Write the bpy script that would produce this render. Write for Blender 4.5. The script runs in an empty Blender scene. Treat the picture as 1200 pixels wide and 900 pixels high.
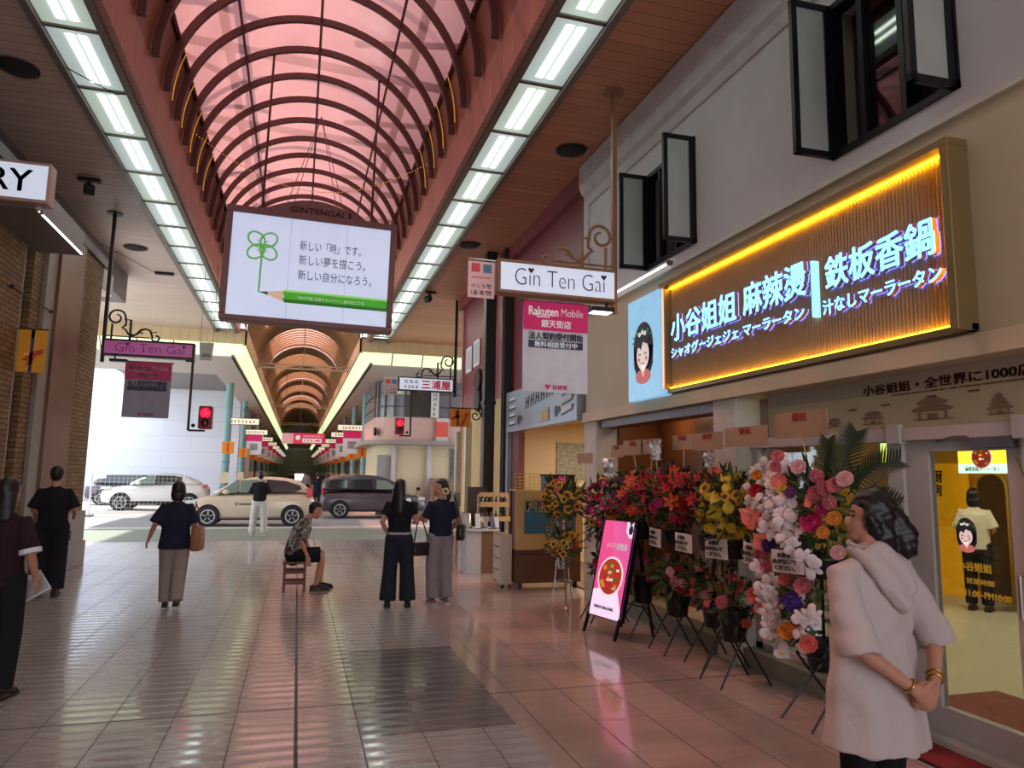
import bpy, bmesh, math, random
from mathutils import Vector, Matrix, Quaternion
random.seed(7)
PI = math.pi
SC = bpy.context.scene
COL = SC.collection

# ------------------------------------------------------------------ camera, sky, sun, exposure
FPX, HCAM = 833.0, 1.7
def _axes():
    y = Vector(((349-600)/FPX, -(552-450)/FPX, 1.0)).normalized()
    ro = math.radians(0.9)
    h = Vector((math.cos(ro), -math.sin(ro), 0))
    def cr(a, b): return Vector((a.y*b.z-a.z*b.y, a.z*b.x-a.x*b.z, a.x*b.y-a.y*b.x))
    z = cr(y, h).normalized()
    if z.y < 0: z = -z
    return cr(z, y), y, z
ax, ay, az = _axes()
cam_d = bpy.data.cameras.new('camera'); cam = bpy.data.objects.new('camera', cam_d); COL.objects.link(cam)
cam_d.sensor_width = 36; cam_d.lens = FPX/1200*36; cam_d.clip_start = 0.05; cam_d.clip_end = 600
rt = Vector((ax.x, ay.x, az.x)); up = Vector((ax.y, ay.y, az.y)); fw = Vector((ax.z, ay.z, az.z))
cam.matrix_world = Matrix(((rt.x, up.x, -fw.x, 0), (rt.y, up.y, -fw.y, 0), (rt.z, up.z, -fw.z, HCAM), (0, 0, 0, 1)))
SC.camera = cam
SC.view_settings.view_transform = 'Standard'
SC.view_settings.look = 'None'
SC.view_settings.gamma = 1.0
SC.view_settings.use_curve_mapping = False
SC.view_settings.exposure = 0.45
SC.cycles.use_denoising = True
SC.cycles.max_bounces = 6
SC.cycles.diffuse_bounces = 3
SC.cycles.glossy_bounces = 3
SC.cycles.transmission_bounces = 4
SC.cycles.transparent_max_bounces = 8
SC.cycles.sample_clamp_indirect = 4.0
SC.cycles.caustics_reflective = False
SC.cycles.caustics_refractive = False

W = bpy.data.worlds.new('sky'); SC.world = W; W.use_nodes = True
wn = W.node_tree.nodes; wl = W.node_tree.links; wn.clear()
wo = wn.new('ShaderNodeOutputWorld'); wb = wn.new('ShaderNodeBackground')
wt = wn.new('ShaderNodeTexCoord'); ws = wn.new('ShaderNodeSeparateXYZ'); wr = wn.new('ShaderNodeValToRGB')
wl.new(wt.outputs['Generated'], ws.inputs[0]); wl.new(ws.outputs['Z'], wr.inputs[0])
wr.color_ramp.elements[0].color = (.92, .95, 1, 1); wr.color_ramp.elements[1].color = (.62, .78, 1, 1)
wl.new(wr.outputs[0], wb.inputs[0]); wb.inputs[1].default_value = 2.3; wl.new(wb.outputs[0], wo.inputs[0])
sun_d = bpy.data.lights.new('sun', 'SUN'); sun = bpy.data.objects.new('sun', sun_d); COL.objects.link(sun)
sun_d.energy = 6.0; sun_d.angle = 0.03; sun_d.color = (1, .95, .87)
sun.rotation_euler = Vector((.42, -.34, -.84)).to_track_quat('-Z', 'Y').to_euler()

# ------------------------------------------------------------------ materials
def lin(c):
    r = []
    for v in c[:3]:
        v = v/255.0
        r.append(v/12.92 if v <= .04045 else ((v+.055)/1.055)**2.4)
    return (r[0], r[1], r[2], 1.0)
def nodes(name):
    m = bpy.data.materials.new(name); m.use_nodes = True
    nt = m.node_tree; return m, nt.nodes, nt.links, nt.nodes['Principled BSDF']
_mc = {}
def mat(name, c, rough=.6, metal=0.0, var=.06, scale=8.0, emit=0.0, spec=.5, bump=0.0, ecol=None, trans=0.0, alpha=1.0):
    """plain surface with a slight procedural variation"""
    if name in _mc: return _mc[name]
    m, n, l, b = nodes(name); _mc[name] = m
    b.inputs['Roughness'].default_value = rough; b.inputs['Metallic'].default_value = metal
    b.inputs['Specular IOR Level'].default_value = spec
    b.inputs['Transmission Weight'].default_value = trans; b.inputs['Alpha'].default_value = alpha
    base = lin(c)
    tc = n.new('ShaderNodeTexCoord'); nz = n.new('ShaderNodeTexNoise'); nz.inputs['Scale'].default_value = scale
    nz.inputs['Detail'].default_value = 4
    l.new(tc.outputs['Object'], nz.inputs['Vector'])
    mx = n.new('ShaderNodeMix'); mx.data_type = 'RGBA'
    mx.inputs[6].default_value = tuple(max(0, v*(1-var*2)) for v in base[:3])+(1,)
    mx.inputs[7].default_value = tuple(min(1, v*(1+var*2)) for v in base[:3])+(1,)
    l.new(nz.outputs[0], mx.inputs[0]); l.new(mx.outputs[2], b.inputs['Base Color'])
    if emit:
        b.inputs['Emission Strength'].default_value = emit
        if ecol: b.inputs['Emission Color'].default_value = lin(ecol)
        else: l.new(mx.outputs[2], b.inputs['Emission Color'])
    if bump:
        bp = n.new('ShaderNodeBump'); bp.inputs['Strength'].default_value = bump; bp.inputs['Distance'].default_value = .02
        l.new(nz.outputs[0], bp.inputs['Height']); l.new(bp.outputs[0], b.inputs['Normal'])
    return m
def mth(n, l, op, a, b=None, c=None):
    x = n.new('ShaderNodeMath'); x.operation = op
    for i, v in enumerate((a, b, c)):
        if v is None: continue
        if isinstance(v, (int, float)): x.inputs[i].default_value = v
        else: l.new(v, x.inputs[i])
    return x.outputs[0]
def mixc(n, l, f, a, b):
    x = n.new('ShaderNodeMix'); x.data_type = 'RGBA'
    for i, v in ((0, f), (6, a), (7, b)):
        if isinstance(v, (int, float, tuple)): x.inputs[i].default_value = v
        else: l.new(v, x.inputs[i])
    return x.outputs[2]
def world_xyz(n, l):
    g = n.new('ShaderNodeNewGeometry'); s = n.new('ShaderNodeSeparateXYZ'); l.new(g.outputs['Position'], s.inputs[0])
    return s.outputs[0], s.outputs[1], s.outputs[2]
def planks(name, c, axis, pitch, rough=.4, groove=.05, dark=.45, var=.12, metal=0.0):
    """boards: grooves every pitch along the world axis, each board a little different"""
    m, n, l, b = nodes(name)
    xyz = world_xyz(n, l)
    u = mth(n, l, 'DIVIDE', xyz[axis], pitch)
    fr = mth(n, l, 'FRACT', u); gr = mth(n, l, 'LESS_THAN', fr, groove)
    wnz = n.new('ShaderNodeTexWhiteNoise'); wnz.noise_dimensions = '1D'; l.new(mth(n, l, 'FLOOR', u), wnz.inputs['W'])
    base = lin(c)
    col = mixc(n, l, wnz.outputs['Value'], tuple(v*(1-var) for v in base[:3])+(1,), tuple(min(1, v*(1+var)) for v in base[:3])+(1,))
    col = mixc(n, l, gr, col, tuple(v*dark for v in base[:3])+(1,))
    l.new(col, b.inputs['Base Color']); b.inputs['Roughness'].default_value = rough; b.inputs['Metallic'].default_value = metal
    bp = n.new('ShaderNodeBump'); bp.inputs['Strength'].default_value = .6; bp.inputs['Distance'].default_value = .01
    l.new(mth(n, l, 'SUBTRACT', 1.0, gr), bp.inputs['Height']); l.new(bp.outputs[0], b.inputs['Normal'])
    return m

# ------------------------------------------------------------------ mesh builder
class MB:
    def __init__(s): s.v = []; s.f = []; s.m = []; s.k = 0
    def add(s, vs, fs, k=None):
        o = len(s.v); s.v += [tuple(v) for v in vs]; s.f += [tuple(i+o for i in f) for f in fs]
        s.m += [s.k if k is None else k]*len(fs); return s
    def box(s, x0, x1, y0, y1, z0, z1, k=None):
        return s.add([(x0,y0,z0),(x1,y0,z0),(x1,y1,z0),(x0,y1,z0),(x0,y0,z1),(x1,y0,z1),(x1,y1,z1),(x0,y1,z1)],
              [(0,3,2,1),(4,5,6,7),(0,1,5,4),(1,2,6,5),(2,3,7,6),(3,0,4,7)], k)
    def bar(s, a, b, w, d=None, k=None):
        """square bar from a to b"""
        a = Vector(a); b = Vector(b); d = d or w; t = (b-a).normalized()
        r = t.cross(Vector((0,0,1)));
        if r.length < .01: r = Vector((1,0,0))
        r.normalize(); q = r.cross(t).normalized(); vs = []
        for p in (a, b):
            for i, j in ((-1,-1),(1,-1),(1,1),(-1,1)): vs.append(p+r*(i*w/2)+q*(j*d/2))
        return s.add(vs, [(0,1,2,3),(7,6,5,4),(0,4,5,1),(1,5,6,2),(2,6,7,3),(3,7,4,0)], k)
    def tube(s, pts, r, n=8, k=None, closed=False):
        pts = [Vector(p) for p in pts]; N = len(pts); vs = []; fs = []
        q = None
        for i, p in enumerate(pts):
            t = (pts[min(i+1, N-1)]-pts[max(i-1, 0)])
            if closed: t = pts[(i+1) % N]-pts[i-1]
            if t.length < 1e-9: t = Vector((0,0,1))
            t.normalize()
            if q is None:
                q = t.cross(Vector((0,0,1)))
                if q.length < .05: q = t.cross(Vector((1,0,0)))
            q = (q-t*q.dot(t))
            if q.length < 1e-6: q = t.orthogonal()
            q.normalize(); w = t.cross(q)
            rr = r[i] if isinstance(r, (list, tuple)) else r
            for j in range(n):
                a = 2*PI*j/n; vs.append(p+(q*math.cos(a)+w*math.sin(a))*rr)
        for i in range(N if closed else N-1):
            for j in range(n):
                i2 = (i+1) % N
                fs.append((i*n+j, i*n+(j+1) % n, i2*n+(j+1) % n, i2*n+j))
        if not closed:
            fs.append(tuple(range(n-1, -1, -1))); fs.append(tuple((N-1)*n+j for j in range(n)))
        return s.add(vs, fs, k)
    def lathe(s, prof, n=20, c=(0,0,0), k=None, ax=2):
        """prof [(r, h)] turned about the axis ax through c"""
        vs = []; fs = []
        for r, h in prof:
            for j in range(n):
                a = 2*PI*j/n; p = [r*math.cos(a), r*math.sin(a)]; p.insert(ax, h)
                vs.append((p[0]+c[0], p[1]+c[1], p[2]+c[2]))
        for i in range(len(prof)-1):
            for j in range(n): fs.append((i*n+j, i*n+(j+1) % n, (i+1)*n+(j+1) % n, (i+1)*n+j))
        fs.append(tuple(range(n-1, -1, -1))); fs.append(tuple((len(prof)-1)*n+j for j in range(n)))
        return s.add(vs, fs, k)
    def prism(s, poly, fn, a, b, k=None):
        """poly [(u,v)] swept from a to b; fn(u,v,w) gives the point"""
        n = len(poly); vs = [fn(u, v, a) for u, v in poly]+[fn(u, v, b) for u, v in poly]
        return s.add(vs, [tuple(range(n-1, -1, -1)), tuple(range(n, 2*n))]+[(i, (i+1) % n, n+(i+1) % n, n+i) for i in range(n)], k)
    def ball(s, c, r, nu=10, nv=7, k=None, M=None):
        if isinstance(r, (int, float)): r = (r, r, r)
        vs = [(0,0,1)]; fs = []
        for i in range(1, nv):
            a = PI*i/nv
            for j in range(nu):
                b = 2*PI*j/nu; vs.append((math.sin(a)*math.cos(b), math.sin(a)*math.sin(b), math.cos(a)))
        vs.append((0,0,-1))
        out = []
        for v in vs:
            p = Vector((v[0]*r[0], v[1]*r[1], v[2]*r[2]))
            if M is not None: p = M @ p
            out.append(p+Vector(c))
        for j in range(nu):
            fs.append((0, 1+j, 1+(j+1) % nu)); e = len(vs)-1; o = 1+(nv-2)*nu
            fs.append((e, o+(j+1) % nu, o+j))
        for i in range(nv-2):
            for j in range(nu):
                fs.append((1+i*nu+j, 1+(i+1)*nu+j, 1+(i+1)*nu+(j+1) % nu, 1+i*nu+(j+1) % nu))
        return s.add(out, fs, k)
    def loft(s, rings, k=None, cap=True):
        n = len(rings[0]); vs = [p for r in rings for p in r]; fs = []
        for i in range(len(rings)-1):
            for j in range(n): fs.append((i*n+j, i*n+(j+1) % n, (i+1)*n+(j+1) % n, (i+1)*n+j))
        if cap: fs.append(tuple(range(n-1, -1, -1))); fs.append(tuple((len(rings)-1)*n+j for j in range(n)))
        return s.add(vs, fs, k)
    def mesh(s, name, mats, smooth=False, fix=True):
        me = bpy.data.meshes.new(name); me.from_pydata(s.v, [], s.f)
        if not isinstance(mats, (list, tuple)): mats = [mats]
        for m in mats: me.materials.append(m)
        if len(mats) > 1: me.polygons.foreach_set('material_index', s.m)
        if fix:
            bm = bmesh.new(); bm.from_mesh(me); bmesh.ops.recalc_face_normals(bm, faces=bm.faces); bm.to_mesh(me); bm.free()
        if smooth: me.shade_smooth() if smooth is True else me.set_sharp_from_angle(angle=smooth)
        me.update(); return me
    def build(s, name, mats, parent=None, smooth=False, bevel=0, loc=None, fix=True):
        o = bpy.data.objects.new(name, s.mesh(name, mats, smooth, fix)); COL.objects.link(o)
        if parent: o.parent = parent
        if loc: o.location = loc
        if bevel:
            b = o.modifiers.new('bevel', 'BEVEL'); b.width = bevel; b.segments = 2; b.limit_method = 'ANGLE'; b.angle_limit = .7
        return o
def tag(o, label=None, cat=None, group=None, kind=None):
    if label: o['label'] = label
    if cat: o['category'] = cat
    if group: o['group'] = group
    if kind: o['kind'] = kind
    return o
def thing(name, label, cat, loc=(0,0,0), rz=0, group=None):
    o = bpy.data.objects.new(name, None); COL.objects.link(o); o.location = loc; o.rotation_euler = (0,0,rz)
    o.empty_display_size = .1
    return tag(o, label, cat, group)
def struct(name, mb, m, label, smooth=False, bevel=0):
    return tag(mb.build(name, m, None, smooth, bevel), label, None, None, 'structure')
def mesh_part(name, me, parent, loc=(0,0,0), M=None):
    o = bpy.data.objects.new(name, me); COL.objects.link(o); o.parent = parent
    if M is not None: o.matrix_basis = M
    else: o.location = loc
    return o
def copy_tree(o, parent=None):
    c = o.copy(); COL.objects.link(c); c.parent = parent
    for ch in list(o.children): copy_tree(ch, c)
    return c
# plane frames: point of a flat sign from (u across, v up, w out towards the viewer)
def facing_back(x, y, z):           # sign facing -Y (towards the camera)
    return Matrix(((1,0,0,x),(0,0,-1,y),(0,1,0,z),(0,0,0,1)))
def facing_left(x, y, z):           # sign on the right-hand wall, facing -X: u runs towards -Y
    return Matrix(((0,0,-1,x),(-1,0,0,y),(0,1,0,z),(0,0,0,1)))
def facing_right(x, y, z):
    return Matrix(((0,0,1,x),(1,0,0,y),(0,1,0,z),(0,0,0,1)))
def flat(name, polys, mats, parent, M, w0, w1, smooth=False):
    """polygons [(material index, [(u,v)...])] as thin slabs on the sign plane M"""
    mb = MB()
    for k, poly in polys: mb.prism(poly, lambda u, v, w: M @ Vector((u, v, w)), w0, w1, k)
    return mb.build(name, mats, parent, smooth)
def rect(u0, u1, v0, v1): return [(u0,v0),(u1,v0),(u1,v1),(u0,v1)]
def oval(cu, cv, ru, rv, n=24, a0=0, a1=2*PI):
    return [(cu+ru*math.cos(a0+(a1-a0)*i/n), cv+rv*math.sin(a0+(a1-a0)*i/n)) for i in range(n if a1-a0 > 6.28 else n+1)]
def stroke(pts, w):
    """a closed outline round an open line"""
    pts = [Vector(p) for p in pts]; L = []; R_ = []
    for i, p in enumerate(pts):
        t = (pts[min(i+1, len(pts)-1)]-pts[max(i-1, 0)]).normalized(); q = Vector((-t.y, t.x))*w/2
        L.append(tuple(p+q)); R_.append(tuple(p-q))
    return L+R_[::-1]
_dg = None
def text(name, s, m, parent, M, u, v, h=None, w=None, depth=.004, bold=0.0, align='LEFT', res=3, space=1.0, mirror=False, shear=0.0):
    """lettering as real geometry: left/centre at u, baseline v; fitted to height h and / or width w"""
    cu = bpy.data.curves.new(name, 'FONT'); cu.body = s; cu.size = 1.0; cu.resolution_u = res; cu.space_character = space
    cu.extrude = 0.0; cu.offset = min(0.0, bold); cu.fill_mode = 'FRONT'; cu.shear = shear
    o = bpy.data.objects.new(name, cu); COL.objects.link(o)
    dg = bpy.context.evaluated_depsgraph_get(); dg.update()
    me = bpy.data.meshes.new_from_object(o.evaluated_get(dg), depsgraph=dg)
    bpy.data.objects.remove(o); bpy.data.curves.remove(cu)
    if not me.vertices: return None
    xs = [a.co.x for a in me.vertices]; ys = [a.co.y for a in me.vertices]
    x0, x1, y0, y1 = min(xs), max(xs), min(ys), max(ys)
    sy = (h/(y1-y0)) if h else (w/(x1-x0)); sx = (w/(x1-x0)) if w else sy
    bm = bmesh.new(); bm.from_mesh(me)
    for a in bm.verts:
        x = (a.co.x-x0)*sx; y = (a.co.y-y0)*sy
        if align == 'CENTER': x -= (x1-x0)*sx/2
        if mirror: x = -x
        a.co = (u+x, v+y, 0)
    if bold > 0:                                    # heavier strokes: shifted copies of the glyph faces
        k = bold*.9*max(sx, sy); src = bm.faces[:]
        for dx, dy in ((k, 0), (-k, 0), (0, k), (0, -k)):
            g = bmesh.ops.duplicate(bm, geom=src)
            for a in g['geom']:
                if isinstance(a, bmesh.types.BMVert): a.co.x += dx; a.co.y += dy
    if depth:
        g = bmesh.ops.extrude_face_region(bm, geom=bm.faces[:])
        for a in g['geom']:
            if isinstance(a, bmesh.types.BMVert): a.co.z += depth
    bmesh.ops.recalc_face_normals(bm, faces=bm.faces)
    bm.transform(M); bm.to_mesh(me); bm.free()
    me.materials.clear(); me.materials.append(m)
    p = bpy.data.objects.new(name, me); COL.objects.link(p)
    if parent:
        p.parent = parent
    return p
def strokes(name, m, parent, M, u0, u1, v, h, n, seed=1):
    """a line of characters too blurred to read in the photograph: short strokes only"""
    rr = random.Random(seed); pl = []; p = (u1-u0)/n
    for i in range(n):
        a = u0+i*p+p*.1; w = p*.8; t = h*.14
        for q in (.1, .5, .86): pl.append((0, rect(a+w*.1*rr.random(), a+w*(1-.2*rr.random()), v+h*q-t/2, v+h*q+t/2)))
        c = a+w*(.3+.4*rr.random()); pl.append((0, rect(c-t/2, c+t/2, v, v+h)))
    return flat(name, pl, [m], parent, M, 0, .004)
def out(M, w): return M @ Matrix.Translation((0, 0, w))
# ------------------------------------------------------------------ materials with a pattern
def floor_mat():
    m, n, l, b = nodes('granite_paving')
    X, Y, Z = world_xyz(n, l)
    def joint(v, off, pitch, w):
        f = mth(n, l, 'FRACT', mth(n, l, 'DIVIDE', mth(n, l, 'ADD', v, off), pitch))
        return mth(n, l, 'LESS_THAN', f, w/pitch)
    jx = joint(X, -0.07+40.2, .402, .009); jy = joint(Y, -5.6+40, .8, .009)
    jbig = joint(Y, -5.6+64, 6.4, .02); jc = mth(n, l, 'LESS_THAN', mth(n, l, 'ABSOLUTE', mth(n, l, 'SUBTRACT', X, .075)), .012)
    jj = mth(n, l, 'MAXIMUM', mth(n, l, 'MAXIMUM', jx, mth(n, l, 'MULTIPLY', jy, .6)), mth(n, l, 'MAXIMUM', jbig, jc))
    # polished / flamed strips in the middle of the walk
    st = mth(n, l, 'SINE', mth(n, l, 'MULTIPLY', Y, 2*PI/.15))
    st = mth(n, l, 'MULTIPLY_ADD', st, .5, .5)
    inmid = mth(n, l, 'LESS_THAN', X, 1.53)
    st = mth(n, l, 'MULTIPLY', st, mth(n, l, 'MULTIPLY_ADD', inmid, .75, .25))
    # speckle
    nz = n.new('ShaderNodeTexNoise'); nz.inputs['Scale'].default_value = 220; nz.inputs['Detail'].default_value = 3
    g = n.new('ShaderNodeNewGeometry'); l.new(g.outputs['Position'], nz.inputs['Vector'])
    wv = n.new('ShaderNodeTexWhiteNoise'); wv.noise_dimensions = '2D'
    cv = n.new('ShaderNodeCombineXYZ')
    l.new(mth(n, l, 'FLOOR', mth(n, l, 'DIVIDE', mth(n, l, 'ADD', X, 40.13), .402)), cv.inputs[0])
    l.new(mth(n, l, 'FLOOR', mth(n, l, 'DIVIDE', mth(n, l, 'ADD', Y, 34.4), .8)), cv.inputs[1]); l.new(cv.outputs[0], wv.inputs['Vector'])
    grey = mixc(n, l, nz.outputs[0], lin((142, 136, 133)), lin((214, 207, 202)))
    pink = mixc(n, l, nz.outputs[0], lin((154, 128, 121)), lin((214, 184, 174)))
    # pinkish margin by the shops, pink roof light painted in; darker panel in front
    inpk = mth(n, l, 'MULTIPLY', mth(n, l, 'GREATER_THAN', X, 1.53), mth(n, l, 'LESS_THAN', Y, 16.0))
    pk2 = mth(n, l, 'MULTIPLY', mth(n, l, 'GREATER_THAN', Y, 9.6), mth(n, l, 'LESS_THAN', Y, 11.2)); pk2 = mth(n, l, 'MULTIPLY', pk2, mth(n, l, 'GREATER_THAN', X, .07))
    inpk = mth(n, l, 'MAXIMUM', inpk, pk2)
    col = mixc(n, l, inpk, grey, pink)
    dk = mth(n, l, 'MULTIPLY', mth(n, l, 'GREATER_THAN', X, .475), mth(n, l, 'LESS_THAN', X, 1.53))
    dk = mth(n, l, 'MULTIPLY', dk, mth(n, l, 'MULTIPLY', mth(n, l, 'GREATER_THAN', Y, 4.9), mth(n, l, 'LESS_THAN', Y, 7.2)))
    col = mixc(n, l, mth(n, l, 'MULTIPLY', dk, .75), col, lin((92, 86, 83)))
    col = mixc(n, l, mth(n, l, 'MULTIPLY', wv.outputs['Value'], .16), col, lin((80, 72, 70)))
    col = mixc(n, l, mth(n, l, 'MULTIPLY', st, .22), col, lin((96, 90, 88)))
    col = mixc(n, l, jj, col, lin((46, 40, 38)))
    l.new(col, b.inputs['Base Color'])
    n2 = n.new('ShaderNodeTexNoise'); n2.inputs['Scale'].default_value = 1.1; n2.inputs['Detail'].default_value = 5; l.new(g.outputs['Position'], n2.inputs['Vector'])
    ro = mth(n, l, 'MULTIPLY_ADD', st, .22, .045)
    ro = mth(n, l, 'ADD', ro, mth(n, l, 'MULTIPLY', n2.outputs[0], .07))
    ro = mth(n, l, 'MAXIMUM', ro, mth(n, l, 'MULTIPLY', jj, .6))
    l.new(ro, b.inputs['Roughness']); b.inputs['Specular IOR Level'].default_value = 1.0
    bp = n.new('ShaderNodeBump'); bp.inputs['Strength'].default_value = .10; bp.inputs['Distance'].default_value = .002
    l.new(mth(n, l, 'SUBTRACT', mth(n, l, 'MULTIPLY', st, .35), jj), bp.inputs['Height']); l.new(bp.outputs[0], b.inputs['Normal'])
    return m
def brick_mat(name, c1, c2, mortar, axu=1, scale=1.0):
    m, n, l, b = nodes(name)
    xyz = world_xyz(n, l); cv = n.new('ShaderNodeCombineXYZ'); l.new(mth(n, l, 'ADD', xyz[0], xyz[1]), cv.inputs[0]); l.new(xyz[2], cv.inputs[1])
    bt = n.new('ShaderNodeTexBrick'); l.new(cv.outputs[0], bt.inputs['Vector'])
    bt.inputs['Color1'].default_value = lin(c1); bt.inputs['Color2'].default_value = lin(c2); bt.inputs['Mortar'].default_value = lin(mortar)
    bt.inputs['Scale'].default_value = 1; bt.inputs['Brick Width'].default_value = .22*scale; bt.inputs['Row Height'].default_value = .07*scale; bt.inputs['Mortar Size'].default_value = .007*scale
    l.new(bt.outputs['Color'], b.inputs['Base Color']); b.inputs['Roughness'].default_value = .75
    bp = n.new('ShaderNodeBump'); bp.inputs['Strength'].default_value = .8; bp.inputs['Distance'].default_value = .01; bp.invert = True
    l.new(bt.outputs['Fac'], bp.inputs['Height']); l.new(bp.outputs[0], b.inputs['Normal'])
    return m
def roof_glass():
    """pink frosted roof sheet: part of the daylight passes straight, part is scattered"""
    m, n, l, b = nodes('pink_roof_sheet'); o = n['Material Output']; n.remove(b)
    g = n.new('ShaderNodeNewGeometry'); nz = n.new('ShaderNodeTexNoise'); nz.inputs['Scale'].default_value = .9; nz.inputs['Detail'].default_value = 6; l.new(g.outputs['Position'], nz.inputs['Vector'])
    col = mixc(n, l, nz.outputs[0], (.23, .088, .080, 1), (.36, .16, .145, 1))
    t = n.new('ShaderNodeBsdfTransparent'); d = n.new('ShaderNodeBsdfTranslucent'); gl = n.new('ShaderNodeBsdfGlossy'); gl.inputs['Roughness'].default_value = .12
    l.new(col, t.inputs[0]); l.new(col, d.inputs[0]); gl.inputs[0].default_value = (1, .9, .88, 1)
    a = n.new('ShaderNodeMixShader'); a.inputs[0].default_value = .62; l.new(t.outputs[0], a.inputs[1]); l.new(d.outputs[0], a.inputs[2])
    c = n.new('ShaderNodeMixShader'); c.inputs[0].default_value = .06; l.new(a.outputs[0], c.inputs[1]); l.new(gl.outputs[0], c.inputs[2])
    l.new(c.outputs[0], o.inputs[0]); return m
def lamp_mat(name, body, tube, tint_b, tint_t):
    """frosted diffuser with two tubes glowing through it (generated coordinates: x across, y along)"""
    m, n, l, b = nodes(name)
    tc = n.new('ShaderNodeTexCoord'); s = n.new('ShaderNodeSeparateXYZ'); l.new(tc.outputs['Generated'], s.inputs[0])
    def bell(c, w):
        d = mth(n, l, 'DIVIDE', mth(n, l, 'SUBTRACT', s.outputs[0], c), w)
        return mth(n, l, 'EXPONENT', mth(n, l, 'MULTIPLY', mth(n, l, 'MULTIPLY', d, d), -1.0))
    g = mth(n, l, 'ADD', bell(.39, .052), bell(.62, .052))
    e = mth(n, l, 'MULTIPLY', mth(n, l, 'GREATER_THAN', s.outputs[1], .08), mth(n, l, 'LESS_THAN', s.outputs[1], .92))
    g = mth(n, l, 'MULTIPLY', g, e)
    wide = mth(n, l, 'MULTIPLY', bell(.5, .42), .5)
    st = mth(n, l, 'ADD', mth(n, l, 'MULTIPLY', g, tube), mth(n, l, 'MULTIPLY', wide, body)); st = mth(n, l, 'ADD', st, body*.6)
    l.new(mixc(n, l, g, lin(tint_b), lin(tint_t)), b.inputs['Emission Color']); l.new(st, b.inputs['Emission Strength'])
    b.inputs['Base Color'].default_value = (.5, .52, .5, 1); b.inputs['Roughness'].default_value = .35
    return m
def glass_mat(name, tint=(1,1,1), refl=.12, rough=.02):
    m, n, l, b = nodes(name); o = n['Material Output']; n.remove(b)
    t = n.new('ShaderNodeBsdfTransparent'); t.inputs[0].default_value = tint+(1,)
    g = n.new('ShaderNodeBsdfGlossy'); g.inputs['Roughness'].default_value = rough
    lw = n.new('ShaderNodeLayerWeight'); lw.inputs['Blend'].default_value = .25
    f = mth(n, l, 'MULTIPLY_ADD', lw.outputs['Fresnel'], .6, refl)
    x = n.new('ShaderNodeMixShader'); l.new(f, x.inputs[0]); l.new(t.outputs[0], x.inputs[1]); l.new(g.outputs[0], x.inputs[2]); l.new(x.outputs[0], o.inputs[0])
    return m
M_floor = floor_mat()
M_brick = brick_mat('ochre_brick', (150, 112, 62), (120, 88, 50), (70, 55, 38))
M_sofR = planks('brown_ceiling_boards', (186, 126, 94), 1, .17, .42, .06, .4, .1)
M_sofL = planks('daylit_ceiling_boards', (205, 180, 165), 1, .17, .42, .07, .5, .06)  # same boards as on the right, daylight put into the paler colour
M_fasc = planks('reddish_fascia_boards', (184, 132, 114), 1, .11, .45, .07, .45, .08)
M_tanw = planks('tan_fascia_boards', (196, 172, 130), 0, .28, .5, .04, .55, .05)
M_tanwy = planks('tan_fascia_boards_along', (190, 170, 135), 1, .28, .5, .06, .55, .05)
M_brown = mat('brown_roof_panel', (150, 100, 74), .45, 0, .1, 1.5)
M_rib = mat('dark_red_steel_rib', (98, 58, 54), .45, .1, .05)
M_frame = mat('grey_brown_aluminium', (120, 106, 98), .4, .5, .05)
M_glass_roof = roof_glass()
M_led = lamp_mat('frosted_lamp_cover', .46, 9.0, (205, 226, 222), (236, 252, 255))
M_led2 = lamp_mat('frosted_lamp_cover_greenish', .46, 9.0, (206, 228, 212), (232, 255, 236))
M_white = mat('white_plaster', (208, 202, 204), .8, 0, .05, 3)
M_cream = mat('cream_fascia_panel', (206, 190, 158), .55, 0, .06, 1.2)
M_creamd = mat('cream_shop_wall', (190, 175, 140), .7, 0, .06, 2)
M_black = mat('black_painted_metal', (20, 20, 24), .4, .3, .1)
M_iron = mat('dark_bronze_iron', (54, 44, 40), .45, .5, .08)
M_grey = mat('grey_granite_base', (150, 138, 134), .5, 0, .12, 60)
M_steel = mat('brushed_steel', (190, 188, 184), .3, .9, .05)
M_dark = mat('dark_recess', (30, 26, 26), .8, 0, .1)

# ------------------------------------------------------------------ ground
b = MB(); b.box(-6.0, 4.2, -9, 18.7, -.2, 0); struct('floor', b, M_floor, 'granite tile paving with polished strips through the shopping arcade')
b = MB(); b.box(-40, 40, 18.7, 22.6, -.2, -.01); struct('pavement', b, mat('green_grey_pavers', (128, 138, 124), .6, 0, .12, 30), 'grey green pavement strip across the arcade mouth')
b = MB(); b.box(-40, 40, 22.6, 23.0, -.2, .02); struct('kerb', b, mat('pale_kerb_stone', (205, 205, 200), .7, 0, .06, 20), 'pale kerb along the road')
b = MB(); b.box(-40, 40, 23.0, 31.0, -.2, -.02); struct('road', b, mat('sunlit_asphalt', (150, 150, 150), .85, 0, .1, 40), 'sunlit asphalt side road crossing the arcade')
b = MB(); b.box(-40, 40, 31.0, 140, -.2, 0); struct('far_pavement', b, mat('far_pavers', (176, 168, 160), .4, 0, .1, 20), 'pavement of the far arcade')
b = MB()
for x in (-9.5, -8.4, -7.3, -6.2): b.box(x, x+.5, 19.6, 22.4, -.02, .0)
b.box(-40, -5.0, 23.25, 23.4, -.03, -.012)
struct('road_marking', b, mat('white_road_paint', (225, 225, 220), .7), 'white painted stripes on the pavement by the brick pier')

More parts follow.
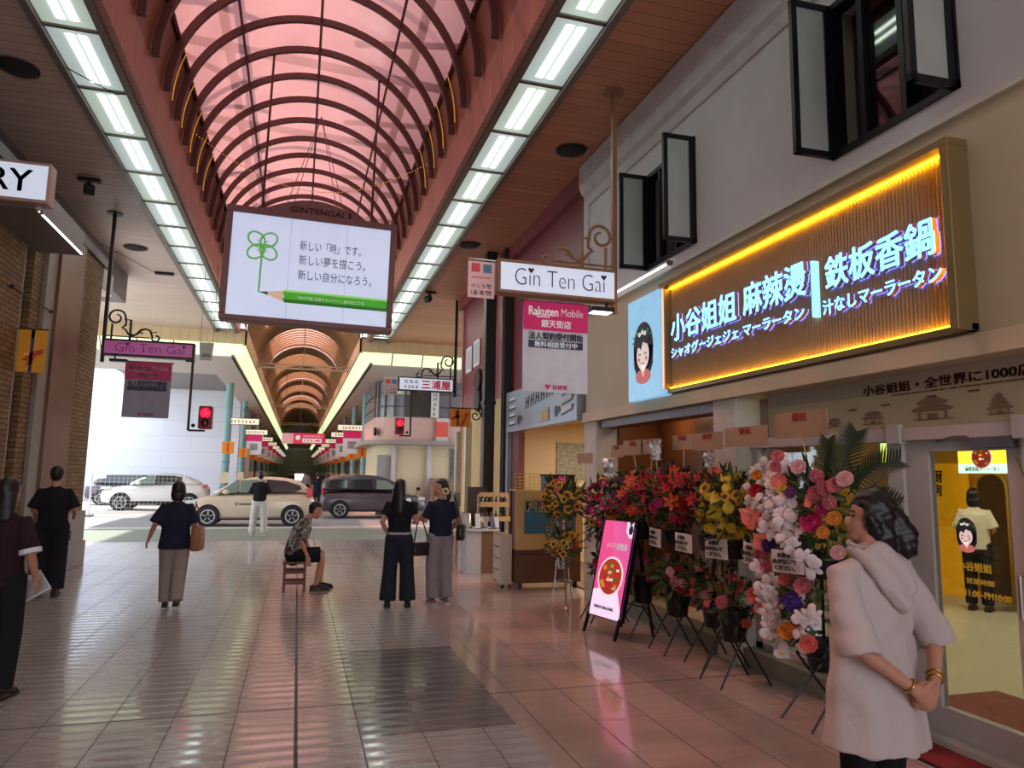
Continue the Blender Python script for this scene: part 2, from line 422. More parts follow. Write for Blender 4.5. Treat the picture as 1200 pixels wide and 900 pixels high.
# ------------------------------------------------------------------ near arcade ceiling
for s, nm, m in ((1, 'right', M_sofR), (-1, 'left', M_sofL)):
    b = MB(); x0, x1 = sorted((s*2.84, s*(4.02 if s > 0 else 7.5))); b.box(x0, x1, 15 if s < 0 else -9, 25.0, 6.3, 6.42)
    if s < 0: b.box(-4.4, -2.84, -9, 15, 6.3, 6.42)
    else: b.box(4.02, 7.5, 18.2, 25.0, 6.3, 6.42)
    struct('ceiling_'+nm, b, m, ('brown' if s > 0 else 'daylight-paled')+' boarded ceiling over the '+nm+' side of the arcade')
    b = MB(); b.box(*sorted((s*2.08, s*2.16)), -9, 25.0, 6.26, 6.92); struct('fascia_'+nm, b, M_fasc, 'reddish boarded fascia between '+nm+' lamp strip and vault')
    b = MB(); b.box(*sorted((s*2.16, s*2.24)), -9, 25.0, 6.22, 6.34); b.box(*sorted((s*2.78, s*2.86)), -9, 25.0, 6.22, 6.34); b.box(*sorted((s*2.1, s*2.9)), -9, 25.0, 6.42, 6.5)
    struct('trim_lamp_channel_'+nm, b, M_frame, 'grey metal channel that holds the '+nm+' row of ceiling lamps')
    # brown lower flank of the vault
    b = MB(); vs = []
    for a in range(0, 25, 2): vs.append((s*2.08*math.cos(math.radians(a)), 6.92+2.08*math.sin(math.radians(a))))
    vo = [(x*1.03, (z-6.92)*1.03+6.92) for x, z in vs[::-1]]
    b.prism(vs+vo, lambda u, v, w: (u, w, v), -9, 25.0); struct('vault_flank_'+nm, b, M_brown, 'brown panelled lower flank of the vault on the '+nm)
    b = MB(); a = math.radians(22.5); b.bar((s*2.05*math.cos(a), -9, 6.92+2.05*math.sin(a)), (s*2.05*math.cos(a), 25, 6.92+2.05*math.sin(a)), .035, .05); struct('trim_vault_'+nm, b, M_rib, 'steel rail at the lower edge of the pink roof sheets on the '+nm)
b = MB(); vs = [(2.07*math.cos(math.radians(a)), 6.92+2.07*math.sin(math.radians(a))) for a in [21]+list(range(24, 157, 4))+[159]]
n_ = len(vs); b.add([(x, -9, z) for x, z in vs]+[(x, 25.0, z) for x, z in vs], [(i, i+1, n_+i+1, n_+i) for i in range(n_-1)])
struct('ceiling_vault', b, M_glass_roof, 'pink translucent barrel vault over the arcade', smooth=True)
b = MB()
for i in range(41):
    y = 10.3+(i-22)*.86
    if y > 24.9: break
    rg = []
    for a in range(0, 181, 5):
        c, s_ = math.cos(math.radians(a)), math.sin(math.radians(a)); rg.append([(r*c, y+dy, 6.92+r*s_) for r, dy in ((2.06, -.035), (2.06, .035), (1.96, .035), (1.96, -.035))])
    b.loft(rg)
struct('trim_vault_ribs', b, M_rib, 'row of dark red steel arch ribs under the pink roof')
b = MB()
for a in (0, 36, -36): b.tube([(2.0*math.sin(math.radians(a)), y, 6.92+2.0*math.cos(math.radians(a))) for y in (-9, 25)], .022, 6)
struct('trim_vault_purlins', b, M_rib, 'thin steel purlins running along the vault')
# steelwork and a neighbouring building above the roof, seen through it
b = MB()
for y in range(-8, 25, 3): b.bar((-3, y, 9.35), (3, y+.6, 9.5), .12); b.bar((-2.6, y, 9.1), (-1.2, y+1.5, 9.4), .08); b.bar((2.6, y+1, 8.9), (.6, y+2.2, 9.3), .08)
for x in (-1.6, 1.7): b.bar((x, -9, 9.4), (x, 25, 9.4), .14)
struct('roof_steelwork', b, mat('roof_steel', (90, 80, 78), .6), 'steel beams above the pink roof')
b = MB(); b.box(4.35, 12, -9, 17.9, 6.5, 13); [b.box(4.3, 4.36, -8+i*3, -6.6+i*3, 8.6, 10.6) for i in range(8)]; struct('wall_upper_right', b, mat('grey_upper_storeys', (120, 108, 104), .8, 0, .1, 1), 'upper storeys of the right-hand building above the roof')
b = MB(); b.box(-12, -4.5, -9, 15, 6.5, 10.5); struct('wall_upper_left', b, mat('brown_upper_storeys', (140, 110, 92), .8, 0, .1, 1), 'upper storeys of the left-hand building above the roof')
# lamps of both strips: every cover is one ceiling lamp
for s, nm in ((1, 'right'), (-1, 'left')):
    pr = None
    for i in range(26):
        y = (6.2 if s > 0 else 7.98)+(i-8)*1.275
        if y+1.27 > 24.98 or y < 1.5: continue
        mm = M_led if i % 2 == 0 else M_led2
        t = thing('ceiling_lamp', 'frosted double tube lamp cover in the '+nm+' ceiling strip of the arcade', 'ceiling lamp', (s*2.51, y+.637, 6.28), 0, 'lamp covers of the '+nm+' ceiling strip')
        b = MB(); b.box(-.27, .27, -.61, .61, 0, .02); b.build('diffuser', mm, t)
        b = MB(); b.box(-.28, .28, .612, .637, -.02, .03); b.box(-.28, .28, -.637, -.612, -.02, .03); b.box(-.285, -.265, -.637, .637, -.015, .03); b.box(.265, .285, -.637, .637, -.015, .03); b.build('frame', M_frame, t)

# ------------------------------------------------------------------ right-hand shop building
b = MB(); b.box(4.0, 4.3, -9, 3.33, 4.06, 6.3); b.box(4.0, 4.3, 4.49, 6.54, 4.06, 6.3); b.box(4.0, 4.3, 7.7, 9.62, 4.06, 6.3)
b.box(4.0, 4.3, 3.33, 4.49, 4.06, 4.24); b.box(4.0, 4.3, 6.54, 7.7, 4.06, 4.21); b.box(4.0, 4.3, 3.33, 4.49, 5.55, 6.3); b.box(4.0, 4.3, 6.54, 7.7, 5.42, 6.3)
b.box(3.96, 4.3, 9.5, 9.64, 4.06, 6.3)
struct('wall_right', b, M_white, 'white plastered upper wall above the yellow shop sign')
b = MB(); b.prism([(4.0, 5.72), (3.97, 5.72), (3.93, 5.82), (3.86, 5.86), (3.82, 5.98), (3.82, 6.28), (4.0, 6.28)], lambda u, v, w: (u, w, v), -9, 9.5)
struct('trim_cornice', b, mat('white_stone_cornice', (196, 190, 190), .8, 0, .12, 6), 'white moulded cornice along the top of the right wall')
b = MB(); b.box(3.97, 4.3, -9, 9.6, 2.46, 4.04); b.box(3.92, 3.97, -9, 9.6, 2.46, 2.60)
struct('wall_shop_fascia', b, M_cream, 'cream fascia panel that carries the yellow shop sign', bevel=.006)
b = MB(); b.box(3.93, 4.05, -9, 9.62, 4.03, 4.075); struct('trim_fascia', b, mat('pale_ledge', (212, 206, 196), .5), 'thin pale ledge on top of the cream fascia')
b = MB(); b.box(3.97, 4.25, 5.88, 6.25, 0, 2.46); b.box(3.97, 4.3, 9.2, 9.62, 0, 2.46); struct('column_shop', b, mat('white_column', (205, 200, 188), .6), 'white square columns of the shop front')
# interior of the noodle shop
b = MB(); b.box(4.2, 12.0, -3, 9.55, -.1, .06); struct('floor_shop', b, mat('cream_vinyl_floor', (186, 180, 152), .35, 0, .05, 3), 'cream shop floor')
b = MB(); b.box(9.4, 9.6, -3, 9.6, 0, 3); b.box(4.3, 9.6, 9.4, 9.6, 0, 3); b.box(4.3, 9.6, -3, -2.8, 0, 3)
struct('wall_shop', b, mat('yellow_shop_wall', (196, 156, 60), .6, 0, .08, 2), 'yellow walls inside the shop')
b = MB(); b.box(4.02, 9.6, -3, 9.6, 2.6, 2.75); struct('ceiling_shop', b, mat('brown_shop_ceiling', (120, 84, 56), .5, 0, .1, 3), 'dark wood ceiling inside the shop')
b = MB(); b.box(4.02, 4.3, 6.25, 9.2, 2.36, 2.46); b.box(4.9, 5.0, 6.2, 9.3, .06, 2.6); b.box(4.3, 5.0, 6.15, 6.25, .06, 2.6); b.box(4.3, 5.0, 9.15, 9.25, .06, 2.6)
struct('wall_entry', b, planks('warm_wood_panel', (112, 70, 42), 1, .3, .35, .04, .5, .1), 'warm wood panelling of the recessed shop front behind the flowers')
b = MB(); b.box(4.0, 4.25, 4.22, 5.9, 0, .16); b.box(4.0, 4.25, 6.25, 9.2, 0, .16); struct('trim_shop_plinth', b, mat('grey_green_plinth', (134, 132, 116), .5, 0, .08, 20), 'low grey plinth under the shop window')
b = MB(); b.box(4.06, 4.3, 3.0, 4.25, 0, .05); struct('trim_threshold', b, mat('pale_threshold', (190, 186, 176), .4), 'pale metal threshold of the shop door')
M_ofr = mat('offwhite_frame', (196, 192, 188), .45, .1, .03)
b = MB(); b.box(4.12, 4.26, -6, 5.9, 1.98, 2.07); b.box(4.14, 4.26, 5.78, 5.9, .16, 2.0); b.box(4.14, 4.26, 4.1, 4.24, .05, 2.0); b.box(4.14, 4.26, 3.1, 3.22, .05, 2.0); b.box(4.14, 4.26, 4.22, 5.9, .16, .22); b.box(4.14, 4.26, -6, 3.1, .05, .3)
b.box(4.1, 4.26, 4.08, 4.2, 1.96, 2.1); b.box(4.1, 4.26, 3.12, 3.24, 1.96, 2.1)
struct('trim_shop_front', b, M_ofr, 'off-white metal frame of the shop front', bevel=.004)
b = MB(); b.box(4.19, 4.2, 4.24, 5.78, .2, 1.98); struct('window_1', b, glass_mat('shop_glass', (.93, .95, .92), .05), 'large glass pane of the shop front behind the white orchids')
b = MB(); b.box(4.19, 4.2, -6, 3.1, .3, 1.98); struct('window_3', b, glass_mat('shop_glass_b', (.93, .95, .92), .05), 'glass pane right of the shop door')
# glazed door
d = thing('door_1', 'off-white glazed shop door with closer and lettering', 'door', (4.2, 4.1, .05)); d['kind'] = 'structure'; del d['category']
b = MB(); b.box(-.03, .03, -.19, 0, 0, 1.96); b.box(-.03, .03, -.88, -.76, 0, 1.96); b.box(-.03, .03, -.76, -.19, 0, .17); b.box(-.03, .03, -.76, -.19, 1.85, 1.96)
b.build('door_frame', M_ofr, d, bevel=.004)
b = MB(); b.box(-.006, .006, -.76, -.19, .17, 1.85); b.build('pane', glass_mat('door_glass', (.95, .96, .92), .03), d)
b = MB(); b.box(-.085, -.03, -.84, -.56, 1.86, 1.93); b.tube([(-.06, -.6, 1.94), (-.1, -.45, 1.94), (-.05, -.28, 1.915)], .008, 6); b.build('door_closer', mat('grey_closer', (112, 112, 122), .4, .5), d, bevel=.004)
b = MB(); b.tube([(-.03, -.82, .85), (-.07, -.82, .85), (-.07, -.82, 1.1), (-.03, -.82, 1.1)], .011, 8); b.build('handle', M_steel, d)
# black casement windows of the upper floor
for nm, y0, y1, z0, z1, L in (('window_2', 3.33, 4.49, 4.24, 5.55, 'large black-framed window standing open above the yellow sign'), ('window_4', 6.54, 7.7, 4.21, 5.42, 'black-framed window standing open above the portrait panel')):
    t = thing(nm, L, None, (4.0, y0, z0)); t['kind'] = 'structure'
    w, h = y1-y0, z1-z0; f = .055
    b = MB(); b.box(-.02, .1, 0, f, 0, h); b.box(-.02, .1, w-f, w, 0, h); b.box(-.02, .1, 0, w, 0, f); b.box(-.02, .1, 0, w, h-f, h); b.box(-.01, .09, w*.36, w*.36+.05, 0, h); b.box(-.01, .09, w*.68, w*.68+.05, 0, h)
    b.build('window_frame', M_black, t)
    b = MB(); b.box(.2, .22, f, w-f, f, h-f); b.build('painted_room_shade', mat('painted_room_shade', (40, 32, 32), .7), t)  # dark sheet stands for the unlit room, shade put into its colour
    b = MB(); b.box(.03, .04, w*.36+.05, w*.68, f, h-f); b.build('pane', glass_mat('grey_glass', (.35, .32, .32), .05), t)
    for yy, dy in ((w-.03, .10), (.03, .10)):
        q = .36
        b = MB(); M = Matrix.Translation((-.02, yy, 0)) @ Matrix.Rotation(math.radians(180 if yy > .1 else 176), 4, 'Z')
        sash = thing('casement', None, None, (0,0,0)); sash.parent = t; sash.location = (-.02, yy, 0); sash.rotation_euler = (0, 0, math.radians(178))
        b.box(0, q, -.02, .02, 0, .05); b.box(0, q, -.02, .02, h-.05, h); b.box(0, .05, -.02, .02, 0, h); b.box(q-.05, q, -.02, .02, 0, h)
        b.build('sash_frame', M_black, sash)
        b = MB(); b.box(.05, q-.05, -.004, .004, .05, h-.05); b.build('pane', mat('painted_reflection_pane', (168, 170, 166), .25, 0, .1, 3, spec=.6), sash)  # pale pane colour stands for the light it reflects

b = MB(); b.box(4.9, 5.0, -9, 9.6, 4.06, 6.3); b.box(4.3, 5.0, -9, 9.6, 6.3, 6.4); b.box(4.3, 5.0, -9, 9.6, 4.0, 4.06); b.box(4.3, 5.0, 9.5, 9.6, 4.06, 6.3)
struct('wall_upper_room', b, mat('painted_room_shade', (40, 32, 32), .7), 'upper room coloured dark for its shade behind the black windows')  # shade of the room painted on as dark walls
# maroon building and the photo shop next door
M_maroon = mat('maroon_panel', (130, 52, 62), .35, 0, .1, 1.2)
b = MB(); b.box(4.02, 4.3, 9.64, 18.2, 3.3, 6.3); b.box(3.9, 4.05, 9.64, 18.2, 6.0, 6.3)
struct('wall_maroon', b, M_maroon, 'maroon panelled wall above the photo shop')
b = MB(); b.box(4.02, 4.3, 13.5, 18.2, 0, 3.3); struct('wall_yellow_lower', b, mat('dull_yellow_front', (188, 168, 112), .6, 0, .12, 2), 'dull yellow ground floor front below the maroon wall')
b = MB(); b.box(4.0, 4.3, 18.0, 18.2, 0, 6.3); b.box(4.3, 12, 18.0, 18.2, 0, 7.5)
struct('wall_side_street', b, mat('pink_brown_tiles', (156, 110, 100), .6, 0, .08, 4), 'side street face of the maroon building')
b = MB(); b.box(7.2, 7.3, 9.6, 13.4, 0, 3.0); b.box(4.2, 7.3, 13.3, 13.4, 0, 3.0); struct('wall_photo_shop', b, mat('beige_shop_wall', (214, 186, 146), .7, 0, .06, 2), 'beige walls inside the photo shop')
b = MB(); b.box(4.0, 7.3, 9.62, 13.4, 2.75, 2.85); struct('ceiling_photo_shop', b, M_white, 'white ceiling inside the photo shop')
b = MB(); b.box(4.2, 7.3, 9.62, 13.4, -.1, .02); struct('floor_photo_shop', b, mat('brown_shop_floor', (120, 92, 74), .4), 'floor of the photo shop')
b = MB(); b.box(3.9, 4.05, 13.38, 13.5, 0, 3.3); struct('trim_photo_shop', b, mat('pale_blue_post', (170, 178, 196), .4, .2), 'pale blue grey door post of the photo shop')
b = MB(); b.box(3.98, 4.1, 12.9, 13.36, 0, 2.5); struct('trim_photo_shop_jamb', b, mat('dark_red_jamb', (104, 34, 30), .5), 'dark red jamb beside the photo shop opening')

# ------------------------------------------------------------------ left-hand side
b = MB(); b.box(-4.2, -3.65, -9, 10.75, .0, 5.4); b.box(-4.2, -3.72, 11.3, 12.1, 0, 5.4); b.box(-4.4, -3.65, 13.3, 14.5, .75, 5.55)
struct('wall_left', b, M_brick, 'ochre brick wall and brick pier on the left')
b = MB(); b.box(-4.4, -3.6, 12.7, 14.56, 0, .95); b.box(-4.4, -3.57, 12.7, 14.6, .0, .42)
struct('trim_pier_base', b, M_grey, 'grey granite base of the brick pier', bevel=.01)
b = MB(); b.box(-4.2, -3.62, 12.1, 13.3, 0, 5.5); struct('column_left', b, mat('brown_metal_cladding', (122, 82, 56), .4, .2, .06, 2), 'brown metal clad column next to the brick pier')
b = MB(); b.box(-4.0, -3.66, 11.68, 12.1, 0, 5.2); b.box(-4.0, -3.66, 10.72, 10.82, 0, 5.2); struct('trim_shutter_frame', b, mat('grey_door_frame', (140, 128, 118), .5, .2), 'grey frame beside the roller shutter')
b = MB()
for i in range(60): b.box(-3.85, -3.8, 10.8, 11.7, i*.085, i*.085+.07)
struct('door_2', b, mat('grey_shutter', (110, 100, 92), .5, .3), 'grey roller shutter in the left wall')
b = MB(); b.box(-4.7, -4.15, -9, 18.6, 5.62, 6.3); b.box(-4.25, -3.6, -9, 14.6, 5.4, 5.56); struct('trim_left_beam', b, mat('dark_grey_beam', (104, 94, 92), .5, .2), 'dark grey beam above the left shop fronts')
b = MB(); b.box(-3.66, -3.06, 9.15, 11.05, 4.66, 5.0); struct('trim_left_canopy', b, mat('grey_canopy', (120, 112, 110), .4, .3), 'grey projecting canopy over the left shop door')
b = MB(); b.box(-4.5, -3.64, 14.5, 15.2, 5.0, 5.4); struct('trim_pier_head', b, mat('white_soffit_box', (200, 190, 186), .6), 'pale boxed head above the brick pier')
# ------------------------------------------------------------------ far arcade beyond the side road
for s, nm in ((1, 'right'), (-1, 'left')):
    b = MB(); b.box(*sorted((s*1.86, s*8.5)), 25.0, 25.12, 5.88, 6.34); struct('trim_far_front_'+nm, b, M_tanw, 'tan boarded band across the mouth of the far arcade, '+nm+' side')
    b = MB(); b.box(*sorted((s*1.84, s*1.92)), 25.0, 140, 5.88, 6.36); struct('trim_far_fascia_'+nm, b, M_tanwy, 'tan slatted band along the far vault, '+nm+' side')
    b = MB(); b.box(*sorted((s*2.28, s*8.5)), 25.35, 30.2, 5.46, 5.56); b.box(*sorted((s*2.28, s*(3.3 if s < 0 else 4.6))), 30.2, 140, 5.46, 5.56)
    struct('ceiling_far_'+nm, b, mat('greyish_far_ceiling', (196, 184, 170), .5, 0, .05, 2), 'plain grey beige ceiling on the '+nm+' of the far arcade')
    b = MB(); b.box(*sorted((s*1.9, s*8.5)), 25.0, 140, 6.34, 6.4); struct('far_roof_'+nm, b, M_frame, 'metal roof deck above the far ceiling, '+nm+' side')
    # sloping lamp bands: across the front and along the walk
    m, n, l, bb = nodes('far_lamp_'+nm)
    X, Y, Z = world_xyz(n, l)
    fr = mth(n, l, 'LESS_THAN', mth(n, l, 'FRACT', mth(n, l, 'DIVIDE', Y, 1.05)), .07)
    bb.inputs['Emission Color'].default_value = lin((208, 222, 172)); l.new(mth(n, l, 'MULTIPLY_ADD', fr, -.55, 1.0), bb.inputs['Emission Strength'])
    bb.inputs['Base Color'].default_value = (.4, .42, .36, 1)
    t = thing('lamp_band', 'long greenish white lamp band sloping along the '+nm+' of the far vault', 'ceiling light', (0, 25.3, 5.5))
    b = MB(); b.add([(s*1.9, .05, .36), (s*2.26, .05, 0), (s*2.26, 112, 0), (s*1.9, 112, .36), (s*1.94, .05, .40), (s*2.30, .05, .04), (s*2.3, 112, .04), (s*1.94, 112, .4)], [(0,1,2,3), (7,6,5,4), (0,4,5,1), (1,5,6,2), (2,6,7,3), (3,7,4,0)]); b.build('diffuser', m, t)
    b = MB(); b.box(*sorted((s*2.24, s*2.34)), 0, 112, -.04, .06); b.build('rail', M_frame, t)
    pl = lin((226, 236, 200))
    for i in range(6):
        x = 1.95+i*1.08
        t = thing('front_lamp', 'greenish white lamp panel in the front band of the far arcade, '+nm+' side', 'ceiling light', (s*(x+.53), 25.04, 5.68), 0, 'front lamp panels on the '+nm+' of the far arcade')
        b = MB(); w = .515
        b.add([(-w, 0, .18), (w, 0, .18), (w, .3, -.18), (-w, .3, -.18), (-w, .04, .2), (w, .04, .2), (w, .34, -.16), (-w, .34, -.16)], [(0,3,2,1), (4,5,6,7), (0,1,5,4), (1,2,6,5), (2,3,7,6), (3,0,4,7)])
        b.build('diffuser', mat('greenish_panel_lamp', (214, 228, 178), .4, emit=.85), t)
        b = MB(); b.bar((s*.53, 0, .18), (s*.53, .3, -.18), .025); b.build('frame', M_frame, t)
def far_vault_mat():
    m, n, l, b = nodes('far_vault_sheets'); o = n['Material Output']
    X, Y, Z = world_xyz(n, l)
    gl = mth(n, l, 'MULTIPLY', mth(n, l, 'LESS_THAN', mth(n, l, 'FRACT', mth(n, l, 'DIVIDE', mth(n, l, 'ADD', Y, 3.5), 7.2)), .62), mth(n, l, 'GREATER_THAN', Z, 7.35))
    gl = mth(n, l, 'MULTIPLY', gl, mth(n, l, 'LESS_THAN', Y, 75))
    t = n.new('ShaderNodeBsdfTransparent'); d = n.new('ShaderNodeBsdfTranslucent'); t.inputs[0].default_value = (.95, .42, .36, 1); d.inputs[0].default_value = (1, .5, .42, 1)
    a = n.new('ShaderNodeMixShader'); a.inputs[0].default_value = .5; l.new(t.outputs[0], a.inputs[1]); l.new(d.outputs[0], a.inputs[2])
    b.inputs['Base Color'].default_value = lin((176, 150, 112)); b.inputs['Roughness'].default_value = .5
    x = n.new('ShaderNodeMixShader'); l.new(gl, x.inputs[0]); l.new(b.outputs[0], x.inputs[1]); l.new(a.outputs[0], x.inputs[2]); l.new(x.outputs[0], o.inputs[0]); return m
b = MB(); vs = [(1.88*math.cos(math.radians(a)), 6.34+1.72*math.sin(math.radians(a))) for a in range(0, 181, 6)]; n_ = len(vs)
b.add([(x, 25.05, z) for x, z in vs]+[(x, 140, z) for x, z in vs], [(i, i+1, n_+i+1, n_+i) for i in range(n_-1)])
struct('ceiling_far_vault', b, far_vault_mat(), 'far barrel vault with pink roof bays between tan panels', smooth=True)
b = MB()
for i in range(120):
    y = 25.2+i*.6
    if y > 97: break
    rg = []
    for a in range(0, 181, 9):
        c, s_ = math.cos(math.radians(a)), math.sin(math.radians(a)); rg.append([(r*c, y+dy, 6.34+(r-.16)*s_) for r, dy in ((1.88, -.04), (1.88, .04), (1.80, .04), (1.80, -.04))])
    b.loft(rg)
struct('trim_far_ribs', b, mat('tan_rib', (150, 130, 92), .5, .1), 'closely set tan ribs of the far vault')
b = MB()
for y, r0 in ((26.5, 1.77), (37, 1.77), (50, 1.75), (62, 1.75), (74, 1.75)):
    b.tube([(r0*math.cos(math.radians(a)), y, 6.34+(r0-.16)*math.sin(math.radians(a))) for a in range(20, 161, 6)], .045, 6)
struct('trim_far_ring_lights', b, mat('pale_ring_light', (210, 212, 216), .35, .3), 'ring light arches, glow shown as pale colour, under the far vault')  # ring lights as plain tubes, their glow put into the pale colour
b = MB()
for y in (31, 50, 69): b.box(-1.9, 1.9, y-.05, y+.05, 5.94, 6.0); b.box(-1.9, 1.9, y-.05, y+.05, 6.1, 6.15); [b.bar((x, y, 5.97), (x+.38, y, 6.12), .03) for x in (-1.9, -1.1, -.3, .5, 1.3)]; b.tube([(0, y, 6.1), (0, y, 8.0)], .02, 6)
struct('trim_far_tie', b, mat('tan_tie_beam', (170, 158, 130), .5, .2), 'tan lattice tie beams across the far vault')
b = MB(); hi = [(2.1*math.cos(math.radians(a)), 6.92+2.1*math.sin(math.radians(a))) for a in range(0, 181, 6)]; lo = [(1.9*math.cos(math.radians(a)), 6.34+1.75*math.sin(math.radians(a))) for a in range(0, 181, 6)]
nn = len(hi); b.add([(x, 25.0, z) for x, z in hi]+[(x, 25.0, z) for x, z in lo]+[(x, 25.1, z) for x, z in hi]+[(x, 25.1, z) for x, z in lo], [(i, i+1, nn+i+1, nn+i) for i in range(nn-1)]+[(2*nn+i, 3*nn+i, 3*nn+i+1, 2*nn+i+1) for i in range(nn-1)])
struct('trim_far_gable', b, M_tanwy, 'tan gable plate between the two vaults')

# ------------------------------------------------------------------ background buildings
def pale_wall():
    m, n, l, b = nodes('pale_blue_cladding')
    X, Y, Z = world_xyz(n, l); cv = n.new('ShaderNodeCombineXYZ'); l.new(X, cv.inputs[0]); l.new(Z, cv.inputs[1])
    bt = n.new('ShaderNodeTexBrick'); l.new(cv.outputs[0], bt.inputs['Vector']); bt.inputs['Scale'].default_value = 1; bt.inputs['Brick Width'].default_value = 3.0; bt.inputs['Row Height'].default_value = .9; bt.inputs['Mortar Size'].default_value = .02
    bt.inputs['Color1'].default_value = lin((236, 240, 250)); bt.inputs['Color2'].default_value = lin((228, 234, 246)); bt.inputs['Mortar'].default_value = lin((222, 228, 240))
    l.new(bt.outputs['Color'], b.inputs['Base Color']); b.inputs['Roughness'].default_value = .8; return m
b = MB(); b.box(-45, -3.45, 45, 60, 0, 11); struct('wall_white_building', b, pale_wall(), 'tall blank pale blue white building behind the parked cars')
M_far = mat('far_shop_front', (168, 148, 124), .6, 0, .15, .6)
b = MB(); b.box(-4.8, -4.3, 60, 140, 0, 5.5); struct('wall_far_left', b, M_far, 'row of shop fronts along the left of the far arcade')
b = MB(); b.box(4.3, 4.8, 36, 140, 0, 5.5); struct('wall_far_right', b, M_far, 'row of shop fronts along the right of the far arcade')
b = MB(); b.box(-4.3, -3.4, 60, 140, 2.5, 3.0); b.box(3.4, 4.3, 38, 140, 2.5, 3.0); struct('trim_far_awning', b, mat('olive_awning', (160, 148, 108), .6, 0, .2, .5), 'olive shop awnings along the far arcade')
b = MB(); b.box(-6, -.5, 139, 140, 0, 8); b.box(1.1, 6, 139, 140, 0, 8); b.box(-.5, 1.1, 139, 140, 1.2, 8); struct('wall_far_end', b, mat('pale_far_end', (196, 186, 176), .8), 'distant end of the far arcade')  # brightness of the open end put into the pale wall colour
# rounded corner building
def plan(x0, x1, y0, y1, r, n=8): return [(x1, y1), (x0, y1)]+[(x0+r-r*math.cos(PI/2*i/n), y0+r-r*math.sin(PI/2*i/n)) for i in range(n+1)]+[(x1, y0)]
t = thing('corner_building', 'two-storey corner shop building with rounded glazed corner and beige ground floor', 'building', (0, 0, 0)); t['kind'] = 'structure'; del t['category']
up3 = lambda u, v, w: (u, v, w)
b = MB(); b.prism(plan(2.95, 8.6, 29.0, 36, 1.1), up3, 2.95, 3.95); b.build('tile_band', mat('pinkish_tile', (206, 172, 160), .5, 0, .06, 8), t)
b = MB(); b.prism(plan(3.0, 8.6, 29.05, 36, 1.1), up3, 3.95, 5.44); b.build('window_band', mat('grey_window_band', (120, 128, 134), .2, .2, .15, 1.5), t)
b = MB()
for i in range(13): p = plan(2.97, 8.6, 29.02, 36, 1.1, 4); q = p[2+i % 5] if i < 5 else (4.1+(i-5)*.62, 29.02); b.bar((q[0], q[1], 3.95), (q[0], q[1], 5.44), .05)
for z in (4.4, 4.95): b.tube([(x, y, z) for x, y in plan(2.97, 8.6, 29.02, 36, 1.1)[1:]], .022, 5)
b.build('mullions', M_frame, t)
b = MB(); b.box(3.3, 4.6, 29.02, 29.06, 4.9, 5.35); b.build('arch_panel', mat('pale_green_panel', (196, 216, 180), .5, emit=.15), t)
b = MB(); b.box(4.25, 5.1, 28.97, 29.03, 4.0, 5.3)
for i in range(9): b.bar((4.3+i*.09, 28.96, 4.02), (4.3+(i+1) % 9*.09, 28.96, 5.28), .02)
b.build('lattice', mat('dark_lattice', (70, 66, 60), .5), t)
b = MB(); b.prism(plan(2.5, 8.6, 28.2, 35, 1.3), up3, 2.82, 2.98); b.build('canopy', mat('grey_canopy_slab', (150, 140, 132), .5), t)
b = MB(); b.prism(plan(3.1, 8.6, 29.2, 36, 1.0), up3, 0, 2.85); b.build('ground_floor', mat('beige_render', (224, 208, 172), .7, 0, .05, 2), t)
b = MB(); b.box(3.05, 3.5, 29.16, 29.3, 0, 2.4); b.build('grey_shutter', mat('pale_grey_shutter', (170, 170, 172), .5, .2), t)
for x in (3.6, 5.05): b = MB(); b.box(x, x+.16, 29.0, 29.2, 0, 2.82); b.build('post', M_white, t)
b = MB(); b.box(6.05, 7.5, 29.1, 29.22, .9, 2.7); [b.box(6.1+i*.18, 6.12+i*.18, 29.06, 29.1, 1.6, 2.4) for i in range(8)]; b.build('barred_window', mat('grey_barred_window', (118, 124, 128), .3, .2, .1), t)
b = MB(); b.tube([(3.0, 29.5, 3.35+.0), (2.9, 29.5, 3.35)], .17, 16); b.build('emblem', M_dark, t)
t = thing('wall_sign', 'tall white vertical shop sign with dark letters on the corner building', 'sign', (5.28, 28.9, 3.97))
b = MB(); b.box(-.16, .16, -.04, .04, 0, 1.5); b.build('panel', mat('white_sign', (222, 222, 218), .5), t)
for i, ch in enumerate('SUNMARK'): text('lettering', ch, M_dark, t, facing_back(0, -.045, 0), -.07, 1.27-i*.2, h=.14)
t = thing('wall_banner', 'red and white banner under the vertical shop sign', 'banner', (5.6, 28.88, 3.0))
b = MB(); b.box(-.25, .25, -.02, .02, 0, .95); b.build('cloth', mat('red_banner', (222, 92, 76), .6), t)
for z0_, z1_ in ((0, .18), (.8, .95)): b = MB(); b.box(-.25, .25, -.025, -.02, z0_, z1_); b.build('white_band', M_white, t)
t = thing('wall_rug_display', 'brown speckled goods hung along the corner shop wall', 'display', (6.0, 28.85, .4)); b = MB()
for i in range(9): b.box(-.85+i*.2, -.68+i*.2, -.03, .03, .15*(i % 2), 1.1)
b.build('goods', mat('brown_speckled_goods', (150, 120, 96), .8, 0, .5, 14), t)

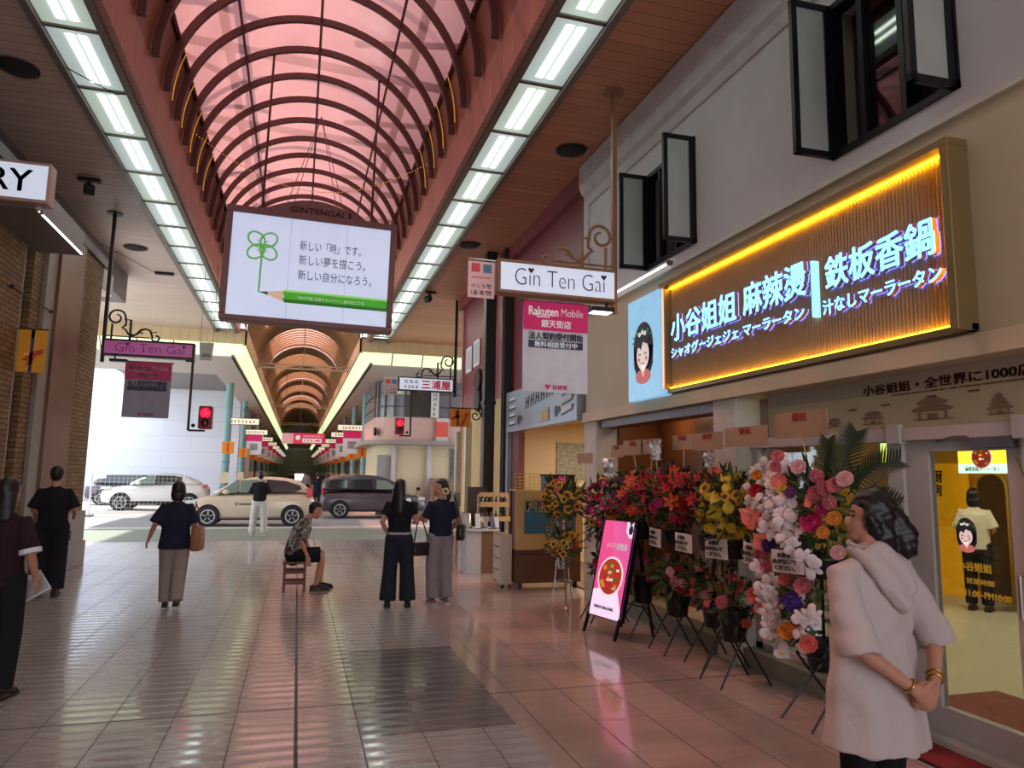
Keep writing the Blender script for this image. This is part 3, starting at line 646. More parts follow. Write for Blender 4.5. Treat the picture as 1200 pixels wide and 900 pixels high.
# ------------------------------------------------------------------ vehicles
M_tyre = mat('tyre_rubber', (26, 26, 28), .7); M_rim = mat('alloy_rim', (190, 192, 196), .4, .2); M_glassd = mat('dark_car_glass', (44, 50, 54), .08, 0, .05, spec=.8); M_glassg = mat('greenish_car_glass', (120, 140, 128), .08, 0, .08, 1, spec=.8)
def wheel(parent, x, y, r):
    s = thing('wheel', None, None, (x, y, r)); s.parent = parent
    b = MB(); b.lathe([(r*.62, -.1), (r*.95, -.1), (r, -.06), (r, .06), (r*.95, .1), (r*.62, .1)], 28, ax=1); b.build('tyre', M_tyre, s, smooth=.6)
    b = MB(); b.lathe([(.03, -.085), (r*.5, -.085), (r*.6, -.105), (r*.68, -.105), (r*.68, .05), (r*.1, .05)], 24, ax=1)
    for k in range(5):
        a = 2*PI*k/5+.3; b.bar((.04*math.cos(a), -.095, .04*math.sin(a)), (r*.6*math.cos(a), -.09, r*.6*math.sin(a)), .05, .02)
    b.build('rim', M_rim, s, smooth=.5); return s
def car(name, label, loc, rz, paint, st, glass_side, wheels, W_=.84, group=None, panes=(), lamps=(), r=.3, roof=(), mirror=None, backglass=None):
    """st: stations (x, z sill, z belt, half width); roof: stations (x, z belt, z roof, half width at roof)"""
    t = thing(name, label, 'car', loc, rz)
    b = MB(); rg = []
    for x, z0, z1, w in st:
        h = z1-z0; rg.append([(x, -w*.86, z0), (x, -w*.97, z0+h*.12), (x, -w, z0+h*.45), (x, -w*.98, z0+h*.75), (x, -w*.90, z0+h*.95), (x, -w*.6, z1), (x, w*.6, z1), (x, w*.90, z0+h*.95), (x, w*.98, z0+h*.75), (x, w, z0+h*.45), (x, w*.97, z0+h*.12), (x, w*.86, z0)])
    b.loft(rg)
    rg = []
    for x, z0, z1, w in roof:
        wb = W_*.93; rg.append([(x, -wb, z0), (x, -(w*.75+wb*.25), z0+(z1-z0)*.3), (x, -w, z0+(z1-z0)*.85), (x, -w*.8, z1), (x, w*.8, z1), (x, w, z0+(z1-z0)*.85), (x, (w*.75+wb*.25), z0+(z1-z0)*.3), (x, wb, z0)])
    b.loft(rg)
    o = b.build('body', paint, t, smooth=.6)
    sb = o.modifiers.new('smooth', 'SUBSURF'); sb.levels = sb.render_levels = 2
    def ytop(x, z):
        for i in range(len(roof)-1):
            a, c = roof[i], roof[i+1]
            if a[0] <= x <= c[0]:
                f = (x-a[0])/(c[0]-a[0]); z0 = a[1]+(c[1]-a[1])*f; z1 = a[2]+(c[2]-a[2])*f; w = a[3]+(c[3]-a[3])*f; q = min(1, max(0, (z-z0)/max(.01, z1-z0)))
                wb = W_*.93; return wb+(w-wb)*min(1, q/.9)
        return W_*.9
    for poly, gm in panes:
        n = len(poly)
        for sg in (-1, 1):
            bb = MB()
            vs = [(x, sg*(ytop(x, z)+.012), z) for x, z in poly]+[(x, sg*(ytop(x, z)-.03), z) for x, z in poly]
            bb.add(vs, [tuple(range(n)), tuple(range(2*n-1, n-1, -1))]+[(i, (i+1) % n, n+(i+1) % n, n+i) for i in range(n)])
            bb.build('side_window', gm, t)
    for q, m in glass_side:
        bb = MB(); bb.add(q+[(x, y, z-.02) for x, y, z in q], [tuple(range(len(q))), tuple(range(2*len(q)-1, len(q)-1, -1))]+[(i, (i+1) % len(q), len(q)+(i+1) % len(q), len(q)+i) for i in range(len(q))]); bb.build('windscreen', m, t)
    for x in wheels:
        for sg in (-1, 1):
            ar = MB(); ar.lathe([(.01, -.06), (r*1.1, -.06), (r*1.1, .06), (.01, .06)], 28, (x, sg*(W_-.055), r*1.06), ax=1); ar.build('wheel_arch', M_dark, t)
            wheel(t, x, sg*(W_-.075), r)
    for nm, box, m in lamps: bb = MB(); bb.box(*box); bb.build(nm, m, t, bevel=.02)
    if mirror:
        x, z = mirror
        for sg in (-1, 1): bb = MB(); bb.ball((x, sg*(W_+.1), z), (.1, .09, .075)); bb.build('mirror', paint, t, smooth=True)
    return t
P_w = mat('champagne_white_paint', (214, 198, 174), .22, .1, .02, spec=.7); P_w2 = mat('white_paint', (226, 226, 224), .2, 0, .02, spec=.7); P_g = mat('dark_grey_paint', (92, 84, 90), .22, .4, .03, spec=.7)
RED = mat('red_tail_lamp', (176, 24, 30), .15, 0, .05, emit=.15); CLR = mat('clear_lamp', (220, 222, 224), .1)
t = car('hatchback_car', 'beige white hatchback with dark rear window stopped on the side road', (-1.32, 24.15, 0), 0, P_w,
    [(-1.93, .3, .55, .62), (-1.85, .2, .72, .76), (-1.5, .18, .86, .83), (-1.05, .18, .95, .845), (-.4, .18, 1.0, .845), (.6, .18, 1.02, .845), (1.3, .2, 1.03, .845), (1.75, .24, 1.0, .80), (1.93, .34, .78, .70)], [([(-1.06, -.66, .99), (-1.06, .66, .99), (-.42, .52, 1.40), (-.42, -.52, 1.40)], M_glassd)],
    (-1.2, 1.22), .845, None,
    [([(-.95, 1.02), (-.52, 1.34), (-.38, 1.38), (-.42, 1.02)], M_glassg), ([(-.36, 1.02), (-.33, 1.39), (.36, 1.43), (.38, 1.03)], M_glassg), ([(.44, 1.03), (.42, 1.43), (1.0, 1.38), (1.42, 1.24), (1.46, 1.14), (1.25, 1.06)], M_glassd)],
    [('tail_lamp', (1.62, 1.80, -.80, -.58, .90, 1.16), RED), ('tail_lamp', (1.62, 1.80, .58, .80, .90, 1.16), RED), ('head_lamp', (-1.86, -1.55, -.80, -.6, .66, .78), CLR), ('door_handle', (-.02, .14, -.865, -.84, .86, .89), P_w), ('door_handle', (.86, 1.02, -.865, -.84, .88, .91), P_w), ('sill_trim', (-.85, .9, -.85, -.8, .2, .25), M_dark)],
    .31, [(-1.2, .95, .98, .74), (-.75, .99, 1.24, .70), (-.3, 1.0, 1.46, .64), (.3, 1.0, 1.53, .62), (1.0, 1.0, 1.49, .62), (1.5, 1.0, 1.38, .62), (1.8, .95, 1.0, .66)], (-.72, 1.04))
text('lettering', 'V', M_dark, t, facing_back(0, -.852, 0), -.46, .62, h=.11, bold=.02)
flat('lettering', [(0, rect(-.33+i*.075, -.33+i*.075+.055, .65, .705)) for i in range(8)], [M_iron], t, facing_back(0, -.852, 0), 0, .004)
t = car('minivan_car', 'dark grey minivan crossing the road in front of the far arcade', (2.85, 28.1, 0), 0, P_g,
    [(-2.0, .35, .8, .7), (-1.92, .22, .95, .8), (-1.2, .2, .98, .845), (0, .2, .98, .845), (.8, .2, .96, .845), (1.35, .2, .90, .83), (1.8, .22, .76, .76), (1.95, .3, .6, .64)], [([(1.12, -.66, .97), (1.12, .66, .97), (.55, .55, 1.42), (.55, -.55, 1.42)], M_glassd)],
    (-1.3, 1.25), .845, None,
    [([(-1.74, 1.10), (-1.68, 1.40), (-1.06, 1.42), (-1.06, 1.09)], M_glassd), ([(-.92, 1.08), (-.92, 1.42), (-.14, 1.43), (-.12, 1.07)], M_glassd), ([(.02, 1.07), (.02, 1.42), (.40, 1.38), (.88, 1.07)], M_glassg)],
    [('tail_lamp', (-1.98, -1.9, -.82, -.66, .86, 1.1), RED), ('head_lamp', (1.6, 1.86, -.78, -.55, .66, .78), CLR), ('door_handle', (-.62, -.44, -.865, -.84, .86, .89), P_g), ('door_handle', (.02, .18, -.865, -.84, .86, .89), P_g)],
    .31, [(-1.98, .95, 1.2, .68), (-1.85, .97, 1.54, .66), (-.8, .97, 1.62, .65), (.1, .97, 1.60, .65), (.6, .97, 1.46, .66), (1.3, .95, .98, .74)], (.95, 1.02))
t = car('suv_car', 'white compact SUV parked behind the mesh fence', (-5.55, 33.2, 0), 0, P_w2,
    [(-2.05, .4, .72, .7), (-1.95, .28, .86, .82), (-1.4, .26, .98, .88), (-.8, .26, 1.04, .89), (.4, .26, 1.08, .89), (1.3, .28, 1.12, .88), (1.8, .34, 1.08, .82), (1.98, .5, .9, .7)], [([(-.95, -.68, 1.06), (-.95, .68, 1.06), (-.3, .56, 1.48), (-.3, -.56, 1.48)], M_glassd)],
    (-1.25, 1.3), .89, None,
    [([(-.85, 1.08), (-.35, 1.40), (-.1, 1.44), (-.1, 1.09)], M_glassg), ([(-.04, 1.09), (-.04, 1.45), (.6, 1.44), (.95, 1.36), (.9, 1.15)], M_glassd)],
    [('head_lamp', (-2.0, -1.65, -.84, -.6, .86, .96), CLR), ('sill_trim', (-.85, .9, -.9, -.85, .28, .38), M_dark), ('tail_lamp', (1.78, 1.95, -.82, -.6, .95, 1.08), RED)],
    .34, [(-1.1, 1.02, 1.05, .76), (-.6, 1.05, 1.34, .70), (-.15, 1.05, 1.53, .66), (.5, 1.05, 1.55, .64), (1.1, 1.05, 1.44, .64), (1.7, 1.05, 1.12, .7)], (-.62, 1.12))
t = car('estate_car', 'dark car parked far behind the white SUV', (-7.4, 38, 0), 0, P_g,
    [(-2.0, .35, .8, .7), (-1.9, .22, .95, .8), (-1.2, .2, .98, .845), (.8, .2, .96, .845), (1.8, .22, .8, .76), (1.95, .3, .6, .64)], [], (-1.25, 1.25), .845, None,
    [([(-1.2, 1.0), (-1.1, 1.38), (.4, 1.4), (.9, 1.0)], M_glassd)], [], .31, [(-1.75, .95, 1.0, .68), (-1.3, .97, 1.42, .64), (.2, .97, 1.45, .62), (1.2, .95, .98, .74)])
# mesh fence in front of the car park
M_fw = mat('white_fence_wire', (226, 228, 226), .5, .1)
for i, x in enumerate((-16.2, -13.15, -10.1, -7.05, -4.0)):
    if i == 4: continue
    t = thing('mesh_fence', ['white wire mesh fence panel'+s for s in (' far outside the brick pier', ' beyond the brick pier', ' next to the brick pier in front of the parked cars', ' in front of the white SUV')][i], 'fence', (x, 28.9, 0), 0, 'white mesh fence panels')
    b = MB(); b.tube([(0, 0, 0), (0, 0, 1.5)], .03, 8); b.build('post', M_fw, t)
    b = MB(); b.tube([(0, 0, 1.48), (2.9, 0, 1.48)], .022, 6); b.tube([(0, 0, .16), (2.9, 0, .16)], .022, 6)
    for k in range(1, 20): b.bar((k*.145, 0, .16), (k*.145, 0, 1.48), .006)
    for k in range(1, 10): b.bar((0, 0, .16+k*.132), (2.9, 0, .16+k*.132), .006)
    b.build('mesh', M_fw, t)
    b = MB(); b.box(-.12, .12, -.2, .2, 0, .06); b.build('foot', mat('concrete_foot', (150, 150, 148), .8), t)
t = thing('mesh_fence_post', 'white end post of the mesh fence by the beige hatchback', 'fence post', (-4.0, 28.9, 0)); b = MB(); b.tube([(0, 0, 0), (0, 0, 1.5)], .03, 8); b.build('post', M_fw, t); b = MB(); b.box(-.12, .12, -.2, .2, 0, .06); b.build('foot', mat('concrete_foot', (150, 150, 148), .8), t)
# motor scooter by the beige wall
t = thing('motor_scooter', 'silver motor scooter seen between the two women', 'scooter', (3.05, 20.6, 0), .25)
for y in (-.0, .95): b = MB(); b.lathe([(.12, -.045), (.2, -.05), (.23, 0), (.2, .05), (.12, .045)], 22, (0, y, .23), ax=0); b.build('wheel', M_tyre, t, smooth=.6)
b = MB(); b.loft([[(w*c, y, z+h*s_) for c, s_ in ((1, -1), (1, .4), (.5, 1), (-.5, 1), (-1, .4), (-1, -1))] for y, z, w, h in ((.08, .62, .10, .28), (.02, .85, .14, .12), (.1, .98, .1, .05))]); b.loft([[(w*c, y, z+h*s_) for c, s_ in ((1, -1), (1, .4), (.5, 1), (-.5, 1), (-1, .4), (-1, -1))] for y, z, w, h in ((.1, .3, .12, .06), (.45, .34, .15, .1), (.6, .5, .16, .2), (1.2, .6, .12, .12))]); b.build('body', mat('silver_scooter', (178, 182, 186), .25, .5), t, smooth=.8)
b = MB(); b.tube([(-.32, .12, 1.04), (0, .04, 1.0), (.32, .12, 1.04)], .016, 8); b.tube([(0, .0, .23), (0, .08, 1.0)], .025, 8); b.build('handlebar', M_black, t)
for s in (-1, 1): b = MB(); b.tube([(s*.28, .1, 1.03), (s*.34, .08, 1.2)], .008, 6); b.ball((s*.36, .08, 1.24), (.07, .015, .05)); b.build('mirror', M_black, t, smooth=True)
b = MB(); b.ball((0, -.08, .9), (.08, .05, .08)); b.build('head_lamp', CLR, t, smooth=True)
b = MB(); b.loft([[(w*c, y, z+.05*s_) for c, s_ in ((1, -1), (1, 1), (-1, 1), (-1, -1))] for y, z, w in ((.45, .72, .1), (.7, .74, .15), (1.2, .78, .11))]); b.build('seat', M_black, t, smooth=.8)
# ------------------------------------------------------------------ hanging signs and fittings of the arcade
M_bronze = mat('bronze_wood_metal', (150, 108, 76), .4, .3, .06)
M_face = mat('white_lit_face', (214, 222, 240), .3, emit=.38); M_facep = mat('mauve_glow_face', (176, 92, 150), .3, emit=.22)  # mauve face belongs to an unlit sign, its faint glow is added
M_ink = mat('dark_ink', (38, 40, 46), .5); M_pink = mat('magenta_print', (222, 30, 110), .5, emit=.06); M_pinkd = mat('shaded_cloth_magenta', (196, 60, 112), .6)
M_paper = mat('white_cloth', (226, 228, 236), .6); M_navy = mat('navy_print', (44, 52, 92), .5); M_wtxt = mat('white_print', (244, 244, 246), .5, emit=.1); M_redp = mat('red_print', (206, 44, 56), .5)
FB = facing_back(0, 0, 0)
# big picture sign under the vault
t = thing('hanging_billboard', 'large lit picture sign with clover and green pencil hung across the arcade', 'sign', (.03, 12, 4.06)); t.rotation_euler = (0, math.radians(.8), 0)
M_mau = mat('mauve_brown_frame', (122, 84, 82), .45, .2, .05)
b = MB(); b.box(-1.37, 1.37, -.09, .2, 0, .09); b.box(-1.37, 1.37, -.09, .2, 1.79, 1.9); b.box(-1.37, -1.27, -.09, .2, .09, 1.79); b.box(1.27, 1.37, -.09, .2, .09, 1.79); b.box(-1.36, 1.36, .12, .2, .02, 1.88); b.build('frame', M_mau, t, bevel=.012)
b = MB(); ar = [(-.86, 1.86)]+[(-.86+1.72*i/16, 1.88+.26*math.sin(PI*i/16)) for i in range(17)]+[(.86, 1.86)]; b.prism(ar, lambda u, v, w: (u, w, v), -.07, .16); b.build('arched_top', M_mau, t)
M_bill = mat('lit_picture_face', (206, 218, 246), .4, 0, .05, 2.2, emit=.43)
b = MB(); b.box(-1.27, 1.27, -.05, .1, .09, 1.79); b.build('lit_face', M_bill, t)
b = MB(); [b.box(x, x+.006, -.053, -.05, .09, 1.79) for x in (-.36, .55)]; b.build('panel_seams', mat('seam_grey', (150, 160, 185), .5, emit=.35), t)
text('top_lettering', 'GINTENGAI 3', mat('dark_plum_letter', (66, 42, 46), .5), t, facing_back(0, -.072, 0), .1, 1.90, w=.98, h=.1, align='CENTER', bold=.008)
def bu(u): return -1.27+2.54*u
def bv(v): return 1.79-1.70*v
MI = mat('picture_ink', (58, 62, 74), .6, emit=.02)
for s, u1, v0, v1 in (('新しい「時」です。', .81, .305, .21), ('新しい夢を描こう。', .845, .45, .355), ('新しい自分になろう。', .89, .60, .50)):
    text('lettering', s, MI, t, facing_back(0, -.052, 0), bu(.42), bv(v0), w=bu(u1)-bu(.42), h=.165)
G1 = mat('clover_green', (112, 186, 92), .5, emit=.25); G2 = mat('pencil_green', (70, 176, 40), .5, emit=.3); G3 = mat('pencil_green_dark', (40, 130, 28), .5, emit=.15); WD = mat('pencil_wood', (226, 194, 160), .5, emit=.3); G4 = mat('pencil_tip', (40, 110, 66), .5, emit=.1); G5 = mat('pencil_green_light', (150, 216, 110), .5, emit=.35)
pol = []
cu, cv = bu(.19), bv(.305)
for a in (45, 135, 225, 315):
    q = math.radians(a+(6 if a in (45, 225) else -4)); pts = []
    for k in range(25):
        th = 2*PI*k/24; rr = .155*(1+math.cos(th))*.5+.02; w_ = .115*math.sin(th)
        x_, y_ = .15-.15*math.cos(th), w_; pts.append((cu+x_*math.cos(q)-y_*math.sin(q), cv+x_*math.sin(q)*.9+y_*math.cos(q)*.9))
    pol.append((0, stroke(pts, .03))); pol.append((0, stroke([(cu, cv), (cu+.13*math.cos(q), cv+.12*math.sin(q))], .014)))
pol.append((0, stroke([(cu+.005, cv), (cu-.005, bv(.55)), (cu-.008, bv(.765))], .03)))
flat('clover_drawing', pol, [G1], t, facing_back(0, -.05, 0), 0, .005)
y0, y1 = bv(.84), bv(.715); xa, xb = bu(.345), 1.27; ym = (y0+y1)/2
flat('pencil_drawing', [(0, [(xa, y0), (xb, y0), (xb, y1), (xa, y1), (xa-.03, (y1+ym)/2), (xa, ym), (xa-.03, (y0+ym)/2)])], [G2], t, facing_back(0, -.05, 0), 0, .004)
flat('pencil_shading', [(0, rect(xa, xb, y0, y0+.055)), (1, rect(xa, xb, y1-.035, y1))], [G3, G5], t, facing_back(0, -.05, 0), .0041, .006)
flat('pencil_point', [(0, [(xa-.02, y0+.01), (xa-.02, y1-.01), (xa-.26, ym+.045), (xa-.26, ym-.005)]), (1, [(xa-.26, ym-.01), (xa-.26, ym+.05), (xa-.40, ym+.035)])], [WD, G4], t, facing_back(0, -.05, 0), .0, .0035)
text('pencil_lettering', 'NEW行星 応援キャンペーン_銀天街三丁目', M_wtxt, t, facing_back(0, -.056, 0), bu(.43), ym-.035, w=1.06, h=.06)
for i, x in enumerate((-.84, .94)): b = MB(); b.tube([(x, .05, 1.86), (x, .05, 4.74)], .02, 8); b.build('hanger_rod', M_rib, t)
b = MB(); [b.tube([(x, .05, 1.86), (0, .05, 3.7)], .006, 5) for x in (-.52, -.4, .4, .52)]; b.build('stay_cables', mat('stay_cable', (150, 110, 96), .5, .4), t)

def spiral(c, r0, r1, a0, a1, n=22): return [(c[0]+(r0+(r1-r0)*i/n)*math.cos(math.radians(a0+(a1-a0)*i/n)), c[1]+(r0+(r1-r0)*i/n)*math.sin(math.radians(a0+(a1-a0)*i/n))) for i in range(n+1)]
def scroll_bracket(t, s, m, L=1.45, z=0.0, name='scroll_bracket', k=1.0):
    """wrought scrollwork standing on a sign box; s is the side (+1: runs to +x)"""
    f = lambda p: (s*p[0]*k, 0, z+p[1]*k)
    b = MB(); r = .018*k
    big = spiral((.17, .40), .05, .15, 90, -330)
    b.tube([f(p) for p in big], [r*.7+.006*min(1, i/8) for i in range(len(big))], 7)
    b.tube([f(p) for p in (big[-1], (.33, .36), (.33, .27), (.27, .22), (.33, .19), (.38, .11), (.46, .08))], r, 7)
    b.tube([f(p) for p in ((.40, .13), (.47, .09), (.53, .13), (.58, .2), (.66, .225), (.73, .2), (.76, .12), (.78, .06))], [r*.8, r, r*1.2, r*1.2, r, r, r, r], 7)
    b.tube([f(p) for p in spiral((.84, .075), .08, .025, 190, 480)], r*.9, 7)
    b.tube([f(p) for p in ((.52, .13), (.56, .155), (.62, .14), (.6, .12))], [.004, r*.8, r*.8, .004], 6); b.tube([f(p) for p in ((.76, .17), (.80, .165), (.84, .18))], r*.5, 6)
    b.tube([f((.11, .28)), f((.11, 0))], r, 7); b.bar(f((.41, .37)), f((.41, 0)), .035*k); b.bar(f((0, .06)), f((.74, .06)), .02*k, .02*k); b.bar(f((0, .40)), f((.05, .40)), .016*k); b.bar(f((.3, .37)), f((.41, .37)), .016*k)
    b.build(name, m, t)
def name_sign(label, loc, s, mp, face, ink, zb, zt, top, L=1.43, face_side_m=None):
    """pole from the ceiling with a lit name box and scrollwork; loc is the pole foot at z=0 of the box"""
    t = thing('arcade_name_sign', label, 'sign', loc)
    b = MB(); b.bar((0, 0, -.12), (0, 0, top), .055); b.build('pole', mp, t)
    b = MB(); b.lathe([(.13, top-.02), (.13, top)], 16); b.build('ceiling_plate', mp, t)
    h = zt-zb; x0, x1 = sorted((s*.0, s*L)); f = .035
    b = MB(); b.box(x0, x1, -.09, .09, 0, f); b.box(x0, x1, -.09, .09, h-f, h); b.box(x0, x0+f, -.09, .09, f, h-f); b.box(x1-f, x1, -.09, .09, f, h-f); b.build('box_frame', mp, t, bevel=.006)
    b = MB(); b.box(x0+f, x1-f, -.082, .082, f, h-f); b.build('lit_face', face, t)
    text('lettering', 'Gin Ten Gai', ink, t, facing_back(0, -.084, 0), (x0+x1)/2+.02, h*.27, w=L*.75, h=h*.50, align='CENTER', bold=-.02)
    hp = [(0, -.045), (.045, .01), (.04, .035), (.02, .04), (0, .022), (-.02, .04), (-.04, .035), (-.045, .01)]
    cx = (x0+x1)/2+.02
    for q in (-.245, .368): flat('heart', [(0, [(cx+L*q+x*.75, h*.72+y*.75) for x, y in hp])], [ink], t, facing_back(0, -.084, 0), 0, .004)
    scroll_bracket(t, s, mp, z=h)
    return t, h
tR, hR = name_sign('lit white name sign on a bronze pole at the right ceiling', (3.42, 7.4, 3.68), -1, M_bronze, M_face, M_ink, 3.68, 4.06, 6.3-3.68)
b = MB(); b.box(-.3, -.02, -.06, .1, -.11, -.06); b.tube([(-.1, 0, -.06), (-.1, 0, 0)], .012, 6); b.build('flood_lamp', M_black, tR)
b = MB(); b.box(-.28, -.05, -.05, .09, -.118, -.11); b.build('flood_lens', mat('flood_lens', (225, 235, 255), .2, emit=3.0), tR)
tL, hL = name_sign('unlit mauve name sign on a dark pole by the brick pier', (-3.42, 14.0, 3.68), 1, M_iron, M_facep, mat('plum_ink', (96, 46, 96), .5), 3.68, 3.98, 6.3-3.68, 1.5)
b = MB(); b.box(.12, .4, -.06, .08, -.1, -.05); b.tube([(.2, 0, -.05), (.2, 0, 0)], .012, 6); b.build('flood_lamp', M_black, tL)
def mobile_banner(label, loc, m_top, m_cl, m_t, m_navy, W_, H_):
    t = thing('hanging_banner', label, 'banner', loc)
    b = MB(); b.tube([(-W_/2-.03, 0, 0), (W_/2+.03, 0, 0)], .012, 8); b.build('rod', M_iron, t)
    b = MB()
    n = 12; vs = []; fs = []
    for dy in (-.004, .004):
        for j in range(9):
            for i in range(n+1): vs.append((-W_/2+W_*i/n, dy+.006*math.sin(i*1.1+j*.5), -H_*j/8))
    N = (n+1)*9
    for j in range(8):
        for i in range(n): a = j*(n+1)+i; fs.append((a, a+1, a+n+2, a+n+1)); fs.append((N+a, N+a+n+1, N+a+n+2, N+a+1))
    b.add(vs, fs); b.build('cloth', m_cl, t, smooth=True)
    F = facing_back(0, -.012, 0)
    flat('heading_field', [(0, rect(-W_/2, W_/2, -H_*.32, 0))], [m_top], t, F, 0, .003)
    F2 = facing_back(0, -.0155, 0)
    text('lettering', 'Rakuten', m_t, t, F2, -W_*.42, -H_*.155, w=W_*.45, h=H_*.095, bold=.02); text('lettering', 'Mobile', m_t, t, F2, W_*.08, -H_*.15, w=W_*.34, h=H_*.085, bold=-.005)
    flat('underline', [(0, stroke([(-W_*.3, -H_*.17), (-W_*.1, -H_*.17)], .012))], [m_t], t, F2, 0, .002)
    text('lettering', '銀天街店', m_t, t, F2, 0, -H_*.285, w=W_*.46, h=H_*.085, align='CENTER', bold=.015)
    text('lettering', '法人契約受付開始', m_navy, t, F2, 0, -H_*.425, w=W_*.84, h=H_*.085, align='CENTER', bold=.02)
    flat('navy_field', [(0, rect(-W_*.42, W_*.42, -H_*.515, -H_*.435))], [m_navy], t, F, 0, .003)
    text('lettering', '無料相談受付中', m_t, t, F2, 0, -H_*.507, w=W_*.66, h=H_*.064, align='CENTER', bold=.01)
    flat('heart_print', [(0, [(x*.7-W_*.12, -H_*.94+y*.7) for x, y in [(0, -.045), (.045, .01), (.04, .035), (.02, .04), (0, .022), (-.02, .04), (-.04, .035), (-.045, .01)]])], [m_top], t, F, 0, .003)
    text('lettering', 'EHIME', m_top, t, F, -W_*.04, -H_*.965, w=W_*.22, h=H_*.045, bold=.02)
    return t
mobile_banner('magenta and white cloth banner below the lit white name sign', (2.70, 7.4, 3.63), M_pink, M_paper, M_wtxt, M_navy, .77, 1.02)
mobile_banner('shade-dulled magenta and white cloth banner below the mauve name sign', (-2.66, 14.0, 3.60), M_pinkd, mat('shaded_white_cloth', (160, 156, 172), .7), mat('shaded_white_print', (206, 180, 196), .6), mat('shaded_navy_print', (66, 66, 92), .6), .76, 1.0)  # same banner as at the right, shade put into duller colours
def point_banner(label, loc, W_, H_, mc):
    t = thing('point_banner', label, 'banner', loc)
    b = MB(); b.tube([(-W_/2, 0, .02), (W_*1.1, 0, .02)], .01, 6); b.build('rod', M_steel, t)
    b = MB(); b.box(-W_/2, W_/2, -.006, .006, -H_, .0); b.build('cloth', mc, t)
    F = facing_back(0, -.007, 0)
    flat('print_squares', [(0, rect(-W_*.38, -W_*.06, -H_*.30, -H_*.06)), (1, rect(W_*.07, W_*.38, -H_*.31, -H_*.07))], [mat('red_square', (236, 84, 84), .5), mat('blue_square', (96, 140, 176), .5)], t, F, 0, .003)
    mt = mat('grey_mauve_print', (120, 92, 104), .6)
    text('lettering', 'ポイント', mt, t, F, 0, -H_*.74, w=W_*.76, h=H_*.14, align='CENTER', mirror=True, bold=.01); text('lettering', '貯まる!', mt, t, F, 0, -H_*.93, w=W_*.76, h=H_*.14, align='CENTER', mirror=True, bold=.01)
    flat('small_print', [(0, rect(-W_*.36, W_*.36, -H_*.47, -H_*.42))], [mat('faint_print', (226, 150, 150), .6)], t, F, 0, .002)
point_banner('small pink banner seen from behind at the end of the lit name sign', (1.83, 7.42, 4.03), .30, .41, mat('pink_cloth', (246, 196, 196), .6, emit=.05))
# shop sign of the restaurant across on the right, at the corner of the maroon building
t = thing('shop_name_sign', 'white lit box sign with red characters hung beyond the maroon wall', 'sign', (3.86, 18.3, 3.80))
b = MB(); b.bar((0, 0, -.1), (0, 0, 2.5), .07); b.build('pole', M_iron, t); b = MB(); b.box(-1.5, -.05, -.1, .1, 0, .36); b.build('box_frame', M_iron, t, bevel=.01); b = MB(); b.box(-1.47, -.08, -.108, .108, .03, .33); b.build('lit_face', M_face, t)
text('lettering', '三浦屋', mat('red_letter', (214, 26, 40), .5, emit=.1), t, facing_back(0, -.11, 0), -.90, .065, w=.76, h=.23, bold=.03)
strokes('small_lettering', M_ink, t, facing_back(0, -.108, 0), -1.36, -.98, .2, .08, 3, 7); strokes('small_lettering', M_ink, t, facing_back(0, -.108, 0), -1.36, -.98, .06, .08, 4, 8)
scroll_bracket(t, -1, M_iron, z=.36, k=1.15)
point_banner('small pale banner at the end of the red-lettered box sign', (2.18, 18.3, 4.1), .36, .42, mat('pale_pink_cloth', (214, 196, 192), .6))
# crossing signals
def signal(label, loc, drop, s):
    t = thing('crossing_signal', label, 'traffic light', loc)
    b = MB(); b.bar((0, 0, 0), (0, 0, -drop), .04); b.bar((0, 0, -drop), (s*.28, 0, -drop), .035); b.bar((-.12*s, 0, 0), (.03*s, 0, 0), .03); b.build('bracket', M_iron, t)
    b = MB(); b.box(s*.28-.12, s*.28+.12, -.08, .1, -drop+.03, -drop+.45); b.build('housing', mat('red_lit_housing', (110, 24, 30), .4, emit=.25), t, bevel=.03)  # red light of the lens put into the housing colour and glow
    b = MB(); b.ball((s*.28, -.085, -drop+.32), (.085, .03, .09)); b.build('red_lens', mat('red_signal_lens', (255, 20, 50), .3, emit=2.2), t, smooth=True)
    b = MB(); b.ball((s*.28, -.085, -drop+.14), (.07, .02, .075)); b.build('dark_lens', mat('dark_signal_lens', (96, 14, 24), .3), t, smooth=True)
    for z in (.32, .14): b = MB(); b.prism([(.10*math.cos(a), .10*math.sin(a)) for a in [PI*i/8 for i in range(9)]]+[(.09*math.cos(a), .09*math.sin(a)) for a in [PI*i/8 for i in range(8, -1, -1)]], lambda u, v, w: (s*.28+u, w, -drop+z+v), -.15, -.08); b.build('hood', M_iron, t)
    b = MB(); b.ball((s*.08, -.02, -drop+.09), .035); b.build('bell', M_black, t, smooth=True)
signal('red crossing signal on an angled bracket at the end of the mauve name sign', (-1.94, 14, 3.66), 1.26, 1)
signal('red crossing signal on an angled bracket below the red-lettered box sign', (2.72, 18.3, 3.78), 1.14, -1)
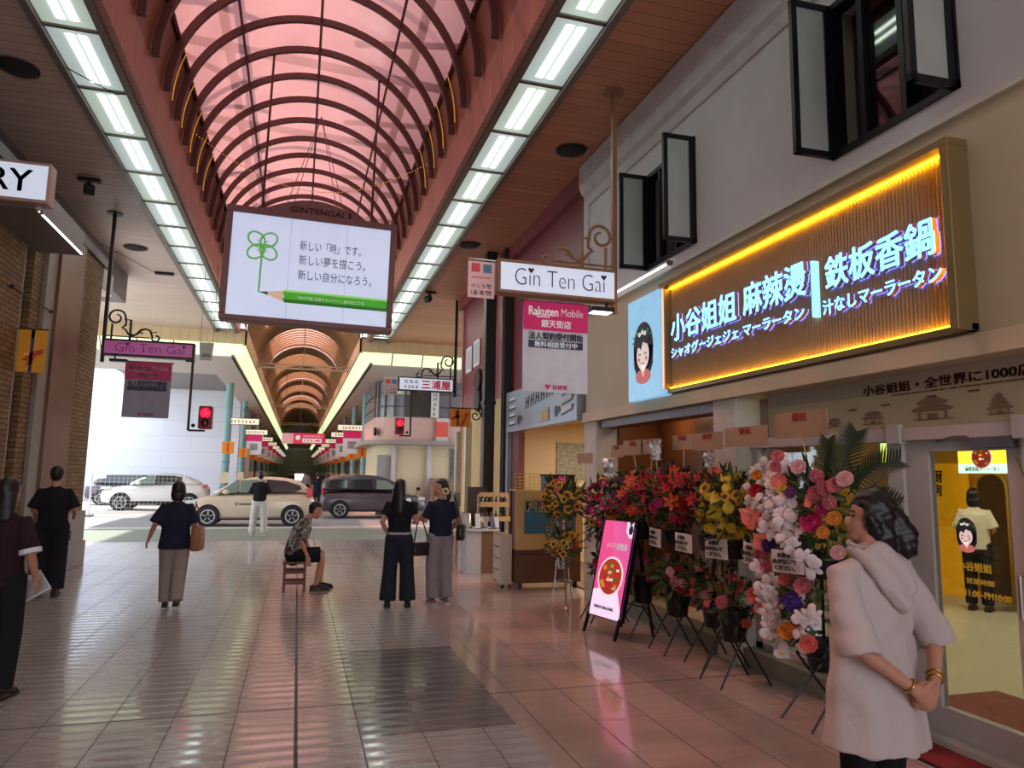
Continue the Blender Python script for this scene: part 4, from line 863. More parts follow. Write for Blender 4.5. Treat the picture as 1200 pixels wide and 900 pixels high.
# ceiling fittings
def ceil_speaker(label, x, y, r=.21):
    t = thing('ceiling_speaker', label, 'speaker', (x, y, 6.3)); b = MB(); b.lathe([(r, 0), (r*1.06, -.012), (r*1.12, -.02), (r*1.12, 0)], 26); b.build('rim', M_frame, t); b = MB(); b.lathe([(r, -.005), (r*.9, -.02), (.01, -.03)], 26); b.build('grille', M_dark, t, smooth=True)
ceil_speaker('round black ceiling speaker between right lamp strip and cornice', 3.51, 9.0); ceil_speaker('round black ceiling speaker nearest the left brick wall', -3.36, 9.05); ceil_speaker('round dark ceiling speaker above the mauve name sign', -3.5, 16.1); ceil_speaker('round dark ceiling speaker behind the bronze sign pole', 3.1, 13.6)
def ceil_spot(label, x, y, d):
    t = thing('ceiling_spotlight', label, 'spotlight', (x, y, 6.3)); b = MB(); b.box(-.16, .16, -.05, .05, -.05, 0); b.tube([(0, 0, -.05), (0, 0, -.16)], .03, 8); b.build('bracket', M_black, t)
    b = MB(); b.bar((0, 0, -.16), (d[0], d[1], -.16+d[2]), .15); b.build('lamp_head', M_black, t, bevel=.02)
ceil_spot('black ceiling spotlight beside the left lamp strip', -3.44, 12.4, (.06, -.16, -.1)); ceil_spot('black ceiling spotlight over the red-lettered box sign', 3.0, 17.6, (-.1, -.12, -.1))
t = thing('ceiling_sensor', 'small dark ceiling box near the far end of the left ceiling', 'sensor', (-3.25, 18.0, 6.3)); b = MB(); b.box(-.2, .2, -.06, .06, -.06, 0); b.tube([(-.2, 0, -.03), (-.9, -2, -.01)], .008, 5); b.build('housing', M_black, t, bevel=.01)
t = thing('lamp_cable', 'loose dark cable drooping under the first left lamp covers', 'cable', (-2.5, 9.05, 6.245)); b = MB(); b.tube([(-.34, -.3, .02), (-.2, -.22, -.02), (0, -.05, -.04), (.15, .15, -.03), (.3, .2, .03)], .007, 6); b.build('wire', M_black, t)
# golden string lights on the flanks of the vault
M_gold = mat('golden_bulb', (255, 176, 60), .4, emit=1.0)
def string_lights(label, pts, n):
    t = thing('string_lights', label, 'string lights', pts[0]); o = Vector(pts[0]); b = MB(); P = [Vector(p)-o for p in pts]; b.tube(P, .005, 5); b.build('wire', mat('gold_wire', (150, 100, 50), .5), t)
    b = MB(); L = len(P)-1
    for i in range(n):
        f = i/n*L; k = int(f); p = P[k].lerp(P[k+1], f-k); b.ball(p, .008, 5, 4)
    o2 = b.build('bulbs', M_gold, t)
for i, y in enumerate((10.55, 11.4, 12.3, 13.15, 14.0)):
    string_lights('row of golden fairy lights up the left vault flank, number '+['one', 'two', 'three', 'four', 'five'][i]+' from the camera', [(-1.99*math.cos(math.radians(a)), y+.05, 6.95+1.99*math.sin(math.radians(a))) for a in range(0, 23, 2)], 26)
for i, y in enumerate((9.9, 10.8, 11.6, 12.5)):
    string_lights('row of golden fairy lights up the right vault flank, number '+['one', 'two', 'three', 'four'][i]+' from the camera', [(1.99*math.cos(math.radians(a)), y+.05, 6.95+1.99*math.sin(math.radians(a))) for a in range(0, 23, 2)], 26)
cat_ = [(-2.02+4.04*i/16, 12.4+.8*math.sin(i/16*PI), 7.35-.5*(1-((i-8)/8)**2)) for i in range(17)]
string_lights('golden fairy light garland swagged across the vault', cat_, 90)

# ------------------------------------------------------------------ fittings of the left wall
t = thing('projecting_sign', 'white lit box sign with navy letters RY on the left brick wall', 'sign', (-3.25, 9.1, 4.70))
b = MB(); b.box(-.42, .36, -.1, .1, -.02, .46); b.build('box_frame', mat('pinkish_frame', (176, 140, 130), .4, .3), t, bevel=.012); b = MB(); b.box(-.40, .33, -.108, .1, .02, .42); b.build('lit_face', M_face, t)
text('lettering', 'ERY', mat('navy_letter', (34, 52, 110), .4), t, facing_back(0, -.11, 0), -.42, .10, w=.60, h=.25, bold=.015)
t = thing('light_tube', 'thin white light tube along the left canopy edge', 'light', (-3.05, 9.25, 4.66)); b = MB(); b.tube([(0, 0, 0), (0, 1.75, 0)], .012, 8); b.build('tube', mat('white_tube', (240, 244, 250), .3, emit=3), t); b = MB(); b.box(-.03, .03, 0, .05, -.02, .02); b.box(-.03, .03, 1.7, 1.75, -.02, .02); b.build('end_caps', M_frame, t)
t = thing('wall_flag', 'yellow flag with red print hung beside the roller shutter', 'flag', (-3.65, 10.75, 3.52)); b = MB(); b.tube([(0, 0, .0), (.36, 0, .0)], .01, 6); b.build('rod', M_iron, t)
b = MB(); b.box(.02, .35, -.006, .006, -.58, -.01); b.build('cloth', mat('orange_yellow_cloth', (226, 156, 30), .7), t)
flat('print', [(0, rect(.165, .205, -.58, -.01)), (1, [(.08, -.42), (.2, -.30), (.33, -.26), (.32, -.33), (.24, -.36), (.2, -.46), (.12, -.52), (.15, -.43)]), (2, rect(.165, .205, -.12, -.02)), (2, rect(.1, .22, -.345, -.335))], [M_navy, mat('red_orange_print', (206, 70, 30), .6), M_paper], t, facing_back(0, -.007, 0), 0, .002)
t = thing('wall_rail', 'thin iron rail above the yellow flag', 'rail', (-3.64, 10.9, 3.98)); b = MB(); b.tube([(0.03, -.6, 0), (.03, .9, 0)], .012, 6); b.ball((.03, -.6, 0), .03); b.ball((.03, .9, 0), .03); b.build('rod', M_iron, t)
t = thing('socket_plate', 'small dark socket plate on the granite pier base', 'socket', (-3.585, 13.6, .5)); b = MB(); b.box(-.01, .02, -.05, .05, 0, .16); b.build('plate', M_dark, t)
t = thing('hanging_notice', 'small grey hanging notice right of the mauve name sign', 'sign', (-2.1, 17, 4.52)); b = MB(); b.prism([(-.15, 0), (.15, 0), (.12, -.4), (-.12, -.4)], lambda u, v, w: (u, w, v), -.02, .02); b.build('cloth', mat('grey_notice', (150, 146, 138), .7), t); strokes('lettering', M_ink, t, facing_back(0, -.02, 0), -.09, .09, -.33, .07, 4, 2); b = MB(); b.tube([(-.13, 0, 0), (-.13, 0, 1.78)], .005, 5); b.tube([(.13, 0, 0), (.13, 0, 1.78)], .005, 5); b.build('wires', M_iron, t)

# ------------------------------------------------------------------ columns and fittings of the maroon building
b = MB(); b.bar((3.66, 14.0, 0), (3.66, 14.0, 6.3), .22); b.box(3.51, 3.81, 13.85, 14.15, 0, .25); b.box(3.53, 3.79, 13.87, 14.13, 3.1, 3.18); o = struct('column_black', b, mat('black_sparkling_column', (34, 30, 30), .3, .3, .8, 60), 'square black sparkling column of the arcade', bevel=.01)
b = MB(); b.bar((3.93, 13.6, 0), (3.93, 13.6, 6.3), .18); struct('column_dark_post', b, mat('dark_brown_post', (40, 32, 30), .4, .3), 'dark brown post behind the black column', bevel=.01)
b = MB(); b.bar((3.72, 16.0, 0), (3.72, 16.0, 2.9), .14); struct('column_pale', b, mat('pale_post', (206, 200, 180), .5), 'pale post at the corner of the maroon building')
for i, z in enumerate((3.9, 3.42)):
    t = thing('wall_disc', ('upper' if i == 0 else 'lower')+' black round sign on the maroon wall', 'sign', (3.98, 16.2, z)); b = MB(); b.lathe([(.01, -.04), (.25, -.04), (.27, 0), (.27, .03)], 28, ax=0); b.build('disc', M_black, t, smooth=.6); b = MB(); b.lathe([(.26, -.045), (.275, -.02), (.275, .03)], 28, ax=0); b.build('rim', M_iron, t)
for i, (y, z) in enumerate(((17.3, 4.55), (16.5, 4.6), (15.5, 4.7))):
    t = thing('wall_poster', ['farthest', 'middle', 'nearest'][i]+' of three white notices on the maroon wall', 'poster', (4.01, y, z)); b = MB(); b.box(-.02, 0, -.3, .3, -.32, .32); b.build('sheet', M_paper, t); flat('print', [(0, rect(-.2+k*.1, -.16+k*.1, -.25, .25)) for k in range(5)], [mat('grey_print', (150, 146, 150), .6)], t, facing_left(-.02, 0, 0), 0, .002)
t = thing('corner_flag', 'orange flag on a scrolled iron arm at the black column', 'flag', (3.0, 14.1, 3.02)); b = MB(); b.tube([(-.1, 0, 0), (.6, 0, 0)], .014, 6); b.tube([(.42+p[0], 0, -.14+p[1]) for p in spiral((0, 0), .03, .12, 0, 430)], .014, 6); b.tube([(.5, 0, -.2), (.55, 0, -.12), (.55, 0, 0)], .014, 6); b.build('scroll_arm', M_iron, t)
b = MB(); b.box(-.1, .32, -.006, .006, -.38, -.02); b.build('cloth', mat('orange_cloth', (232, 146, 40), .7), t)
flat('print', [(0, [(-.02, -.05), (.05, -.05), (.05, -.2), (-.02, -.2)]), (0, [(.1, -.36), (.16, -.36), (.28, -.1), (.22, -.08)]), (1, rect(.03, .08, -.36, -.05)), (0, [(-.08, -.2), (.1, -.14), (.1, -.18), (-.08, -.26)])], [mat('red_orange_print', (206, 70, 30), .6), mat('brown_print', (110, 60, 30), .6)], t, facing_back(0, -.007, 0), 0, .002)
t = thing('drain_pipe', 'thin pale pipe down the maroon wall', 'pipe', (3.96, 14.9, .0)); b = MB(); b.tube([(0, 0, 0), (0, 0, 5.9)], .03, 8); b.build('tube', M_steel, t); b = MB(); [b.box(-.04, .06, -.04, .04, z, z+.03) for z in (1, 2.5, 4, 5.5)]; b.build('clamps', M_iron, t)

# ------------------------------------------------------------------ signs and columns of the far arcade
M_teal = mat('teal_painted_column', (120, 160, 158), .45, .1, .1, 3)
M_fs = mat('cream_lit_sign', (240, 234, 206), .4, emit=.42)
for i in range(9):
    y = 33+9*i; D = 'left' if True else ''
    for s in (-1, 1):
        sd = 'left' if s < 0 else 'right'
        if s > 0 and i == 0: y0 = 35.0
        else: y0 = y
        od = ['first', 'second', 'third', 'fourth', 'fifth', 'sixth', 'seventh', 'eighth', 'ninth'][i]
        t = thing('street_column', od+' teal column on the '+sd+' of the far arcade', 'column', (s*3.0, y0, 0), 0, 'columns of the far arcade')
        b = MB(); b.tube([(0, 0, 0), (0, 0, 5.46)], .155, 14); b.build('shaft', M_teal, t, smooth=.6)
        b = MB(); b.tube([(0, 0, 0), (0, 0, 1.0)], .18, 14); b.tube([(0, 0, 2.0), (0, 0, 2.1)], .17, 14); b.build('base_cover', mat('blue_grey_base', (110, 140, 168), .5), t, smooth=.6)
        b = MB(); b.box(-.17, .17, -.185, -.15, 1.15, 1.6); b.build('notice', mat('cream_notice', (222, 210, 176), .6), t)
        t = thing('street_sign', od+' cream lit name sign on the '+sd+' of the far arcade', 'sign', (s*2.42, y0, 3.66), 0, 'cream name signs of the far arcade')
        b = MB(); b.box(-.7, .7, -.08, .08, 0, .28); b.build('box_frame', mat('tan_sign_frame', (150, 130, 96), .4, .3), t, bevel=.01); b = MB(); b.box(-.68, .68, -.088, .088, .02, .26); b.build('lit_face', M_fs, t)
        if i < 4: strokes('lettering', M_ink, t, facing_back(0, -.088, 0), -.5, .55, .07, .13, 7, i*2+s)
        b = MB(); b.bar((s*.68, 0, 0), (s*.68, 0, 1.8), .05); b.build('hanger', M_iron, t); scroll_bracket(t, -s, M_iron, z=.28, k=.9) if i < 3 and s < 0 else None
        if i > 0 or s > 0:
            t = thing('street_banner', od+' pink and white banner under the signs on the '+sd+' of the far arcade', 'banner', (s*2.42, y0, 3.66), 0, 'pink banners of the far arcade')
            b = MB(); b.box(-.42, .42, -.01, .01, -1.1, 0); b.build('cloth', M_paper, t); b = MB(); b.box(-.42, .42, -.014, -.01, -.36, 0); b.build('heading_field', M_pink, t); b = MB(); b.box(-.2, .2, -.014, -.01, -.85, -.5); b.build('print', mat('grey_print', (150, 146, 150), .6), t)
        t = thing('street_flag', od+' orange flag on the '+sd+' columns of the far arcade', 'flag', (s*2.92, y0-.17, 2.9), 0, 'orange flags of the far arcade')
        b = MB(); b.box(-.24, .24, -.01, .01, -.5, 0); b.build('cloth', mat('orange_cloth', (232, 146, 40), .7), t); b = MB(); b.box(-.06, .04, -.014, -.01, -.45, -.05); b.build('print', mat('red_orange_print', (206, 70, 30), .6), t)
for i in range(14):
    s = 1 if i % 2 else -1; y = (40 if s > 0 else 61)+i*4.2
    t = thing('shop_sign_board', 'red or cream shop board '+('right' if s > 0 else 'left')+' of the far arcade walk', 'sign', (s*3.75, y, 3.0), 0, 'shop boards of the far arcade')
    b = MB(); b.box(-.5, .5, -.06, .06, 0, .32); b.build('board', [mat('red_board', (206, 46, 60), .5, emit=.2), M_fs, mat('rose_board', (226, 90, 130), .5, emit=.2)][i % 3], t); b = MB(); b.box(-.4, .4, -.066, -.06, .12, .2); b.build('print', M_paper, t)
t = thing('street_arch_banner', 'pink and red direction banner hung across the far arcade', 'banner', (.2, 40, 3.15))
b = MB(); b.box(-1.1, -.52, -.03, .03, 0, .56); b.build('pale_field', mat('pale_pink_board', (236, 176, 186), .5, emit=.1), t); b = MB(); b.box(-.52, 1.12, -.03, .03, 0, .58); b.build('red_field', mat('rose_red_board', (216, 50, 86), .5, emit=.2), t)
strokes('lettering', M_wtxt, t, FB @ Matrix.Translation((0, 0, .03)), -.02, 1.0, .38, .09, 9, 3); b = MB(); b.box(-.05, .95, -.036, -.03, .08, .3); b.build('white_field', M_wtxt, t); strokes('lettering', mat('rose_red_board', (216, 50, 86)), t, FB @ Matrix.Translation((0, 0, .036)), 0, .5, .12, .14, 3, 5)
flat('arrow', [(0, [(.6, .16), (.75, .16), (.75, .11), (.88, .19), (.75, .27), (.75, .22), (.6, .22)])], [mat('rose_red_board', (216, 50, 86))], t, FB @ Matrix.Translation((0, 0, .037)), 0, .003)
b = MB(); b.ball((-.28, -.032, .33), (.13, .012, .13)); b.build('emblem', M_wtxt, t); b = MB(); b.tube([(-1.0, 0, .56), (-1.0, 0, 4.42)], .01, 5); b.tube([(1.0, 0, .56), (1.0, 0, 4.42)], .01, 5); b.build('wires', M_iron, t)
# ------------------------------------------------------------------ noodle shop signs
FL = facing_left(0, 0, 0)
M_led_y = mat('yellow_led_strip', (255, 180, 24), .4, emit=15.0); M_slat = mat('copper_fluted_slats', (196, 164, 128), .35, .35, .05, 4)
M_let = mat('ice_blue_lit_letter', (140, 214, 255), .3, emit=1.1); M_halo = mat('blue_halo_light', (90, 120, 255), .3, emit=5.0); M_led_y2 = mat('yellow_led_strip_strong', (255, 180, 24), .4, emit=40); M_side = mat('salmon_letter_side', (190, 120, 124), .4)
t = thing('shop_sign', 'long yellow-lit fluted shop sign with ice-blue characters on the right wall', 'sign', (3.97, 5.22, 2.62))
M_sf = mat('bronze_sign_frame', (148, 126, 84), .35, .5, .05)
b = MB(); F3 = lambda u0, u1, v0, v1, w0, w1: b.box(-w1, -w0, -u1, -u0, v0, v1)
F3(-1.83, 1.93, 0, .05, 0, .065); F3(-1.83, 1.93, 1.19, 1.24, 0, .17); F3(1.87, 1.93, .0, 1.19, 0, .17); F3(-1.83, -1.79, .05, 1.19, 0, .12); b.build('frame', M_sf, t, bevel=.006)
b = MB(); N = 110; prof = []
for i in range(N):
    u0 = -1.79+3.66*i/N; p_ = 3.66/N
    for k in range(4): prof.append((u0+p_*k/4, .018+.018*math.sin(PI*k/4)))
prof.append((1.87, .02)); poly = prof+[(1.87, .001), (-1.79, .001)]
b.prism(poly, lambda u, w, v: FL @ Vector((u, v, w)), .05, 1.19); b.build('fluted_panel', M_slat, t, smooth=.5)
b = MB(); F3(-1.78, 1.86, 1.18, 1.189, .045, .06); b.build('led_strip', M_led_y, t); b = MB(); F3(-1.78, 1.86, .051, .06, .045, .06); b.build('led_strip', M_led_y, t); b = MB(); F3(1.845, 1.868, .07, 1.17, .03, .045); b.build('led_strip', M_led_y2, t)
b = MB(); F3(-1.825, -1.80, .05, 1.19, .12, .128); b.build('white_led_edge', mat('warm_white_led', (255, 180, 150), .3, emit=.9), t)
for s, u0, u1, v, h in (('小谷姐姐', -1.70, -.48, .56, .29), ('麻辣燙', -.36, .49, .57, .29), ('シャオグージェジェ マーラータン', -1.70, .46, .375, .115), ('鉄板香鍋', .72, 1.72, .55, .25), ('汁なしマーラータン', .68, 1.76, .355, .115)):
    text('letter_body', s, M_side, t, FL @ Matrix.Translation((0, 0, .04)), u0, v, h=h, w=u1-u0, depth=.04, bold=.02, res=2)
    text('letter_halo', s, M_halo, t, FL @ Matrix.Translation((0, 0, .037)), u0, v, h=h, w=u1-u0, depth=.003, bold=.02, res=2)
    text('letter_face', s, M_let, t, FL @ Matrix.Translation((0, 0, .0805)), u0, v, h=h, w=u1-u0, depth=.006, bold=.02, res=2)
b = MB(); F3(.575, .60, .36, .82, .04, .1); b.build('divider_bar', M_let, t)
# portrait panel
t = thing('portrait_sign', 'light blue lit panel with a drawn dark-haired woman beside the yellow sign', 'sign', (3.97, 7.5, 2.60))
b = MB(); b.box(-.13, 0, -.42, .40, 0, 1.23); b.build('panel', mat('light_blue_lit_panel', (150, 208, 248), .35, emit=.44), t, bevel=.004)
b = MB(); b.box(-.10, -.02, .40, .425, .02, 1.2); b.build('warm_edge_light', mat('warm_edge_led', (255, 214, 170), .3, emit=1.3), t)
HA = mat('drawn_hair', (58, 52, 72), .6, emit=.05); SK = mat('drawn_skin', (242, 222, 214), .6, emit=.4); GR = mat('drawn_leaf_green', (86, 168, 66), .6, emit=.2); PK = mat('drawn_coral', (226, 136, 134), .6, emit=.25); WH = mat('drawn_white', (246, 244, 246), .6, emit=.4)
def portrait(t, M, k=1.0, glow=True):
    pl = [(0, [(x*k, y*k) for x, y in oval(0, .62, .245, .30)]), (0, [(x*k, y*k) for x, y in [(-.245, .62), (-.235, .40), (-.17, .30), (.17, .30), (.235, .40), (.245, .62)]])]
    flat('drawn_hair', pl, [HA], t, M, 0, .004)
    flat('drawn_coat', [(0, [(x*k, y*k) for x, y in oval(0, .27, .19, .09)]), (1, [(x*k, y*k) for x, y in ((-.05, .34), (.05, .34), (0, .25))])], [PK, WH], t, M, .004, .007)
    flat('drawn_face', [(0, [(x*k, y*k) for x, y in oval(0, .52, .155, .175)]), (0, [(x*k, y*k) for x, y in rect(-.04, .04, .32, .40)])], [SK], t, M, .0072, .010)
    fr = [(-.17, .73)]+[(-.16+.32*i/8, .58+.05*abs(math.sin(i*1.0))+.05*(i > 3)) for i in range(9)]+[(.17, .73)]
    flat('drawn_fringe', [(0, [(x*k, y*k) for x, y in fr])], [HA], t, M, .0102, .013)
    fe = [(1, [(x*k, y*k) for x, y in stroke([(q-.035, .525), (q, .545), (q+.035, .525)], .012)]) for q in (-.07, .07)]+[(1, [(x*k, y*k) for x, y in stroke([(-.03, .43), (0, .415), (.03, .43)], .012)])]+[(0, [(x*k, y*k) for x, y in oval(q, .475, .03, .022, 12)]) for q in (-.09, .09)]
    flat('drawn_features', fe, [PK, HA], t, M, .0102, .012)
    lv = []
    for i in range(12):
        a = -1.25+i*.23; c = (.235*math.sin(a), .70+.09*math.cos(a*1.1)); q = a*1.3+(.6 if i % 2 else -.6); L = .06
        lv.append((0, [(x*k, y*k) for x, y in [(c[0]-L*math.sin(q)*0, c[1]), (c[0]+.022*math.cos(q)+L*.5*math.sin(q), c[1]+L*.5*math.cos(q)), (c[0]+L*math.sin(q), c[1]+L*math.cos(q)), (c[0]-.022*math.cos(q)+L*.5*math.sin(q), c[1]+L*.5*math.cos(q)-.02)]]))
    lv += [(1, [(x*k, y*k) for x, y in oval(-.07+.07*i, .775+.02*(i == 1), .032, .028, 10)]) for i in range(3)]
    flat('drawn_wreath', lv, [GR, WH], t, M, .0132, .016)
portrait(t, FL @ Matrix.Translation((0, 0, .13)), 1.0)
t = thing('ledge_light', 'thin white light bar on the ledge above the portrait panel', 'light', (3.9, 7.0, 4.08)); b = MB(); b.tube([(0, 0, .02), (0, 1.9, .02)], .016, 8); b.build('tube', mat('white_tube_soft', (240, 240, 236), .3, emit=1.3), t); b = MB(); b.box(-.02, .05, -.03, 0, 0, .05); b.box(-.02, .05, 1.9, 1.93, 0, .05); b.build('holders', M_frame, t)
# printed banner over the door
t = thing('shop_banner', 'cream printed banner with brown characters and temple drawings above the shop door', 'banner', (4.14, 3.5, 2.07))
b = MB(); b.box(0, .03, -5, 2.1, .0, .41); b.build('cloth', mat('cream_print_cloth', (196, 182, 146), .7, 0, .03, 2), t)
b = MB(); b.box(-.004, 0, -5, 2.1, .27, .41); b.build('upper_field', mat('greyish_print_cloth', (178, 166, 150), .7, 0, .03, 2), t)
FBn = FL @ Matrix.Translation((0, 0, .005)); MBr = mat('brown_print', (84, 50, 40), .6); MBl = mat('sketch_brown', (140, 110, 82), .6)
text('lettering', '小谷姐姐・全世界に1000店舗展開中', MBr, t, FBn, -.93, .265, w=1.78, h=.075, bold=.02); text('small_lettering', 'THE FLAVORS ALWAYS BY YOUR SIDE / 1,000+ STORES AND COUNTING WORLDWIDE', MBr, t, FBn, -.66, .238, w=1.04, h=.013)
def temple(u, k, tiers):
    pl = []; v = .06
    pl += [(0, stroke([(u-.14*k, .05), (u+.14*k, .05)], .006)), (0, rect(u-.1*k, u-.085*k, .05, .05+.05*k)), (0, rect(u+.085*k, u+.1*k, .05, .05+.05*k)), (0, rect(u-.035*k, u+.035*k, .05, .05+.035*k))]
    for i in range(tiers): q = (.15-.035*i)*k; z = .05+(.05+.04*i)*k; pl.append((0, [(u-q, z+.012*k), (u-q*.85, z), (u+q*.85, z), (u+q, z+.012*k), (u+q*.7, z+.022*k), (u+q*.5, z+.036*k), (u-q*.5, z+.036*k), (u-q*.7, z+.022*k)]))
    flat('temple_drawing', pl, [MBl], t, FBn, 0, .002)
for u, k, n_ in ((-.85, .75, 2), (-.32, 1.15, 2), (.17, .62, 4), (-1.25, .55, 2), (.75, .9, 2)): temple(u, k, n_)
flat('captions', [(0, rect(u-.04, u+.04, v, v+.012)) for u, v in ((-1.05, .165), (-.72, .175), (-.32, .20), (.0, .205), (.6, .2))], [MBr], t, FBn, 0, .002)
# door lettering and sticker, mats
t = thing('door_sticker', 'round dark-haired portrait sticker and yellow opening hours on the door glass', 'sticker', (4.185, 3.9, 0))
portrait(t, facing_left(0, -.24, 1.19), .30)
MY = mat('yellow_print', (212, 176, 60), .5, emit=.12)
text('lettering', '小谷姐姐', MY, t, FL, .16, 1.13, w=.24, h=.055, bold=.02); text('lettering', '営業時間', MY, t, FL, .22, 1.05, w=.19, h=.035); text('lettering', 'AM11:00–PM10:00', MY, t, FL, .12, .97, w=.40, h=.04, bold=.015)
M_mat = mat('dark_red_mat', (128, 26, 32), .9, 0, .15, 40, bump=.3)
t = thing('door_mat', 'dark red door mat lying outside the glazed door', 'mat', (3.98, 3.62, .0)); b = MB(); b.box(-.22, .07, -.3, .52, 0, .014); b.build('mat_pile', M_mat, t, bevel=.004); b = MB(); b.box(-.24, .075, -.32, .54, 0, .008); b.build('rubber_edge', M_black, t)
t = thing('door_mat', 'brown red mat on the cream floor just inside the door', 'mat', (4.95, 3.9, .06)); b = MB(); b.box(-.4, .4, -.5, .6, 0, .014); b.build('mat_pile', mat('brown_red_mat', (120, 58, 40), .9, 0, .3, 8), t); b = MB(); b.box(-.42, .42, -.52, .62, 0, .008); b.build('rubber_edge', M_black, t)
# inside the noodle shop
def lamp_down(x, y, z, e, col=(1, .9, .70), r=.12):
    t = thing('ceiling_downlight', 'round warm downlight in the dark shop ceiling', 'ceiling light', (x, y, z), 0, 'downlights of the noodle shop')
    b = MB(); b.lathe([(r*.8, 0), (r, -.015), (r, 0)], 18); b.build('ring', M_frame, t); b = MB(); b.lathe([(r*.78, -.004), (.01, -.006)], 18); b.build('lens', mat('warm_lens', (255, 226, 170), .3, emit=6), t)
    L = bpy.data.lights.new('downlight', 'AREA'); L.shape = 'DISK'; L.size = r*2; L.energy = e; L.color = col; o = bpy.data.objects.new('downlight', L); COL.objects.link(o); o.parent = t; o.location = (0, 0, -.03)
for x, y, e in ((5.3, 4.6, 12), (7.2, 4.6, 15), (7.2, 7.2, 18), (5.6, 2.2, 8), (8.6, 6.0, 16)): lamp_down(x, y, 2.6, e)
for y in (7.1, 8.4): lamp_down(4.6, y, 2.6, 3.0, (1, .62, .32), .07)
def food_bowl(t, M, r, mats):
    pl = [(0, oval(0, 0, r*1.12, r*1.12)), ]
    flat('bowl_print', pl, [mats[0]], t, M, 0, .003); flat('soup_print', [(0, oval(0, 0, r, r))], [mats[1]], t, M, .003, .005)
    rr = random.Random(3); pl = []
    for i in range(22):
        a = rr.random()*6.28; q = r*.8*math.sqrt(rr.random()); pl.append((i % 4, oval(q*math.cos(a), q*math.sin(a), r*(.10+.12*rr.random()), r*(.07+.08*rr.random()), 9)))
    for i, p in enumerate(pl): pass
    flat('food_print', pl, mats[2:6], t, M, .005, .007)
FM = [WH, mat('soup_red', (196, 60, 36), .5, emit=.3), mat('food_orange', (236, 150, 70), .5, emit=.3), mat('food_white', (244, 226, 210), .5, emit=.4), mat('food_green', (80, 140, 50), .5, emit=.2), mat('food_red', (190, 50, 50), .5, emit=.25)]
t = thing('menu_screen', 'tilted lit menu screen with a food bowl high behind the door glass', 'screen', (7.0, 5.72, 1.79)); t.rotation_euler = (0, 0, 0)
b = MB(); b.box(0, .05, -.55, .45, 0, .28); b.build('screen', mat('yellow_green_screen', (224, 222, 60), .3, emit=1.2), t); b = MB(); b.box(-.004, 0, -.55, .45, 0, .1); b.build('pale_band', mat('pale_screen_band', (206, 240, 226), .3, emit=1.1), t)
food_bowl(t, FL @ Matrix.Translation((-.16, .17, .006)), .11, FM); text('lettering', '麻婆春雨マーラータン', M_ink, t, FL @ Matrix.Translation((0, 0, .006)), -.36, .02, w=.4, h=.05); b = MB(); b.tube([(.03, .3, .28), (.03, .3, .77)], .012, 6); b.tube([(.03, -.4, .28), (.03, -.4, .77)], .012, 6); b.build('hangers', M_black, t)
t = thing('menu_screen', 'green to yellow lit menu screen left of the door post', 'screen', (8.0, 7.9, 1.95)); b = MB(); b.box(0, .05, -.3, .4, 0, .36); b.build('screen', mat('lime_screen', (214, 224, 70), .3, emit=1.2), t); b = MB(); b.box(-.004, 0, -.3, .4, .18, .36); b.build('pale_band', mat('pale_green_band', (206, 232, 150), .3, emit=1.1), t); text('lettering', '一番', M_ink, t, FL @ Matrix.Translation((0, 0, .006)), -.06, .1, w=.3, h=.13, bold=.02); b = MB(); b.tube([(.03, 0, .36), (.03, 0, .65)], .012, 6); b.build('hanger', M_black, t)
t = thing('kitchen_sign', 'yellow standing kitchen board with black characters inside the shop', 'sign', (9.2, 8.25, .06)); b = MB(); b.box(0, .05, -.25, .42, 0, 1.9); b.build('board', mat('kitchen_yellow', (226, 160, 20), .5, emit=.2), t); b = MB(); b.box(.0, .06, .40, .45, 0, 1.92); b.build('edge', M_frame, t); [text('lettering', ch, M_ink, t, FL @ Matrix.Translation((0, 0, .005)), -.32, 1.62-i*.2, h=.17, bold=.03) for i, ch in enumerate('厨房')]
t = thing('kitchen_door', 'dark arched kitchen opening beside the yellow board', 'door', (9.36, 7.75, .06)); b = MB(); b.prism([(-.22, 0), (.22, 0), (.22, 1.55)]+[(.22*math.cos(PI*i/10), 1.55+.2*math.sin(PI*i/10)) for i in range(1, 10)]+[(-.22, 1.55)], lambda u, v, w: (w, u, v), 0, .03); b.build('opening', mat('dark_arch', (70, 46, 26), .6), t); b = MB(); b.tube([(-.01, -.23, 0), (-.01, -.23, 1.55)]+[(-.01, -.23*math.cos(PI*i/10), 1.55+.21*math.sin(PI*i/10)) for i in range(1, 10)]+[(-.01, .23, 1.55), (-.01, .23, 0)], .02, 6); b.build('arch_trim', mat('gold_trim', (190, 150, 60), .4, .4), t)
t = thing('shop_counter', 'brown wooden counter in front of the person inside the shop', 'counter', (9.05, 6.3, .06)); b = MB(); b.box(-.3, .3, -1.2, .55, 0, .92); b.build('body', planks('counter_wood', (120, 82, 50), 1, .2, .5), t); b = MB(); b.box(-.34, .34, -1.25, .6, .92, .97); b.build('top', mat('counter_top', (160, 120, 80), .3), t)

